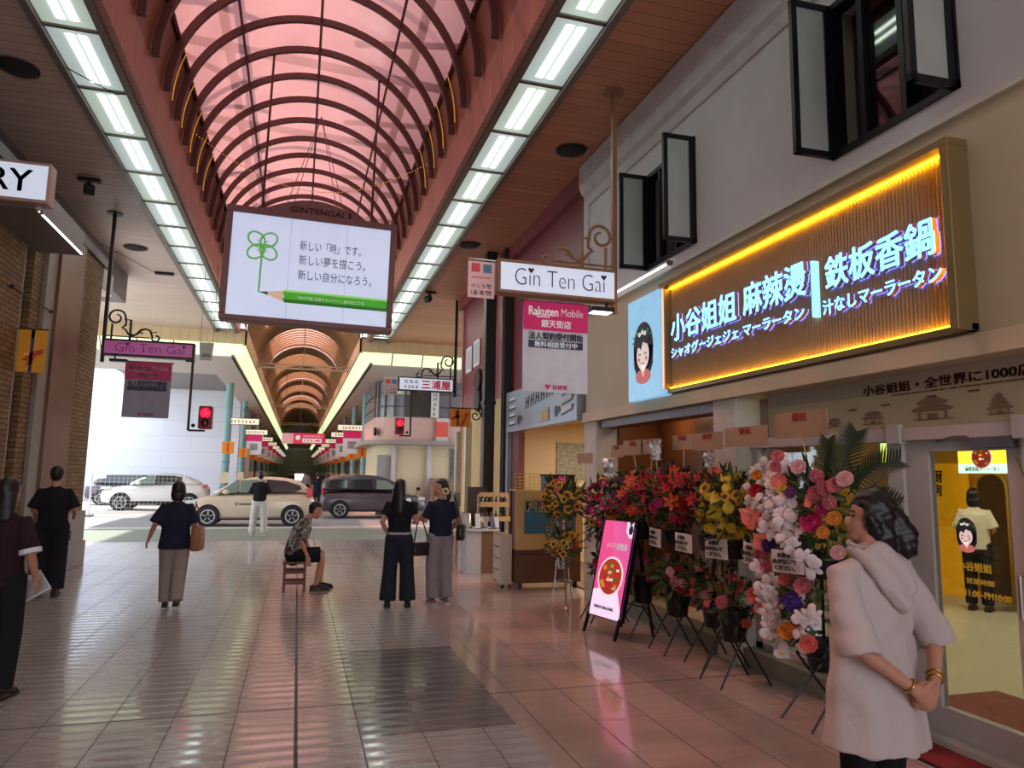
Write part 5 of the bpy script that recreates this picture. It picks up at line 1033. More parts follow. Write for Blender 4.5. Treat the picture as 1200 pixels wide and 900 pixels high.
# ------------------------------------------------------------------ pink menu board on the walk
t = thing('menu_board', 'pink lit A-board menu with a red soup bowl standing before the flower stands', 'menu board', (3.36, 7.27, 0), math.radians(13))
def bd(u, v): return Vector((-.13+.26*v/1.22, 0, 0))
LB = Matrix.Rotation(math.radians(12.5), 4, 'Y')
def lean(M): return Matrix.Translation((-.15, 0, .2)) @ Matrix.Rotation(math.radians(13), 4, 'Y') @ M
MBd = lean(FL)
M_pk = mat('pink_lit_board', (228, 96, 164), .3, emit=.5); M_pw = mat('pale_lit_board', (232, 214, 240), .3, emit=.62)
flat('panel_frame', [(0, rect(-.29, .29, -.01, 1.04))], [M_black], t, MBd, -.05, 0)
flat('lit_panel', [(0, rect(-.28, .28, 0, 1.03))], [M_pk], t, MBd, 0, .006)
flat('print_fields', [(0, [(-.28, 0), (.28, 0), (.28, .03), (.12, .38), (-.28, .26)]), (1, [(-.28, .26), (-.28, 1.03), (-.1, 1.03), (.06, .34)]), (0, [(.13, 1.03), (.28, 1.03), (.28, .86), (.2, .86), (.14, .92)])], [M_pw, mat('rose_lit_board', (226, 78, 140), .3, emit=.55)], t, MBd, .006, .008)
food_bowl(t, MBd @ Matrix.Translation((.0, .43, .009)), .19, FM)
text('lettering', 'トマト麻辣湯', M_wtxt, t, MBd @ Matrix.Translation((0, 0, .009)), -.14, .72, w=.34, h=.075, bold=.02); text('small_lettering', 'TOMATO MALATANG', M_ink, t, MBd @ Matrix.Translation((0, 0, .009)), -.2, .08, w=.34, h=.03, bold=.02)
flat('emblem', [(0, oval(.215, .945, .035, .05)), ], [M_navy], t, MBd, .009, .011)
for sg in (-1, 1): b = MB(); b.bar((-.22, sg*.27, .012), (-.15, sg*.27, .22), .028); b.bar((-.15, sg*.27, .2), (.08, sg*.27, 1.22), .02); b.build('leg', M_black, t)
for sg in (-1, 1): b = MB(); b.bar((.3, sg*.27, .012), (.07, sg*.27, 1.18), .024); b.build('rear_leg', M_black, t)
b = MB(); b.bar((.25, -.27, .3), (.25, .27, .3), .015); b.build('stretcher', M_black, t)

# ------------------------------------------------------------------ flowers
def fmat(n, c, r=.6): return mat(n, c, r, 0, .12, 30)
C_leaf = [fmat('leaf_dark', (34, 54, 32)), fmat('leaf_mid', (58, 84, 40)), fmat('leaf_olive', (92, 100, 46))]
def bloom(name, n, L, w, cup, m_p, m_c, rc, layers=1, tipw=.5, zc=.0, curl=0.0, dome=.4):
    """flower head opening along +z, radius about L"""
    b = MB()
    for ly in range(layers):
        f = 1-ly*.28
        for i in range(n):
            a = 2*PI*(i+.5*ly)/n; c, s = math.cos(a), math.sin(a); pts = []
            for k, (q, ww) in enumerate(((.12, .3), (.4, .95), (.72, 1.0*(.5+tipw*.5)+.15), (1.0, tipw*.45))):
                r = L*f*q; z = cup*L*(q**1.4)*(1+ly*.8)-curl*L*max(0, q-.6)**1.5+ly*.06*L
                for sg in (-1, 0, 1): pts.append((r*c-sg*w*f*ww*s*.5, r*s+sg*w*f*ww*c*.5, z+(abs(sg)*.12*w)))
            b.add(pts, [(k*3+j, k*3+j+1, k*3+j+4, k*3+j+3) for k in range(3) for j in range(2)], 0)
    if rc: b.ball((0, 0, zc), (rc, rc, rc*dome), 9, 5, 1)
    return b.mesh(name, [m_p, m_c], True, fix=False)
def rose(name, m, R=.045):
    b = MB()
    for ly, (r, z0, h, n) in enumerate(((.22, .2, .75, 3), (.48, .1, .72, 4), (.75, .0, .6, 5), (1.0, -.05, .42, 5))):
        for i in range(n):
            a0 = 2*PI*i/n+ly*.7; wd = 2*PI/n*.62; pts = []
            for k, q in enumerate((0, .5, 1)):
                for sg in (-1, 0, 1):
                    a = a0+sg*wd; rr = R*(r*(.45+.55*q)+(.13*q*q*ly*.5)); pts.append((rr*math.cos(a), rr*math.sin(a), R*(z0+h*q-(.12*abs(sg)*q))))
            b.add(pts, [(k*3+j, k*3+j+1, k*3+j+4, k*3+j+3) for k in range(2) for j in range(2)], 0)
    b.ball((0, 0, R*.1), (R*.7, R*.7, R*.45), 8, 5, 0)
    return b.mesh(name, [m], True, fix=False)
def ballflower(name, m, R=.05, n=40):
    b = MB(); rr = random.Random(4)
    for i in range(n):
        z = 1-1.5*i/n; a = i*2.39996; r = math.sqrt(max(0, 1-z*z)); d = Vector((r*math.cos(a), r*math.sin(a), z)); q = d.orthogonal().normalized(); w = d.cross(q)
        c = d*R*.7; tip = d*R*1.05; e = R*.2
        b.add([c-q*e, c+q*e, tip+q*e*.7, tip-q*e*.7, c-w*e, c+w*e, tip+w*e*.7, tip-w*e*.7], [(0, 1, 2, 3), (4, 5, 6, 7)], 0)
    b.ball((0, 0, 0), R*.72, 8, 6, 0)
    return b.mesh(name, [m], True, fix=False)
def orchid_mesh(name, m, mc, R=.065):
    b = MB()
    for i, (a, L, w) in enumerate(((90, 1, .50), (215, 1.0, .44), (325, 1.0, .44), (18, 1.12, .86), (162, 1.12, .86))):
        a = math.radians(a); c, s = math.cos(a), math.sin(a); pts = []
        for q, ww in ((.05, .25), (.35, .85), (.7, 1.0), (.95, .6), (1.03, .1)):
            for sg in (-1, 0, 1): pts.append((R*(L*q*c-sg*w*ww*s*.55), R*(L*q*s+sg*w*ww*c*.55), R*(.12*(i > 2)+.10*math.sin(q*3)-.12*abs(sg)+.02*i)))
        b.add(pts, [(k*3+j, k*3+j+1, k*3+j+4, k*3+j+3) for k in range(4) for j in range(2)], 0)
    b.ball((0, -.12*R, .16*R), (.12*R, .17*R, .12*R), 8, 5, 1)
    return b.mesh(name, [m, mc], True, fix=False)
def anthurium_mesh(name, m, mc, R=.075):
    b = MB(); pts = [(0, 0, 0)]; n = 18
    for i in range(n):
        th = 2*PI*i/n; x = 16*math.sin(th)**3/17; y = (13*math.cos(th)-5*math.cos(2*th)-2*math.cos(3*th)-math.cos(4*th))/17; pts.append((R*x*.85, -R*(y-.2), R*.22*(x*x+.3*y*y)))
    b.add(pts, [(0, 1+i, 1+(i+1) % n) for i in range(n)], 0); b.tube([(0, 0, 0), (0, R*.25, R*.35), (0, R*.5, R*.6)], [R*.09, R*.1, R*.04], 6, 1)
    return b.mesh(name, [m, mc], True, fix=False)
Y1 = fmat('sunflower_yellow', (228, 172, 36)); BRN = fmat('sunflower_disc', (58, 38, 24)); RO = fmat('rose_pink', (214, 120, 130)); RP = fmat('pale_pink', (226, 176, 176)); MG = fmat('magenta_petal', (200, 46, 110)); RD = fmat('red_petal', (196, 34, 46)); OR = fmat('orange_red_petal', (222, 82, 46)); YL = fmat('yellow_petal', (222, 192, 60)); WT = fmat('white_petal', (226, 216, 218)); PU = fmat('violet_petal', (96, 62, 150)); OG = fmat('orange_petal', (226, 150, 60)); CR = fmat('cream_petal', (230, 214, 170)); COR = fmat('coral_petal', (228, 116, 108)); PL = fmat('plum_petal', (150, 70, 130))
FM_ = {
 'sunflower': [bloom('sunflower', 16, .062, .022, .12, Y1, BRN, .028, 2, .3, .008)],
 'lily': [bloom('pink_lily', 6, .075, .045, .35, MG, RP, .012, 1, .25, .02, .5, 1)],
 'orange_lily': [bloom('orange_lily', 6, .08, .042, .4, OR, YL, .012, 1, .25, .02, .6, 1), bloom('red_lily', 6, .075, .04, .4, RD, OR, .012, 1, .25, .02, .6, 1)],
 'gerbera': [bloom('coral_gerbera', 14, .055, .02, .15, COR, CR, .016, 2, .6), bloom('magenta_gerbera', 14, .055, .02, .15, MG, YL, .016, 2, .6), bloom('yellow_gerbera', 14, .05, .02, .15, YL, OG, .014, 2, .6), bloom('orange_gerbera', 14, .05, .02, .15, OR, BRN, .014, 2, .6)],
 'rose': [rose('pink_rose', RO), rose('pale_rose', RP), rose('coral_rose', COR), rose('red_rose', RD), rose('orange_rose', OG), rose('magenta_rose', MG), rose('yellow_rose', YL)],
 'mum': [ballflower('pink_mum', RO, .045), ballflower('yellow_mum', YL, .042), ballflower('red_mum', RD, .045), ballflower('plum_mum', PL, .045), ballflower('white_mum', WT, .04), ballflower('violet_mum', PU, .055), ballflower('magenta_mum', MG, .045)],
 'orchid': [orchid_mesh('white_orchid', WT, RP)],
 'anthurium': [anthurium_mesh('pink_anthurium', COR, CR), anthurium_mesh('white_anthurium', WT, YL)],
}
def leaves_mesh(rr, c, R, n, L=.11, W=.035, out_=1.0, down=0.0):
    """a tuft of real leaf blades round c"""
    b = MB()
    for i in range(n):
        d = Vector((rr.gauss(0, 1), rr.gauss(0, 1), rr.gauss(0, 1)-down)).normalized(); p = Vector(c)+Vector((d.x*R[0], d.y*R[1], d.z*R[2]))*(.35+.65*rr.random()**.5)*out_
        t = (d+Vector((rr.gauss(0, .5), rr.gauss(0, .5), rr.gauss(0, .5)))).normalized(); q = t.cross(Vector((rr.random()-.5, rr.random()-.5, rr.random()))).normalized(); l = L*(.6+.8*rr.random()); w = W*(.6+.7*rr.random()); nn = t.cross(q)
        b.add([p, p+t*l*.35+q*w*.5+nn*l*.04, p+t*l*.7+q*w*.35+nn*l*.02, p+t*l-nn*l*.08, p+t*l*.7-q*w*.35+nn*l*.02, p+t*l*.35-q*w*.5+nn*l*.04], [(0, 1, 2, 3), (0, 3, 4, 5)], rr.randrange(3))
    return b
VIEW = Vector((-.82, -.55, .18)).normalized()
def place(t, rr, me, p, s=1.0, d=None):
    d = d or Vector((0, 0, 1)); z = d.normalized(); x = z.orthogonal().normalized(); x.rotate(Quaternion(z, rr.random()*6.28)); y = z.cross(x)
    M = Matrix((x, y, z)).transposed().to_4x4(); M.translation = p
    return mesh_part(me.name.split('.')[0], me, t, M=M @ Matrix.Scale(s, 4))
def bouquet(t, rr, c, R, picks, n, leafn, s=(.8, 1.25), back=.0):
    """picks: [(mesh, weight)]; heads sit on the shell of the tuft, more of them towards the walk"""
    leaves_mesh(rr, c, R, leafn, .13, .045).build('foliage', C_leaf, t, fix=False)
    ms = [m for m, w in picks]; ws = [w for m, w in picks]; pts = []; tries = 0
    while len(pts) < n and tries < n*40:
        tries += 1
        d = Vector((rr.gauss(0, 1), rr.gauss(0, 1), rr.gauss(0, 1))).normalized()
        if d.dot(VIEW) < -.1+back: continue
        p = Vector(c)+Vector((d.x*R[0], d.y*R[1], d.z*R[2]))*(.86+.2*rr.random())
        if any((p-q).length < .052 for q in pts): continue
        pts.append(p); dd = (d+VIEW*.7+Vector((rr.gauss(0, .2), rr.gauss(0, .2), rr.gauss(0, .2)))).normalized()
        place(t, rr, rr.choices(ms, ws)[0], p, s[0]+(s[1]-s[0])*rr.random(), dd)
def xlegs(t, w=.24, h=.62, y=0):
    for sg in (-1, 1):
        b = MB(); b.tube([(-w, sg*.16, 0), (w*.55, sg*.12, h)], .009, 7); b.build('leg', M_black, t); b = MB(); b.tube([(w, sg*.16, 0), (-w*.55, sg*.12, h)], .009, 7); b.build('leg', M_black, t)
    b = MB(); b.tube([(-w*.55, -.12, h), (-w*.55, .12, h), (w*.55, .12, h), (w*.55, -.12, h)], .008, 6, closed=True); b.tube([(0, 0, h), (0, 0, 1.15)], .012, 7); b.build('stand_frame', M_black, t)
def bucket(t, z, r, h, m=None, nm='bucket'):
    b = MB(); b.lathe([(r*.75, z), (r, z+h), (r*.93, z+h), (r*.7, z+.02)], 20); b.build(nm, m or M_black, t, smooth=.6)
F = FM_
def stand(label, x, y, seed, top, low, tc, tR, lc, lR, nt, nl, group='congratulation flower stands', legs='x', rz=0):
    rr = random.Random(seed); t = thing('flower_stand', label, 'flower stand', (x, y, 0), 0, group)
    if legs == 'x': xlegs(t); bucket(t, .34, .13, .26); bucket(t, 1.02, .15, .14)
    else:
        for k in range(3): a = 2*PI*k/3+.4; b = MB(); b.tube([(.2*math.cos(a), .2*math.sin(a), .01), (.15*math.cos(a), .15*math.sin(a), .05), (.1*math.cos(a), .1*math.sin(a), .5), (.09*math.cos(a), .09*math.sin(a), 1.1)], .011, 7); b.build('leg', M_steel, t)
        b = MB(); [b.tube([(r*math.cos(2*PI*i/16), r*math.sin(2*PI*i/16), z) for i in range(16)], .008, 6, closed=True) for r, z in ((.115, .34), (.1, .6), (.09, 1.08))]; b.build('rings', M_steel, t); bucket(t, .5, .09, .14, M_steel); bucket(t, 1.0, .1, .14, M_steel)
    bouquet(t, rr, tc, tR, top, nt, int(nt*7.5))
    if nl: bouquet(t, rr, lc, lR, low, nl, int(nl*8))
    b = MB(); rr2 = random.Random(seed+5)
    for k in range(14): a = rr2.random()*6.28; b.tube([(0, 0, tc[2]-tR[2]*1.2), (tR[0]*.5*math.cos(a), tR[1]*.5*math.sin(a), tc[2])], .004, 5)
    b.build('stems', C_leaf[1], t)
    return t
g_ = lambda k, i=0: F[k][i]
stand('silver flower stand of sunflowers and magenta lilies left of the shop', 3.36, 8.85, 11, [(g_('sunflower'), 6), (g_('lily'), 2.0), (g_('rose', 0), .6), (g_('mum', 4), .5)], [(g_('sunflower'), 3), (g_('gerbera', 3), 2), (g_('lily'), 1)], (0, 0, 1.40), (.28, .30, .24), (0, 0, .80), (.2, .24, .17), 30, 14, legs='s')
stand('flower stand of small sunflowers and cerise blooms behind the pink menu board', 3.58, 8.05, 12, [(g_('sunflower'), 3), (g_('lily'), 1.4), (g_('rose', 3), 1), (g_('mum', 4), 1), (g_('orange_lily', 0), 1), (g_('mum', 3), .8)], [(g_('mum', 3), 1), (g_('gerbera', 1), 1)], (0, -.05, 1.30), (.22, .30, .36), (.05, 0, .66), (.18, .22, .14), 34, 6)
stand('flower stand of orange and red lilies behind the pink menu board', 3.68, 7.25, 13, [(g_('orange_lily', 0), 3), (g_('orange_lily', 1), 2), (g_('rose', 5), 1.5), (g_('mum', 3), 1)], [(g_('mum', 3), 1), (g_('gerbera', 1), 1), (g_('rose', 0), 1)], (0, 0, 1.48), (.28, .42, .28), (0, 0, .70), (.2, .28, .16), 46, 10)
stand('flower stand of red lilies and crimson roses right of the pink menu board', 3.68, 6.5, 14, [(g_('orange_lily', 1), 3), (g_('orange_lily', 0), 2), (g_('rose', 3), 2), (g_('rose', 5), 1.5)], [(g_('rose', 0), 2), (g_('rose', 2), 2), (g_('rose', 3), 1), (g_('rose', 1), 1)], (0, 0, 1.50), (.28, .40, .27), (0, 0, .74), (.22, .30, .17), 46, 20)
stand('flower stand of red blooms over a basket of pale roses, left of the yellow one', 3.76, 5.95, 15, [(g_('orange_lily', 1), 2), (g_('rose', 3), 2), (g_('orange_lily', 0), 1), (g_('gerbera', 3), 1)], [(g_('rose', 2), 2), (g_('rose', 0), 2), (g_('rose', 1), 2)], (.03, .02, 1.50), (.24, .28, .26), (0, 0, .72), (.2, .26, .16), 30, 18)
stand('flower stand of yellow lilies and green leaves left of the white orchids', 3.60, 5.42, 16, [(g_('mum', 1), 3), (g_('gerbera', 2), 3), (g_('rose', 6), 2), (g_('sunflower'), .5)], [(g_('rose', 2), 1), (g_('mum', 0), 1)], (0, 0, 1.44), (.26, .30, .28), (0, 0, .66), (.2, .24, .18), 46, 8)
# the big orchid arrangement
rr = random.Random(21); t = thing('flower_stand', 'large flower stand of white orchids, pink roses and palm leaves beside the white-clad woman', 'flower stand', (3.66, 4.40, 0), 0, 'congratulation flower stands')
xlegs(t, .26, .46); bucket(t, .36, .14, .2); bucket(t, 1.0, .17, .16)
leaves_mesh(rr, (.05, 0, 1.42), (.26, .50, .38), 330, .14, .05).build('foliage', C_leaf, t, fix=False); leaves_mesh(rr, (.03, 0, .74), (.22, .46, .26), 220, .13, .045).build('foliage', C_leaf, t, fix=False)
def spray(t, rr, pts, n, me, s=1.0):
    for i in range(n):
        f = i/(n-1)*(len(pts)-1); k = min(int(f), len(pts)-2); p = Vector(pts[k]).lerp(Vector(pts[k+1]), f-k)+Vector((rr.gauss(0, .02), rr.gauss(0, .045), rr.gauss(0, .03)))
        place(t, rr, me, p, s*(.85+.3*rr.random()), VIEW+Vector((rr.gauss(0, .25), rr.gauss(0, .25), rr.gauss(0, .2))))
og = g_('orchid')
spray(t, rr, [(-.12, .42, 1.78), (-.18, .52, 1.66), (-.22, .60, 1.50)], 7, og, .9)
spray(t, rr, [(-.14, .22, 1.80), (-.22, .26, 1.62), (-.26, .22, 1.45), (-.3, .14, 1.30)], 13, og, 1.05)
spray(t, rr, [(-.26, .12, 1.58), (-.28, .05, 1.45), (-.3, .0, 1.36)], 8, og, 1.15)
spray(t, rr, [(-.28, -.04, 1.30), (-.3, -.12, 1.22), (-.32, -.2, 1.10)], 9, og, 1.05)
spray(t, rr, [(-.24, .32, 1.02), (-.28, .26, .88), (-.28, .22, .76), (-.26, .16, .62)], 14, og, 1.05)
spray(t, rr, [(-.26, -.12, .84), (-.28, -.16, .74), (-.27, -.1, .66)], 7, og, 1.0)
spray(t, rr, [(-.2, .26, .62), (-.24, .22, .52), (-.22, .16, .46)], 4, g_('anthurium', 1), .9)
for me, y, z, s in ((g_('rose', 0), .10, 1.86, 1.0), (g_('rose', 0), .14, 1.78, .9), (g_('gerbera', 0), .1, 1.68, 1.2), (g_('rose', 1), -.12, 1.78, 1.1), (g_('mum', 0), -.28, 1.72, 1.1), (g_('mum', 0), -.34, 1.64, 1.2), (g_('mum', 0), -.26, 1.60, 1.2), (g_('mum', 0), -.38, 1.54, 1.0), (g_('mum', 6), -.32, 1.50, 1.0), (g_('rose', 0), -.44, 1.66, 1.1), (g_('rose', 1), -.52, 1.70, 1.1), (g_('rose', 6), .06, 1.62, .8), (g_('mum', 3), -.03, 1.60, .9), (g_('anthurium', 0), .50, 1.40, 1.5), (g_('anthurium', 0), .44, 1.34, 1.2), (g_('rose', 5), -.22, 1.40, 1.5), (g_('anthurium', 0), -.22, 1.54, .8), (g_('rose', 4), -.42, 1.44, 1.0), (g_('rose', 4), -.32, 1.34, .9), (g_('rose', 1), .02, 1.32, 1.1), (g_('rose', 1), -.44, 1.22, 1.0), (g_('rose', 4), .4, 1.72, .9), (g_('rose', 3), .42, 1.60, 1.1), (g_('anthurium', 0), .36, 1.22, 1.2), (g_('mum', 5), .26, 1.20, 1.0), (g_('mum', 0), .42, 1.12, .8), (g_('mum', 0), .32, 1.12, .8), (g_('rose', 2), .46, .80, 1.3), (g_('rose', 1), .40, .72, 1.0), (g_('mum', 5), -.02, .84, 1.3), (g_('rose', 0), -.12, .96, 1.2), (g_('rose', 2), .06, .98, .9), (g_('rose', 4), .06, .62, 1.2), (g_('rose', 2), -.16, .58, 1.2), (g_('anthurium', 0), .3, .55, 1.0), (g_('rose', 0), .3, 1.04, 1.0), (g_('mum', 2), -.08, .70, .9)):
    place(t, rr, me, Vector((-.27+.1*abs(y), y, z)), s, VIEW+Vector((0, 0, .25)))
def palm(t, rr, base, tip, n=18, L=.16):
    b = MB(); A = Vector(base); B = Vector(tip)
    sp = [A.lerp(B, i/8)+Vector((0, 0, .06*math.sin(i/8*PI))) for i in range(9)]; b.tube(sp, [.006]*6+[.004]*3, 5)
    for i in range(n):
        f = (i+1)/n*8; k = min(int(f), 7); p = sp[k].lerp(sp[k+1], f-k); ax_ = (B-A).normalized()
        for sg in (-1, 1):
            q = ax_.cross(VIEW).normalized()*sg; d = (ax_*.7+q*.8).normalized(); l = L*(1.1-.7*abs(f/8-.35)); w = .008; nn = d.cross(VIEW).normalized()*w
            b.add([p-nn, p+nn, p+d*l*.6+nn*.8, p+d*l, p+d*l*.6-nn*.8], [(0, 1, 2, 3, 4)])
    b.build('palm_leaf', fmat('palm_dark_green', (52, 72, 50)), t, fix=False)
palm(t, rr, (.0, -.2, 1.6), (-.02, -.42, 2.02)); palm(t, rr, (.0, -.3, 1.6), (-.05, -.8, 1.82)); palm(t, rr, (.0, -.1, 1.6), (.0, -.12, 1.98), 14, .12); palm(t, rr, (.0, -.4, 1.5), (-.05, -.78, 1.55), 14, .12)

# cards, wrappings and notices held by the flower stands
M_card = mat('brown_card', (172, 138, 106), .7, 0, .04, 4); M_redw = mat('red_brush_print', (168, 40, 36), .6)
cards = [('brown card over the sunflower stand', 9.0, 1.93, .52, .14, 8.85), ('leftmost of the brown cards in the row above the lilies', 7.98, 2.0, .34, .15, 8.05), ('brown card above the orange lilies, left of the crinkled wrapping', 7.55, 2.03, .5, .17, 7.25), ('brown card between the two silver wrappings', 7.1, 2.03, .46, .16, 7.25),
         ('brown card right of the crinkled silver wrapping', 6.42, 2.05, .40, .15, 6.5), ('brown card in front of the white column', 5.96, 2.04, .5, .165, 5.95), ('wide brown card above the yellow blooms', 5.36, 2.06, .62, .17, 5.45), ('brown card raised above the white orchids', 4.65, 2.12, .6, .2, 4.40)]
for i, (L, y, z, w, h, ys) in enumerate(cards):
    t = thing('gift_card', L, 'card', (3.72, y, z), 0, 'brown congratulation cards'); b = MB(); b.box(-.004, .004, -w/2, w/2, -h/2, h/2); b.build('card', M_card, t); b = MB(); b.tube([(.012, -(ys-y)*-1 if False else 0, -h/2+.02), (.02, (ys-y)*.6, -.65)], .006, 6); b.build('stick', mat('pale_stick', (206, 190, 160), .6), t)
    if i: text('lettering', '御祝', M_redw, t, facing_left(-.005, 0, 0), 0, h*.12, w=min(.17, w*.4), h=.055 if i < 7 else .07, align='CENTER')
M_wrap = mat('crinkled_clear_wrap', (214, 212, 208), .15, .3, .3, 14, bump=.8)
for L, y, z, s in (('crinkled silver wrapping above the small sunflowers', 7.98, 1.80, .27), ('crinkled silver wrapping between two brown cards', 6.78, 1.97, .25), ('small white wrapping below the brown cards at the white column', 5.75, 1.86, .16)):
    t = thing('wrapping_sheet', L, 'wrapping', (3.60, y, z), 0, 'clear wrappings on the flower stands'); rr = random.Random(int(y*10)); vs = []; n = 6
    for j in range(n+1):
        for i in range(n+1): vs.append((rr.gauss(0, .012), -s/2+s*i/n+rr.gauss(0, .006), -s*.4+s*.8*j/n+rr.gauss(0, .006)))
    b = MB(); b.add(vs, [(j*(n+1)+i, j*(n+1)+i+1, (j+1)*(n+1)+i+1, (j+1)*(n+1)+i) for j in range(n) for i in range(n)]); o = b.build('wrap', M_wrap, t); sd = o.modifiers.new('thickness', 'SOLIDIFY'); sd.thickness = .003
    b = MB(); b.tube([(.01, 0, -s*.35), (.06, 0, -.5)], .005, 6); b.build('stick', mat('pale_stick', (206, 190, 160), .6), t)
M_not = mat('white_notice_paper', (222, 216, 210), .7, 0, .02)
for L, y, z, w, h, tl in (('curled white notice hung below the small sunflowers', 8.15, .98, .20, .2, .1), ('white notice next to the top right corner of the pink menu board', 6.52, 1.10, .24, .18, .05), ('white notice below the crimson roses', 5.97, 1.10, .30, .17, 0), ('white notice below the red blooms left of the yellow stand', 5.43, 1.10, .34, .17, -.04), ('white notice below the yellow blooms', 4.93, 1.11, .22, .17, .06), ('white notice hung among the white orchids', 4.36, 1.12, .34, .16, -.06)):
    t = thing('paper_notice', L, 'notice', (3.45 if y > 4.6 else 3.34, y, z), 0, 'white notices on the flower stands'); t.rotation_euler = (tl, 0, 0); vs = []
    n = 6
    for sx in (0, .003):
        for j in range(2):
            for i in range(n+1): vs.append((sx-.02*math.sin(i/n*PI)*(1 if j else .3), w/2-w*i/n, -h/2+h*j))
    N = 2*(n+1); b = MB(); b.add(vs, [(i, i+1, n+2+i, n+1+i) for i in range(n)]+[(N+i+1, N+i, N+n+1+i, N+n+2+i) for i in range(n)]); b.build('sheet', M_not, t)
    for k, s in enumerate(('お花を', 'ぬかないで', 'ください。')): text('lettering', s, M_ink, t, facing_left(-.0215, 0, 0), 0, h*.18-k*h*.28, w=w*(.42 if k == 0 else .74 if k == 1 else .66), h=h*.2, align='CENTER', bold=.03)
    b = MB(); b.tube([(.0, 0, h/2-.02), (.14, 0, h/2+.12)], .004, 5); b.build('string', M_black, t)
t = thing('side_plant', 'thin leafy twigs at the right edge of the shop door', 'plant', (4.02, 2.86, 0)); bucket(t, .0, .14, .3); b = MB(); rr = random.Random(5)
for k in range(6): b.tube([(0, 0, .25), (rr.gauss(0, .05), rr.gauss(0, .05), 1.0), (rr.gauss(0, .12), rr.gauss(0, .12), 1.85)], .005, 5)
b.build('twigs', C_leaf[2], t); leaves_mesh(rr, (0, 0, 1.5), (.14, .14, .4), 90, .06, .03).build('foliage', [fmat('sage_leaf', (120, 130, 116))]*3, t, fix=False)

# ------------------------------------------------------------------ photo shop front
t = thing('shop_sign', 'grey metal sign board with black drawn letters and pencils over the photo shop', 'sign', (3.98, 9.66, 2.50))
b = MB(); b.box(-.12, .02, 0, 3.72, 0, .78); b.build('board', mat('grey_metal_board', (150, 156, 166), .3, .5, .06, 2), t, bevel=.008)
FS = facing_left(-.122, 0, 0); pl = []
for k in range(4):
    v = .16+k*.15; pl += [(0, stroke([(-.62, v-.04), (-.14, v+.02)], .022)), (1, [(-.62, v-.012), (-.62, v+.05), (-.2, v+.095), (-.2, v+.04)]), (0, [(-.2, v+.11), (-.2, v+.02), (-.08, v+.075)])]
for k in range(4): v = .12+k*.15; pl += [(0, stroke([(-3.5, v), (-3.05, v+.02)], .03)), (1, rect(-3.45, -3.1, v+.03, v+.08))]
pl += [(0, oval(-.85, .2, .09, .09)), (0, oval(-.72, .22, .05, .05)), (0, oval(-2.85, .2, .09, .09)), (0, oval(-2.7, .22, .05, .05)), (2, [(-1.6, .06), (-1.2, .1), (-1.2, .3), (-1.6, .25)]), (0, stroke([(-1.2, .08), (-1.2, .3)], .03))]
flat('drawn_pencils', pl, [M_ink, M_paper, mat('ochre_print', (196, 176, 120), .6)], t, FS, 0, .004)
flat('drawn_letters', [(0, stroke([(u, v), (u+.05, v+.22)], .045)) for u, v in [(-2.45+.14*i, .36+.012*i) for i in range(11)]]+[(0, stroke([(-2.43+.28*i, .47+.02*i), (-2.28+.28*i, .5+.02*i)], .035)) for i in range(5)], [M_ink], t, FS, 0, .004)
t = thing('photo_cart', 'wooden cart with blue lettered poster board at the photo shop front', 'cart', (3.68, 10.45, 0))
b = MB(); b.box(-.5, .55, -.06, .6, .09, .58); b.build('body', planks('dark_cart_wood', (88, 52, 34), 2, .5, .5), t, bevel=.006)
b = MB(); b.box(-.52, .57, -.1, -.06, .58, 1.46); b.build('poster_board', mat('tan_poster_board', (178, 148, 100), .6, 0, .04), t, bevel=.004)
b = MB(); b.box(-.38, .45, -.106, -.1, .82, 1.32); b.build('blue_field', mat('blue_poster_field', (44, 96, 128), .6, 0, .05), t)
text('lettering', 'FILM', mat('cream_letter', (190, 176, 140), .6), t, facing_back(0, -.107, 0), -.36, 1.15, w=.66, h=.15, bold=.04); text('lettering', 'PHOTO', mat('cream_letter', (190, 176, 140), .6), t, facing_back(0, -.107, 0), -.02, .86, w=.44, h=.14, bold=.04)
for x in (-.42, .47): b = MB(); b.lathe([(.02, -.02), (.045, -.02), (.045, .02), (.02, .02)], 12, (x, -.02, .045), ax=0); b.bar((x, -.02, .05), (x, -.02, .1), .02); b.build('caster', M_black, t)
t = thing('crate', 'pale slatted crate standing on its end left of the photo cart', 'crate', (3.08, 10.55, 0)); b = MB()
for z in (.1, .27, .44, .61): b.box(-.09, .07, -.02, .35, z, z+.15)
for y in (-.04, .33): b.box(-.1, .08, y, y+.04, .06, .8)
b.build('slats', mat('pale_crate_wood', (196, 180, 160), .7, 0, .08), t)
for x, y in ((-.05, 0), (.04, .3)): b = MB(); b.tube([(x, y, .0), (x, y, .08)], .025, 8); b.build('caster', M_black, t)
t = thing('wire_basket', 'yellow wire basket on top of the photo cart', 'basket', (3.42, 10.75, .0)); b = MB()
for i in range(6): b.tube([(-.2+.08*i, -.15, 1.46), (-.2+.08*i, -.15, 1.72)], .005, 5); b.tube([(-.2, -.15, 1.46+.05*i), (.2, -.15, 1.46+.05*i)], .005, 5)
b.box(-.2, .2, -.15, .15, 1.45, 1.465); b.build('wires', mat('yellow_wire', (206, 180, 40), .5), t); b = MB(); [b.tube([(x, .1, .58), (x, .1, 1.46)], .012, 6) for x in (-.18, .18)]; b.build('support', M_black, t)
t = thing('goods_box', 'black storage box on the photo cart', 'box', (3.95, 10.72, .58)); b = MB(); b.box(-.2, .25, -.15, .2, 0, 1.1); b.build('box', M_black, t, bevel=.01); b = MB(); b.box(-.21, .26, -.16, .21, 1.1, 1.13); b.build('lid', M_dark, t)
t = thing('goods_rack', 'tall wooden rack of small bottles beside the pale post', 'rack', (3.52, 12.98, 0))
M_pine = mat('pine_wood', (196, 160, 116), .6, 0, .08, 6)
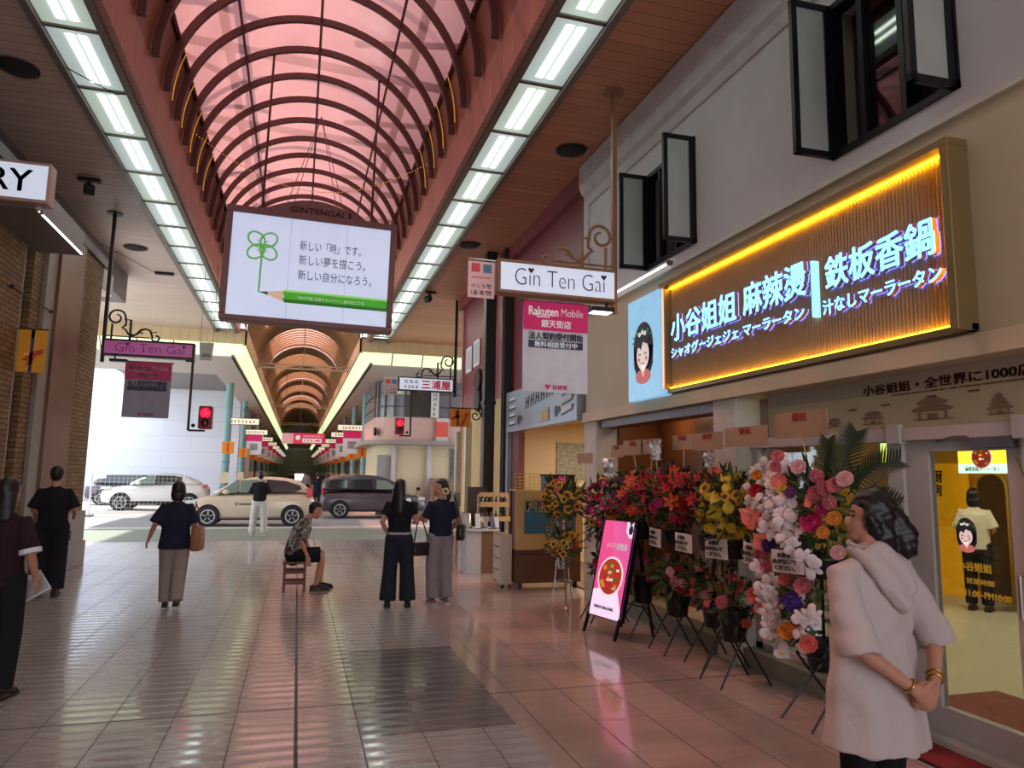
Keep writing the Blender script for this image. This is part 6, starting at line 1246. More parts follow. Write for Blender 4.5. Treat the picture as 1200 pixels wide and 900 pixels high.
for x in (-.28, .28): b = MB(); b.box(x-.02, x+.02, -.02, .02, 0, 1.32); b.build('post', M_pine, t)
for z, d in ((.5, .3), (.86, .3), (1.12, .2), (1.29, .06)): b = MB(); b.box(-.28, .28, -d*.7, d*.3, z, z+.02); b.build('shelf', M_pine, t); b = MB(); b.box(-.28, .28, -d*.7-.012, -d*.7, z-.02, z+.07); b.build('shelf_lip', M_pine, t)
for z in (1.14, .88):
    for i in range(6):
        t2 = thing('bottle', 'small brown bottle on the '+('upper' if z > 1 else 'lower')+' shelf of the wooden rack', 'bottle', (3.30+.088*i, 12.92, z), 0, 'small bottles on the wooden rack'); b = MB(); b.lathe([(.026, 0), (.026, .09), (.01, .115), (.01, .135)], 10); b.build('glass', mat('brown_bottle', (74, 50, 44), .25), t2, smooth=.6); b = MB(); b.lathe([(.013, .13), (.013, .15)], 10); b.build('cap', M_black, t2)
t = thing('leaflet_table', 'pale box table covered with leaflets in front of the wooden rack', 'table', (3.2, 12.35, 0)); b = MB(); b.box(-.36, -.1, -.2, .4, 0, .72); b.build('side_panel', mat('pale_grey_panel', (190, 190, 196), .6), t); b = MB(); b.box(-.1, .2, -.2, .4, 0, .72); b.build('body', mat('brown_box', (124, 98, 76), .6), t); b = MB(); b.box(-.75, .22, -.24, .44, .72, .75); b.build('table_top', mat('white_table_top', (206, 206, 206), .5), t)
for x in (-.72, -.5): b = MB(); b.bar((x, .3, .06), (x, .3, .72), .025); b.lathe([(.02, -.015), (.04, -.015), (.04, .015), (.02, .015)], 10, (x, .3, .04), ax=0); b.build('leg', M_black, t)
rr = random.Random(9)
for i in range(11):
    x = 2.5+.092*i; k = rr.randrange(3); t = thing('leaflet_stand', ['white leaflet holder', 'dark blue leaflet holder', 'grey leaflet holder'][k]+' on the leaflet table, '+['first', 'second', 'third', 'fourth', 'fifth', 'sixth', 'seventh', 'eighth', 'ninth', 'tenth', 'eleventh'][i]+' from the left', 'leaflet holder', (x, 12.2+.12*(i % 3), .75), rr.gauss(0, .3), 'leaflet holders on the table')
    h = .18+.16*rr.random(); b = MB(); b.add([(-.045, 0, 0), (.045, 0, 0), (.045, .06, h), (-.045, .06, h), (-.045, .012, 0), (.045, .012, 0), (.045, .072, h), (-.045, .072, h)], [(0, 1, 2, 3), (7, 6, 5, 4), (0, 4, 5, 1), (1, 5, 6, 2), (2, 6, 7, 3), (3, 7, 4, 0)]); b.build('card', [M_paper, M_navy, M_steel][k], t); b = MB(); b.box(-.05, .05, -.01, .09, 0, .012); b.build('base', M_black, t)
t = thing('dark_board', 'dark upright board behind the leaflets', 'board', (3.35, 13.5, 0)); b = MB(); b.box(-.2, .18, -.03, .03, .03, 1.45); b.build('board', mat('brown_black_board', (62, 52, 48), .6), t); b = MB(); b.box(-.2, .18, -.15, .15, 0, .03); b.build('foot', M_black, t)
t = thing('pole_lamp', 'slim grey post with a plug box behind the leaflet table', 'post', (3.3, 15.2, 0)); b = MB(); b.tube([(0, 0, 0), (0, 0, 2.6)], .06, 10); b.build('post', mat('pale_post', (206, 200, 180), .5), t); b = MB(); b.box(-.07, .07, -.1, -.05, 1.0, 1.3); b.build('box', M_steel, t)
# inside of the photo shop
t = thing('wall_collage', 'black and white photo collage on the photo shop back wall', 'picture', (5.25, 13.27, 1.98)); b = MB(); b.box(-.36, .36, 0, .03, -.36, .36); b.build('print', mat('collage_print', (150, 144, 124), .6, 0, .5, 16), t)
t = thing('wall_shelf', 'pale shelf with jars on the photo shop back wall', 'shelf', (5.6, 13.1, 1.38)); b = MB(); b.box(-1.2, 1.2, -.1, .2, 0, .03); b.build('board', M_pine, t)
for i in range(8): t2 = thing('jar', ['first', 'second', 'third', 'fourth', 'fifth', 'sixth', 'seventh', 'eighth'][i]+' pale jar from the left on the photo shop shelf', 'jar', (4.7+i*.2, 13.1, 1.41), 0, 'jars on the photo shop shelf'); b = MB(); b.lathe([(.05, 0), (.05, .13), (.035, .15)], 12); b.build('glass', mat('pale_jar', (216, 200, 160), .3), t2, smooth=.6); b = MB(); b.lathe([(.04, .15), (.04, .18)], 12); b.build('lid', M_pine, t2)
t = thing('shop_light', 'white tube light under the photo shop ceiling', 'ceiling light', (5.6, 10.9, 2.7)); b = MB(); b.box(-.06, .06, -.6, .6, 0, .05); b.build('housing', M_white, t); b = MB(); b.tube([(0, -.55, -.02), (0, .55, -.02)], .02, 8); b.build('tube', mat('white_tube', (240, 244, 250), .3, emit=3), t)
L = bpy.data.lights.new('photo_shop_tube', 'AREA'); L.shape = 'RECTANGLE'; L.size = .12; L.size_y = 1.1; L.energy = 70; L.color = (1, .9, .76); o = bpy.data.objects.new('photo_shop_tube', L); COL.objects.link(o); o.parent = t; o.location = (0, 0, -.05)
# ------------------------------------------------------------------ people
V = Vector
def etube(b, pts, rad, ref=(1, 0, 0), n=16, caps=True, cs=True, ce=True):
    """tapering limb with elliptical section: rad [(across, deep)]; rounded ends"""
    P = [V(p) for p in pts]; R = [(r, r) if isinstance(r, (int, float)) else r for r in rad]; ref = V(ref)
    if caps:
        t0 = (P[0]-P[1]).normalized(); t1 = (P[-1]-P[-2]).normalized(); m0 = min(R[0]); m1 = min(R[-1])
        r0, r1 = R[0], R[-1]
        if cs: P = [P[0]+t0*m0*.8, P[0]+t0*m0*.45]+P; R = [(r0[0]*.4, r0[1]*.4), (r0[0]*.82, r0[1]*.82)]+R
        if ce: P = P+[P[-1]+t1*m1*.45, P[-1]+t1*m1*.8]; R = R+[(r1[0]*.82, r1[1]*.82), (r1[0]*.4, r1[1]*.4)]
    rings = []
    for i, p in enumerate(P):
        t = (P[min(i+1, len(P)-1)]-P[max(i-1, 0)]).normalized(); a = ref-t*ref.dot(t)
        if a.length < .1: a = V((0, 1, 0))-t*t.y
        a.normalize(); c = t.cross(a)
        rings.append([p+a*(R[i][0]*math.cos(2*PI*k/n))+c*(R[i][1]*math.sin(2*PI*k/n)) for k in range(n)])
    b.loft(rings)
def hand(b, w, d, pn, side, k=1.0, curl=.5, spread=.12):
    """palm, four unequal bent fingers and a thumb; w wrist, d pointing direction, pn palm normal, side: thumb side vector"""
    w = V(w); d = V(d).normalized(); pn = V(pn); pn = (pn-d*pn.dot(d)).normalized(); s = V(side); s = (s-d*s.dot(d)-pn*s.dot(pn)).normalized()
    etube(b, [w-d*.02*k, w+d*.03*k, w+d*.085*k], [(.027*k, .02*k), (.038*k, .017*k), (.04*k, .014*k)], s, 12)
    for i, (off, L) in enumerate(((.030, .070), (.010, .078), (-.011, .072), (-.030, .056))):
        p = w+d*.085*k+s*off*k; q = d+s*(1.5-i)*spread*.5; pts = [p-d*.012*k, p]; a = 0
        for f in (.45, .3, .25): a += curl*.55; e = (q*math.cos(a)+pn*math.sin(a)).normalized(); p = p+e*L*f*k; pts.append(p)
        etube(b, pts, [.0095*k, .0095*k, .009*k, .0082*k, .0072*k], s, 8)
    p = w+d*.022*k+s*.03*k; etube(b, [p-s*.01*k, p+(d*.5+s*.8+pn*.2)*.03*k, p+(d*.75+s*.75+pn*.35)*.055*k, p+(d*1.0+s*.55+pn*.5)*.075*k], [.013*k, .0125*k, .011*k, .0085*k], pn, 8)
def fuse(b, name, m, parent, vox, smooth=6, fac=.5):
    """one continuous skin over everything collected in b"""
    me = b.mesh(name, m, False); o = bpy.data.objects.new(name, me); COL.objects.link(o)
    r = o.modifiers.new('skin', 'REMESH'); r.mode = 'VOXEL'; r.voxel_size = vox
    s = o.modifiers.new('smooth', 'SMOOTH'); s.iterations = smooth; s.factor = fac
    dg = bpy.context.evaluated_depsgraph_get(); dg.update(); nm = bpy.data.meshes.new_from_object(o.evaluated_get(dg), depsgraph=dg)
    o.modifiers.clear(); o.data = nm; bpy.data.meshes.remove(me); nm.materials.clear(); nm.materials.append(m); nm.shade_smooth(); o.parent = parent
    return o
def cloth_mat(name, c, rough=.85, scale=14, bump=.35, var=.05, sheen=0.0): return mat(name, c, rough, 0, var, scale, bump=bump, spec=.25)
M_skin = mat('skin', (196, 140, 116), .55, 0, .04, 8, spec=.35); M_hair = mat('black_hair', (18, 14, 14), .45, 0, .2, 40, spec=.5)
BASE = dict(hipL=(-.09, 0, .90), kneeL=(-.10, .02, .49), ankL=(-.10, -.025, .085), hipR=(.09, 0, .90), kneeR=(.10, .02, .49), ankR=(.10, -.025, .085), toeL=(-.02, 1, 0), toeR=(.02, 1, 0),
    pelvis=(0, 0, .92), waist=(0, -.005, 1.06), chest=(0, 0, 1.24), top=(0, -.015, 1.385), neck=(0, -.012, 1.46), head=(0, .018, 1.59),
    shL=(-.152, -.015, 1.375), elL=(-.195, -.05, 1.12), wrL=(-.21, .02, .90), shR=(.152, -.015, 1.375), elR=(.195, -.05, 1.12), wrR=(.21, .02, .90), face=(0, 1, 0), handL=None, handR=None, pnL=(1, 0, 0), pnR=(-1, 0, 0), thL=(0, 1, 0), thR=(0, 1, 0), curl=.5, across=(1, 0, 0))
def person(label, loc, rz, H, pose, wear, hair, vox=.010, group=None, skin=None):
    """a figure facing local +y; pose moves joints of a 1.70 m body; wear lists garments"""
    j = dict(BASE); j.update(pose); t = thing('person', label, 'person', loc, rz, group); K = H/1.70; t.scale = (K, K, K); AC = V(j['across'])
    g = lambda k: V(j[k]); lerp = lambda a, c, f: a+(c-a)*f; sk = skin or M_skin
    b = MB()
    etube(b, [g('pelvis')-V((0, 0, .06)), g('pelvis'), g('waist'), g('chest'), g('top')], [(.13, .10), (.155, .11), (.125, .085), (.145, .10), (.112, .06)], AC)
    etube(b, [lerp(g('top'), g('neck'), .2), g('neck'), lerp(g('neck'), g('head'), .75)], [.062, .052, .05], AC)
    for s in 'LR':
        hp, kn, an = g('hip'+s), g('knee'+s), g('ank'+s); etube(b, [hp, lerp(hp, kn, .45), kn, lerp(kn, an, .3), an], [.085, .072, .052, .054, .036], AC)
        td = g('toe'+s).normalized(); ft = an+V((0, 0, -.055)); etube(b, [ft-td*.05, ft+td*.06-V((0, 0, .004)), ft+td*.15-V((0, 0, .012))], [(.032, .03), (.04, .026), (.034, .016)], td.cross(V((0, 0, 1))))
        sh, el, wr = g('sh'+s), g('el'+s), g('wr'+s); etube(b, [lerp(g('top'), sh, .5), sh, lerp(sh, el, .4), el, lerp(el, wr, .35), wr], [.042, .044, .041, .036, .035, .023], AC)
        d = V(j['hand'+s]) if j['hand'+s] else (wr-el).normalized(); hand(b, wr, d, j['pn'+s], j['th'+s], 1.0, j['curl'])
    fc = g('face').normalized(); hc = g('head'); up_ = (V((0, 0, 1))-fc*fc.z).normalized(); sd = fc.cross(up_).normalized(); HM = Matrix((sd, fc, up_)).transposed()
    hp_ = lambda x, y, z: hc+HM @ V((x, y, z))
    b.ball(hp_(0, -.012, .025), (.074, .092, .088), 18, 12, None, HM); b.ball(hp_(0, .028, -.035), (.056, .062, .075), 16, 10, None, HM); b.ball(hp_(0, .045, -.085), (.034, .04, .03), 12, 8, None, HM)
    b.ball(hp_(0, .092, -.022), (.012, .018, .024), 10, 7, None, HM); b.ball(hp_(0, .082, -.058), (.022, .012, .011), 10, 6, None, HM)
    for s in (-1, 1): b.ball(hp_(s*.073, -.01, -.012), (.010, .02, .031), 10, 7, None, HM)
    fuse(b, 'body', sk, t, vox, 4, .4)
    # eyes and brows sit on the face
    e = MB()
    for s in (-1, 1): e.ball(hp_(s*.031, .078, .006), (.013, .008, .006), 10, 6, None, HM)
    e.build('eyes', M_hair, t, smooth=True)
    b = MB()
    for s in (-1, 1): etube(b, [hp_(s*.015, .086, .026), hp_(s*.032, .084, .031), hp_(s*.05, .073, .026)], [.003, .004, .003], (0, 0, 1), 6)
    b.build('brows', M_hair, t, smooth=True)
    # clothes
    for w in wear:
        b = MB(); kind = w['k']; q = w.get('loose', .015)
        if kind == 'top':
            hz = w.get('hem', .88); tp = g('top'); up0 = g('neck')-V((0, 0, .035)); hipc = g('pelvis'); f = w.get('flare', 1.0)
            lo = lerp(hipc, g('waist'), (hz-.92)/.14) if hz > .80 else hipc+V((0, 0, hz-.92)); md = [lo]
            if hz < .86: md.append(lerp(lo, hipc, .5)); md.append(hipc)
            rl = [((.155+q)*f, (.115+q)*f)]+([((.158+q)*(1+(f-1)*.6), (.118+q)*(1+(f-1)*.6)), (.16+q, .12+q)] if hz < .86 else [])
            etube(b, md+[g('waist'), g('chest'), lerp(g('chest'), tp, .75), tp, up0], rl+[(.142+q, .10+q), (.158+q, .112+q), (.160+q*.8, .092+q*.8), (.128, .072+q*.3), (.066, .062)], AC, 22, cs=False)
            sl = w.get('sleeve', .8)
            for s in 'LR':
                sh, el, wr = g('sh'+s), g('el'+s), g('wr'+s); pts = [lerp(tp, sh, .4), sh, lerp(sh, el, .5)]; rr_ = [.055+q*.2, .052+q*.35, .050+q*.8]
                if sl <= 1: pts.append(lerp(sh, el, sl)); rr_.append(.052+q*1.1)
                else: pts += [el, lerp(el, wr, sl-1)]; rr_ += [.050+q*1.1, .050+q*1.2]
                etube(b, pts, rr_, AC, ce=False)
            o = fuse(b, w.get('name', 'shirt'), w['m'], t, vox*1.1, 5)
        elif kind == 'pants':
            a0, a1, a2 = w.get('r', (.10, .075, .07)); fr = w.get('to', 1.0)
            etube(b, [g('pelvis')-V((0, 0, .09)), g('pelvis'), lerp(g('pelvis'), g('waist'), w.get('rise', .6))], [(.14, .11), (.163+q, .122+q), (.138+q, .10+q)], AC, 20)
            for s in 'LR':
                hp, kn, an = g('hip'+s), g('knee'+s), g('ank'+s); pts = [hp+V((0, 0, .02)), lerp(hp, kn, .5)]; rr_ = [a0, (a0+a1)/2]
                if fr < .6: pts.append(lerp(hp, kn, fr*2)); rr_.append(a1)
                else: pts += [kn, lerp(kn, an, .5), lerp(kn, an, fr)]; rr_ += [a1, (a1+a2)/2, a2]
                etube(b, pts, rr_, AC, ce=False)
            o = fuse(b, w.get('name', 'trousers'), w['m'], t, vox*1.1, 5)
        elif kind == 'shoes':
            for s in 'LR':
                an = g('ank'+s); td = g('toe'+s).normalized(); ft = V((an.x, an.y, an.z-.085+.042)); bb = MB(); sdv = td.cross(V((0, 0, 1)))
                etube(bb, [ft-td*.06, ft+td*.02+V((0, 0, .01)), ft+td*.10, ft+td*.175-V((0, 0, .01))], [(.036, .04), (.042, .045), (.046, .034), (.036, .024)], sdv, 14)
                fuse(bb, 'shoe', w['m'], t, .011, 3)
                bb = MB(); pl = [ft+td*(.055*math.cos(0)*0)+V((0, 0, -.042))]; P_ = [(.058, -.06), (.05, -.09), (0, -.105), (-.05, -.09)]
                ol = [(-.032, -.09), (.032, -.09), (.044, -.02), (.05, .1), (.038, .185), (0, .205), (-.038, .185), (-.05, .1), (-.044, -.02)]
                bb.prism(ol, lambda u, v, w_: V((ft.x, ft.y, 0))+sdv*u+td*v+V((0, 0, an.z-.085+w_)), .0, .022); bb.build('sole', w.get('sole', w['m']), t)
            continue
        elif kind == 'band':
            etube(b, [lerp(g('pelvis'), g('waist'), w['a']), lerp(g('pelvis'), g('waist'), w['b'])], [(.160+q, .12+q), (.150+q, .11+q)], AC, 20, False); o = b.build(w['name'], w['m'], t, smooth=.6)
    # hair
    b = MB(); kd = hair['k']; hs = hair.get('s', 1.0)
    def cap(sx=.086, sy=.102, sz=.1, dy=-.022, dz=.034, ylim=.05):
        c = MB(); c.ball((0, 0, 0), (sx*hs, sy*hs, sz*hs), 26, 18); vs = []
        for v in c.v:
            p = V(v)
            if p.y > .0 and p.z < ylim: f = min(1, (ylim-p.z)/.03)*min(1, p.y/.03); p = p*(1-.34*f)
            vs.append(hp_(p.x, p.y+dy, p.z+dz))
        b.add(vs, c.f)
    cap(**hair.get('cap', {}))
    if kd == 'bob':
        etube(b, [hp_(0, -.045, .02), hp_(0, -.055, -.05), hp_(0, -.055, -.11)], [(.082*hs, .06), (.09*hs, .062), (.08*hs, .05)], sd)
        for s in (-1, 1): etube(b, [hp_(s*.072, .0, .02), hp_(s*.078, .005, -.05), hp_(s*.07, .005, -.10)], [(.02, .04), (.022, .042), (.016, .03)], (0, 1, 0) if False else sd)
    elif kd == 'long':
        L = hair.get('len', .42); etube(b, [hp_(0, -.05, .02), hp_(0, -.07, -.08), hp_(0, -.095, -.08-L*.4)-V((0, 0, 0)), hp_(0, -.10, -.08-L*.8), hp_(0, -.095, -.08-L)], [(.085, .06), (.095, .06), (.10, .05), (.09, .04), (.05, .02)], sd)
    elif kd == 'pony':
        for pts, rr_ in hair['tail']: etube(b, [hp_(*p) for p in pts], rr_, sd)
    elif kd == 'short':
        b.ball(hp_(0, -.05, -.03), (.068, .05, .05), 14, 9, None, HM)
    fuse(b, 'hair', hair.get('m', M_hair), t, .009, 3)
    return t, hp_, j
def bag(label, loc, rz, w, h, d, m, strap, ms, cat='bag', name='handbag', boxy=False, lid=True):
    t = thing(name, label, cat, loc, rz); b = MB(); rg = []
    for f, k in ((0, .85), (.12, 1.0), (.55, 1.0), (.92, .9), (1.0, .7)): rg.append([(w/2*k*math.copysign(abs(math.cos(a))**.5, math.cos(a)), d/2*(k if not boxy else 1)*(1-.55*f if boxy else 1)*math.copysign(abs(math.sin(a))**.6, math.sin(a)), -h+h*f) for a in [2*PI*i/20 for i in range(20)]])
    b.loft(rg); b.build('bag_body', m, t, smooth=.9)
    for st in strap: b = MB(); b.tube(st, .009, 7); b.build('strap', ms, t, smooth=True)
    if lid: b = MB(); b.box(-w*.42, w*.42, -d*.53, -d*.3, -h*.5, -h*.02); b.build('flap', m, t, bevel=.008)
    return t
C_blk = cloth_mat('black_cotton', (24, 24, 30)); C_navy = cloth_mat('navy_cotton', (30, 34, 54)); C_den = cloth_mat('dark_denim', (34, 40, 50)); C_grey = cloth_mat('grey_trousers', (140, 132, 136)); C_sand = cloth_mat('sand_trousers', (150, 136, 126)); C_wht = cloth_mat('white_trousers', (206, 202, 196)); C_mar = cloth_mat('dark_plum_cotton', (48, 26, 34)); C_dk = cloth_mat('dark_trousers', (26, 26, 32))
S_dk = mat('dark_shoe', (36, 32, 32), .6); S_wht = mat('white_sneaker', (196, 190, 186), .6); S_tan = mat('tan_sole', (206, 200, 194), .6)
# woman in front: white hooded tunic, hands clasped behind her back, face turned to the left
C_lin = cloth_mat('white_linen', (196, 182, 178), .8, 120, .05, .02)
fx = dict(face=(-.80, .58, .06), head=(.045, .02, 1.60), neck=(.02, -.005, 1.475), shL=(-.188, -.015, 1.355), elL=(-.245, -.11, 1.08), wrL=(-.02, -.235, .895), shR=(.188, -.015, 1.355), elR=(.305, -.09, 1.08), wrR=(.10, -.225, .92),
    handL=(.86, -.10, -.45), handR=(-.60, -.16, -.75), pnL=(0, .9, .3), pnR=(0, .9, 0), thL=(.3, -.2, .9), thR=(-.8, 0, .4), curl=1.0)
tw, hp_, J = person('woman in a long white hooded tunic standing with hands clasped behind her back', (2.425, 2.62, 0), math.radians(8), 1.625, fx,
    [dict(k='pants', m=C_blk, r=(.098, .07, .062), name='leggings'), dict(k='shoes', m=S_dk)],
    dict(k='pony', cap=dict(sx=.092, sy=.105, sz=.104, ylim=.03), tail=[([(.072, .02, .03), (.080, .0, -.03), (.06, -.04, -.09)], [.026, .034, .03]), ([(-.072, .02, .03), (-.080, .0, -.03), (-.06, -.04, -.09)], [.026, .034, .03]), ([(0, -.075, .03), (0, -.115, .0), (.0, -.125, -.05)], [.058, .058, .052]), ([(0, -.105, .0), (.0, -.15, -.06), (.0, -.155, -.13), (.01, -.13, -.19)], [.056, .064, .056, .024]), ([(-.045, -.02, .0), (-.06, -.06, -.07), (-.03, -.10, -.14)], [.035, .04, .02]), ([(.06, -.02, .0), (.06, -.06, -.06), (.03, -.10, -.12)], [.035, .04, .02])]), .0065)
b = MB()
etube(b, [(0, .0, .615), (0, .0, .72), (0, 0, .90), (0, -.005, 1.08), (0, -.005, 1.24), (0, -.018, 1.34), (.005, -.016, 1.385), (.012, -.008, 1.45)], [(.255, .19), (.242, .178), (.222, .158), (.204, .138), (.200, .136), (.178, .106), (.132, .085), (.068, .066)], (1, 0, 0), 34, cs=False)
for s, e2 in (('L', .35), ('R', .35)):
    sh, el, wr = V(J['sh'+s]), V(J['el'+s]), V(J['wr'+s]); etube(b, [V((0, -.015, 1.385)).lerp(sh, .45), sh, sh.lerp(el, .5), el+(el-sh).normalized()*.03+(wr-el).normalized()*.03], [.062, .066, .074, (.088, .082)], (0, 1, 0), 22, ce=False)
tu = fuse(b, 'tunic', C_lin, tw, .0075, 6)
def folds(o, fn):
    for v in o.data.vertices: v.co += v.normal*fn(v.co)
    o.data.update()
def tunic_fold(c):
    a = math.atan2(c.y, c.x); low = max(0, min(1, (1.2-c.z)/.6)); f = .007*low*math.sin(a*7+1.0*math.sin(c.z*5))+.003*math.sin(a*13+c.z*5)*low
    if c.z > 1.0 and abs(c.x) > .19: f += .0018*math.sin(c.z*55+c.x*25)
    f += .004*math.sin(c.z*26+c.x*12)*max(0, 1-abs(c.z-1.08)/.16)
    d_ = c.x+.25*(c.z-1.1); f += .006*math.sin(d_*40+2.2*math.sin(c.z*7))*max(0, 1-abs(c.z-.95)/.4)+.005*math.sin((c.z-c.x*.8)*44)*max(0, 1-abs(c.z-1.12)/.14)
    return f
folds(tu, tunic_fold)
hr_ = [o for o in tw.children if o.name.startswith('hair') and 'clip' not in o.name][0]
folds(hr_, lambda c: .0028*math.sin(c.x*140+c.z*60+c.y*40)+.002*math.sin(c.x*60-c.z*150))
# hood lying on the back
b = MB()
etube(b, [(-.08, .03, 1.462), (-.105, -.03, 1.452), (-.10, -.105, 1.40), (-.05, -.145, 1.30), (.01, -.155, 1.235), (.07, -.145, 1.30), (.11, -.105, 1.40), (.108, -.03, 1.452), (.08, .03, 1.462)], [.014, .024, .034, .036, .04, .036, .034, .024, .014], (0, 0, 1), 14)
etube(b, [(0, -.055, 1.47), (0.005, -.11, 1.40), (.01, -.142, 1.32), (.012, -.155, 1.235)], [(.085, .035), (.125, .036), (.115, .036), (.055, .026)], (1, 0, 0), 18)
hd = fuse(b, 'hood', C_lin, tw, .007, 6); folds(hd, lambda c: .005*math.sin(c.x*50+c.z*26))
b = MB(); b.tube([(math.cos(a)*.06, .02+math.sin(a)*.068-.005, 1.475+.012*math.sin(a)) for a in [2*PI*i/24 for i in range(24)]], .014, 8, closed=True); b.build('collar', C_lin, tw, smooth=True)
M_goldm = mat('gold_bracelet', (206, 164, 84), .25, .9)
for s, f in (('L', .86), ('R', .84), ('R', .93)):
    el, wr = V(J['el'+s]), V(J['wr'+s]); c = el.lerp(wr, f); d = (wr-el).normalized(); q = d.orthogonal().normalized(); w_ = d.cross(q); b = MB(); b.tube([c+(q*math.cos(a)+w_*math.sin(a))*.031 for a in [2*PI*i/20 for i in range(20)]], .005, 7, closed=True); b.build('bracelet', M_goldm, tw, smooth=True)
b = MB(); b.box(-.03, .03, -.02, .02, -.012, .012); o = b.build('hair_clip', mat('black_clip', (20, 18, 18), .2), tw, bevel=.006); o.location = hp_(0, -.125, .02)
# woman walking away with a tan shoulder bag
person('woman in a loose dark blouse and sand trousers walking away', (-1.42, 9.85, 0), math.radians(4), 1.53, dict(elL=(-.255, -.08, 1.14), wrL=(-.335, .04, .93), elR=(.225, -.03, 1.13), wrR=(.225, .09, .92), kneeL=(-.08, .05, .49), ankL=(-.07, -.02, .09), kneeR=(.08, -.02, .50), ankR=(.075, -.16, .12), thL=(0, 1, 0)),
    [dict(k='pants', m=C_sand, r=(.115, .10, .085), loose=.02), dict(k='top', m=C_navy, loose=.04, hem=.80, sleeve=.95, flare=1.1, name='blouse'), dict(k='shoes', m=S_dk, sole=S_tan)], dict(k='bob', s=1.06), .011)
bag('tan leather tote bag on the shoulder of the woman walking away', (-1.165, 9.88, .99), math.radians(80), .30, .30, .12, mat('tan_leather', (150, 98, 70), .5, 0, .06), [[(-.08, 0, -.02), (-.06, .03, .2), (0, .05, .29), (.06, .03, .2), (.08, 0, -.02)]], mat('tan_strap', (160, 110, 84), .5), name='tote_bag', lid=False)
# man standing at the end of the walk
person('man in a black T-shirt and white trousers facing the beige hatchback', (-.92, 20.0, 0), math.radians(-4), 1.66, dict(elL=(-.225, .02, 1.13), wrL=(-.14, .2, 1.14), elR=(.225, .02, 1.13), wrR=(.14, .2, 1.14), ankL=(-.15, -.02, .085), ankR=(.15, -.02, .085), kneeL=(-.13, .02, .49), kneeR=(.13, .02, .49)),
    [dict(k='pants', m=C_wht, r=(.112, .095, .088)), dict(k='top', m=C_blk, loose=.03, hem=.92, sleeve=1.0), dict(k='shoes', m=S_wht)], dict(k='short'), .012)
# seated man on the stool, facing right
sx = dict(hipL=(-.09, .02, .50), kneeL=(-.13, .42, .52), ankL=(-.11, .40, .085), hipR=(.09, .02, .50), kneeR=(.13, .42, .50), ankR=(.11, .34, .085), pelvis=(0, 0, .53), waist=(0, .02, .67), chest=(0, .09, .84), top=(0, .16, .985), neck=(0, .19, 1.05), head=(0, .29, 1.155), face=(0, .93, -.36), shL=(-.17, .16, .97), elL=(-.22, .14, .72), wrL=(-.12, .26, .53), shR=(.17, .16, .97), elR=(.23, .10, .72), wrR=(.20, .20, .50), handR=(0, .2, -1), handL=(0, .3, -1), pnL=(1, 0, 0), pnR=(-1, 0, 0))
def patt():
    m, n, l, b_ = nodes('grey_patterned_shirt'); tc = n.new('ShaderNodeTexCoord'); v = n.new('ShaderNodeTexVoronoi'); v.inputs['Scale'].default_value = 16; l.new(tc.outputs['Object'], v.inputs['Vector'])
    r = n.new('ShaderNodeValToRGB'); r.color_ramp.interpolation = 'CONSTANT'; e = r.color_ramp.elements; e[0].color = lin((52, 50, 54)); e[1].color = lin((170, 160, 150)); e[1].position = .38; x = e.new(.62); x.color = lin((112, 106, 104)); l.new(v.outputs['Color'], r.inputs[0]); l.new(r.outputs[0], b_.inputs['Base Color']); b_.inputs['Roughness'].default_value = .85; return m
person('man in a patterned grey shirt sitting bent forward on a wooden stool', (.0, 10.98, 0), math.radians(-90), 1.66, sx,
    [dict(k='pants', m=C_blk, r=(.105, .095, .09), to=.46, name='shorts', rise=.4), dict(k='top', m=patt(), loose=.028, hem=.90, sleeve=.95), dict(k='shoes', m=S_dk)], dict(k='short'), .011)
t = thing('stool', 'low reddish wooden stool under the seated man', 'stool', (.03, 10.98, 0)); M_st = mat('reddish_stool_wood', (112, 62, 46), .5, 0, .1, 10)
b = MB(); b.box(-.17, .17, -.19, .19, .385, .415); b.build('seat', M_st, t, bevel=.006)
for x in (-.14, .14):
    for y in (-.16, .16): b = MB(); b.bar((x, y, 0), (x, y, .385), .035); b.build('leg', M_st, t)
b = MB()
for y in (-.16, .16): b.box(-.14, .14, y-.012, y+.012, .1, .14); b.box(-.14, .14, y-.012, y+.012, .25, .29)
for x in (-.14, .14): b.box(x-.012, x+.012, -.16, .16, .1, .14); b.box(x-.012, x+.012, -.16, .16, .25, .29)
b.build('stretchers', M_st, t)
# two women with bags
person('woman with long black hair in a black top and wide dark jeans', (1.30, 9.4, 0), math.radians(-8), 1.60, dict(elL=(-.235, -.08, 1.13), wrL=(-.15, .04, .96), elR=(.225, -.03, 1.14), wrR=(.22, .22, 1.12), face=(.35, .93, 0), thR=(-1, 0, 0), pnR=(0, 0, -1), ankL=(-.13, -.02, .085), ankR=(.14, -.02, .085), kneeL=(-.11, .02, .49), kneeR=(.12, .02, .49)),
    [dict(k='pants', m=C_den, r=(.102, .098, .115)), dict(k='top', m=C_blk, loose=.012, hem=1.0, sleeve=.62), dict(k='band', m=mat('light_grey_knit', (176, 172, 176), .9), a=.15, b=.62, name='waistband', loose=.008), dict(k='shoes', m=S_dk)], dict(k='long', len=.30), .010)
bag('black handbag with a long strap hanging from the arm of the long-haired woman', (1.60, 9.44, .80), math.radians(15), .27, .17, .10, mat('black_leather', (22, 20, 22), .35), [[(-.11, 0, -.03), (-.07, 0, .22), (-.02, 0, .33), (.03, 0, .22), (.11, 0, -.03)]], mat('black_leather', (22, 20, 22)))
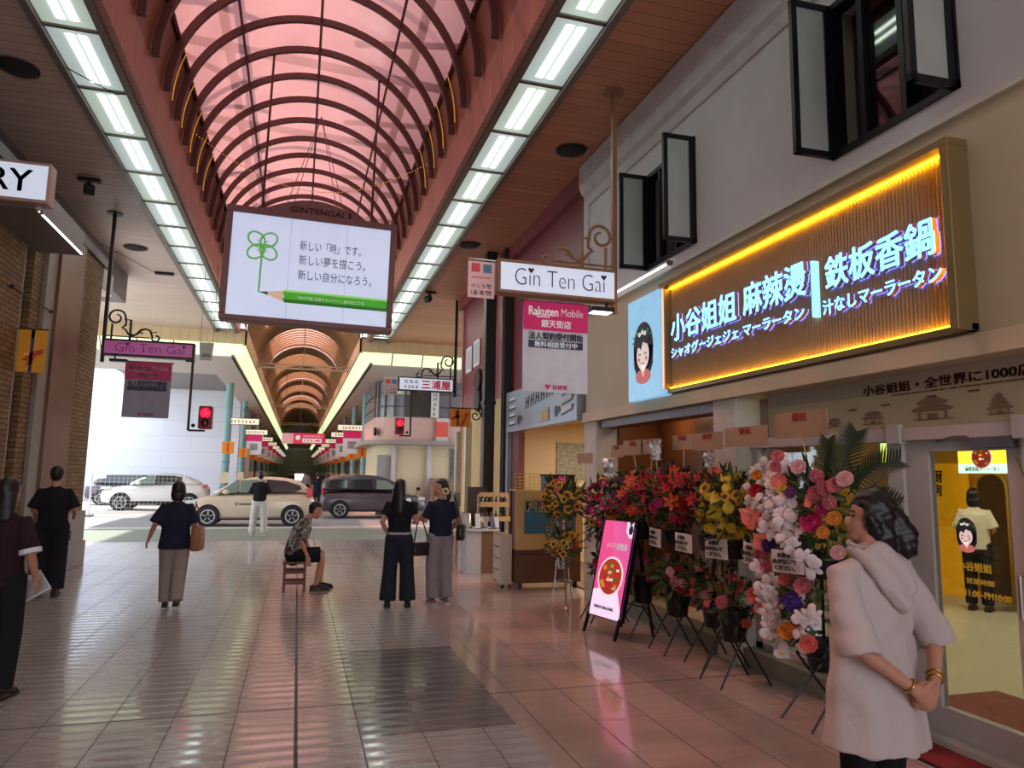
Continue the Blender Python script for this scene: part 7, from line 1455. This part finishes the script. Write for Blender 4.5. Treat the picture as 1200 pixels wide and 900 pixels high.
person('woman in a navy blouse and grey trousers turned to the left, hair tied low', (1.86, 9.5, 0), math.radians(12), 1.60, dict(face=(-.93, .35, .0), head=(-.01, .02, 1.595), elL=(-.235, .02, 1.13), wrL=(-.30, .20, 1.22), handL=(-.4, .8, .4), thL=(1, 0, .3), pnL=(0, -.3, 1), elR=(.215, -.05, 1.12), wrR=(.20, .13, .98)),
    [dict(k='pants', m=C_grey, r=(.112, .10, .092)), dict(k='top', m=C_navy, loose=.022, hem=.93, sleeve=.8, name='blouse'), dict(k='shoes', m=mat('mauve_sneaker', (126, 108, 106), .6), sole=S_tan)],
    dict(k='pony', s=1.02, tail=[([(0, -.08, .0), (.0, -.11, -.05), (0, -.125, -.11), (0, -.11, -.19)], [.04, .045, .04, .016])]), .010)
t = thing('hair_scrunchie', 'cream scrunchie round the low ponytail of the navy-clad woman', 'hair tie', (1.90, 9.43, 1.463)); b = MB(); b.tube([(.035*math.cos(a), .03*math.sin(a)*.6, .034*math.sin(a)) for a in [2*PI*i/18 for i in range(18)]], [.016+.004*(i % 2) for i in range(18)], 8, closed=True); b.build('ring', mat('cream_cloth', (206, 190, 150), .8), t, smooth=True)
bag('black shoulder bag at the side of the navy-clad woman', (2.13, 9.48, 1.02), math.radians(70), .25, .20, .11, mat('black_leather', (22, 20, 22)), [[(-.10, 0, -.03), (-.06, .08, .25), (0, .1, .40), (.06, .06, .25), (.10, 0, -.03)]], mat('black_leather', (22, 20, 22)))
t = thing('phone', 'phone held up between the two women', 'phone', (1.55, 9.72, 1.19), .5); b = MB(); b.box(-.036, .036, -.005, .005, -.02, .13); b.build('case', mat('pink_case', (206, 160, 150), .4), t, bevel=.004); b = MB(); b.box(-.033, .033, -.0065, -.005, -.016, .126); b.build('screen', M_dark, t)
# man and woman on the left
person('man in a black T-shirt and wide black trousers walking away by the brick pier', (-3.13, 11.1, 0), math.radians(6), 1.70, dict(elL=(-.235, -.02, 1.13), wrL=(-.20, .18, 1.06), elR=(.245, -.02, 1.13), wrR=(.22, .2, 1.05), kneeL=(-.10, .05, .49), ankL=(-.10, .0, .085), kneeR=(.10, .0, .49), ankR=(.11, -.08, .095)),
    [dict(k='pants', m=C_dk, r=(.12, .11, .105)), dict(k='top', m=C_blk, loose=.035, hem=.88, sleeve=.92), dict(k='shoes', m=S_dk)], dict(k='short'), .011)
person('dark-haired woman in plum top with white sleeve bands at the left edge', (-2.10, 6.35, 0), math.radians(-14), 1.60, dict(elR=(.235, -.03, 1.12), wrR=(.22, .10, .90), kneeL=(-.09, .05, .49), thR=(-.5, .6, 0)),
    [dict(k='pants', m=C_dk, r=(.108, .09, .085)), dict(k='top', m=C_mar, loose=.022, hem=.86, sleeve=.9), dict(k='shoes', m=S_dk)], dict(k='long', len=.16), .010)
for q in (1,):
    b = MB(); c0 = V((.165, -.015, 1.375)).lerp(V((.235, -.03, 1.12)), .86); c1 = V((.165, -.015, 1.375)).lerp(V((.235, -.03, 1.12)), 1.0); etube(b, [c0, c1], [.080, .081], (1, 0, 0), 18, False); pw = [o for o in COL.objects if o.name.startswith('person') and o.parent is None][-1]; b.build('sleeve_band', M_paper, pw, smooth=.6)
t = thing('paper_sheet', 'white sheet of paper in the hand of the woman at the left edge', 'paper', (-1.93, 6.50, .78), math.radians(20)); t.rotation_euler = (math.radians(25), math.radians(-30), math.radians(20)); b = MB(); b.box(-.14, .10, -.004, .004, -.10, .10); b.build('sheet', M_paper, t); b = MB(); b.box(-.13, .09, -.0055, -.004, -.08, .06); b.build('print', mat('faint_grey_print', (190, 186, 190), .7), t)
# person inside the shop and far pedestrians
person('person with black bob in a cream T-shirt standing at the counter inside the shop', (8.5, 7.3, .06), math.radians(-62), 1.54, dict(elL=(-.22, .0, 1.13), wrL=(-.12, .18, 1.05), elR=(.22, .0, 1.13), wrR=(.12, .18, 1.05)),
    [dict(k='pants', m=C_blk, r=(.105, .085, .075)), dict(k='top', m=cloth_mat('cream_cotton', (206, 198, 176)), loose=.03, hem=.86, sleeve=.9), dict(k='shoes', m=S_dk)], dict(k='bob'), .012)
for lab, x, y, c, h in (('pedestrian in white far down the arcade beside the minivan', 1.25, 31.9, C_wht, 1.6), ('pedestrian in dark clothes far down the arcade behind the hatchback', .85, 32.5, C_navy, 1.65), ('pedestrian in a pale shirt deep inside the far arcade', .5, 44, C_grey, 1.7), ('pedestrian in black deep inside the far arcade', -.4, 52, C_blk, 1.7)):
    person(lab, (x, y, 0), 0, h, {}, [dict(k='pants', m=C_den, r=(.10, .08, .075)), dict(k='top', m=c, loose=.02, hem=.88, sleeve=.9), dict(k='shoes', m=S_dk)], dict(k='short'), .02)
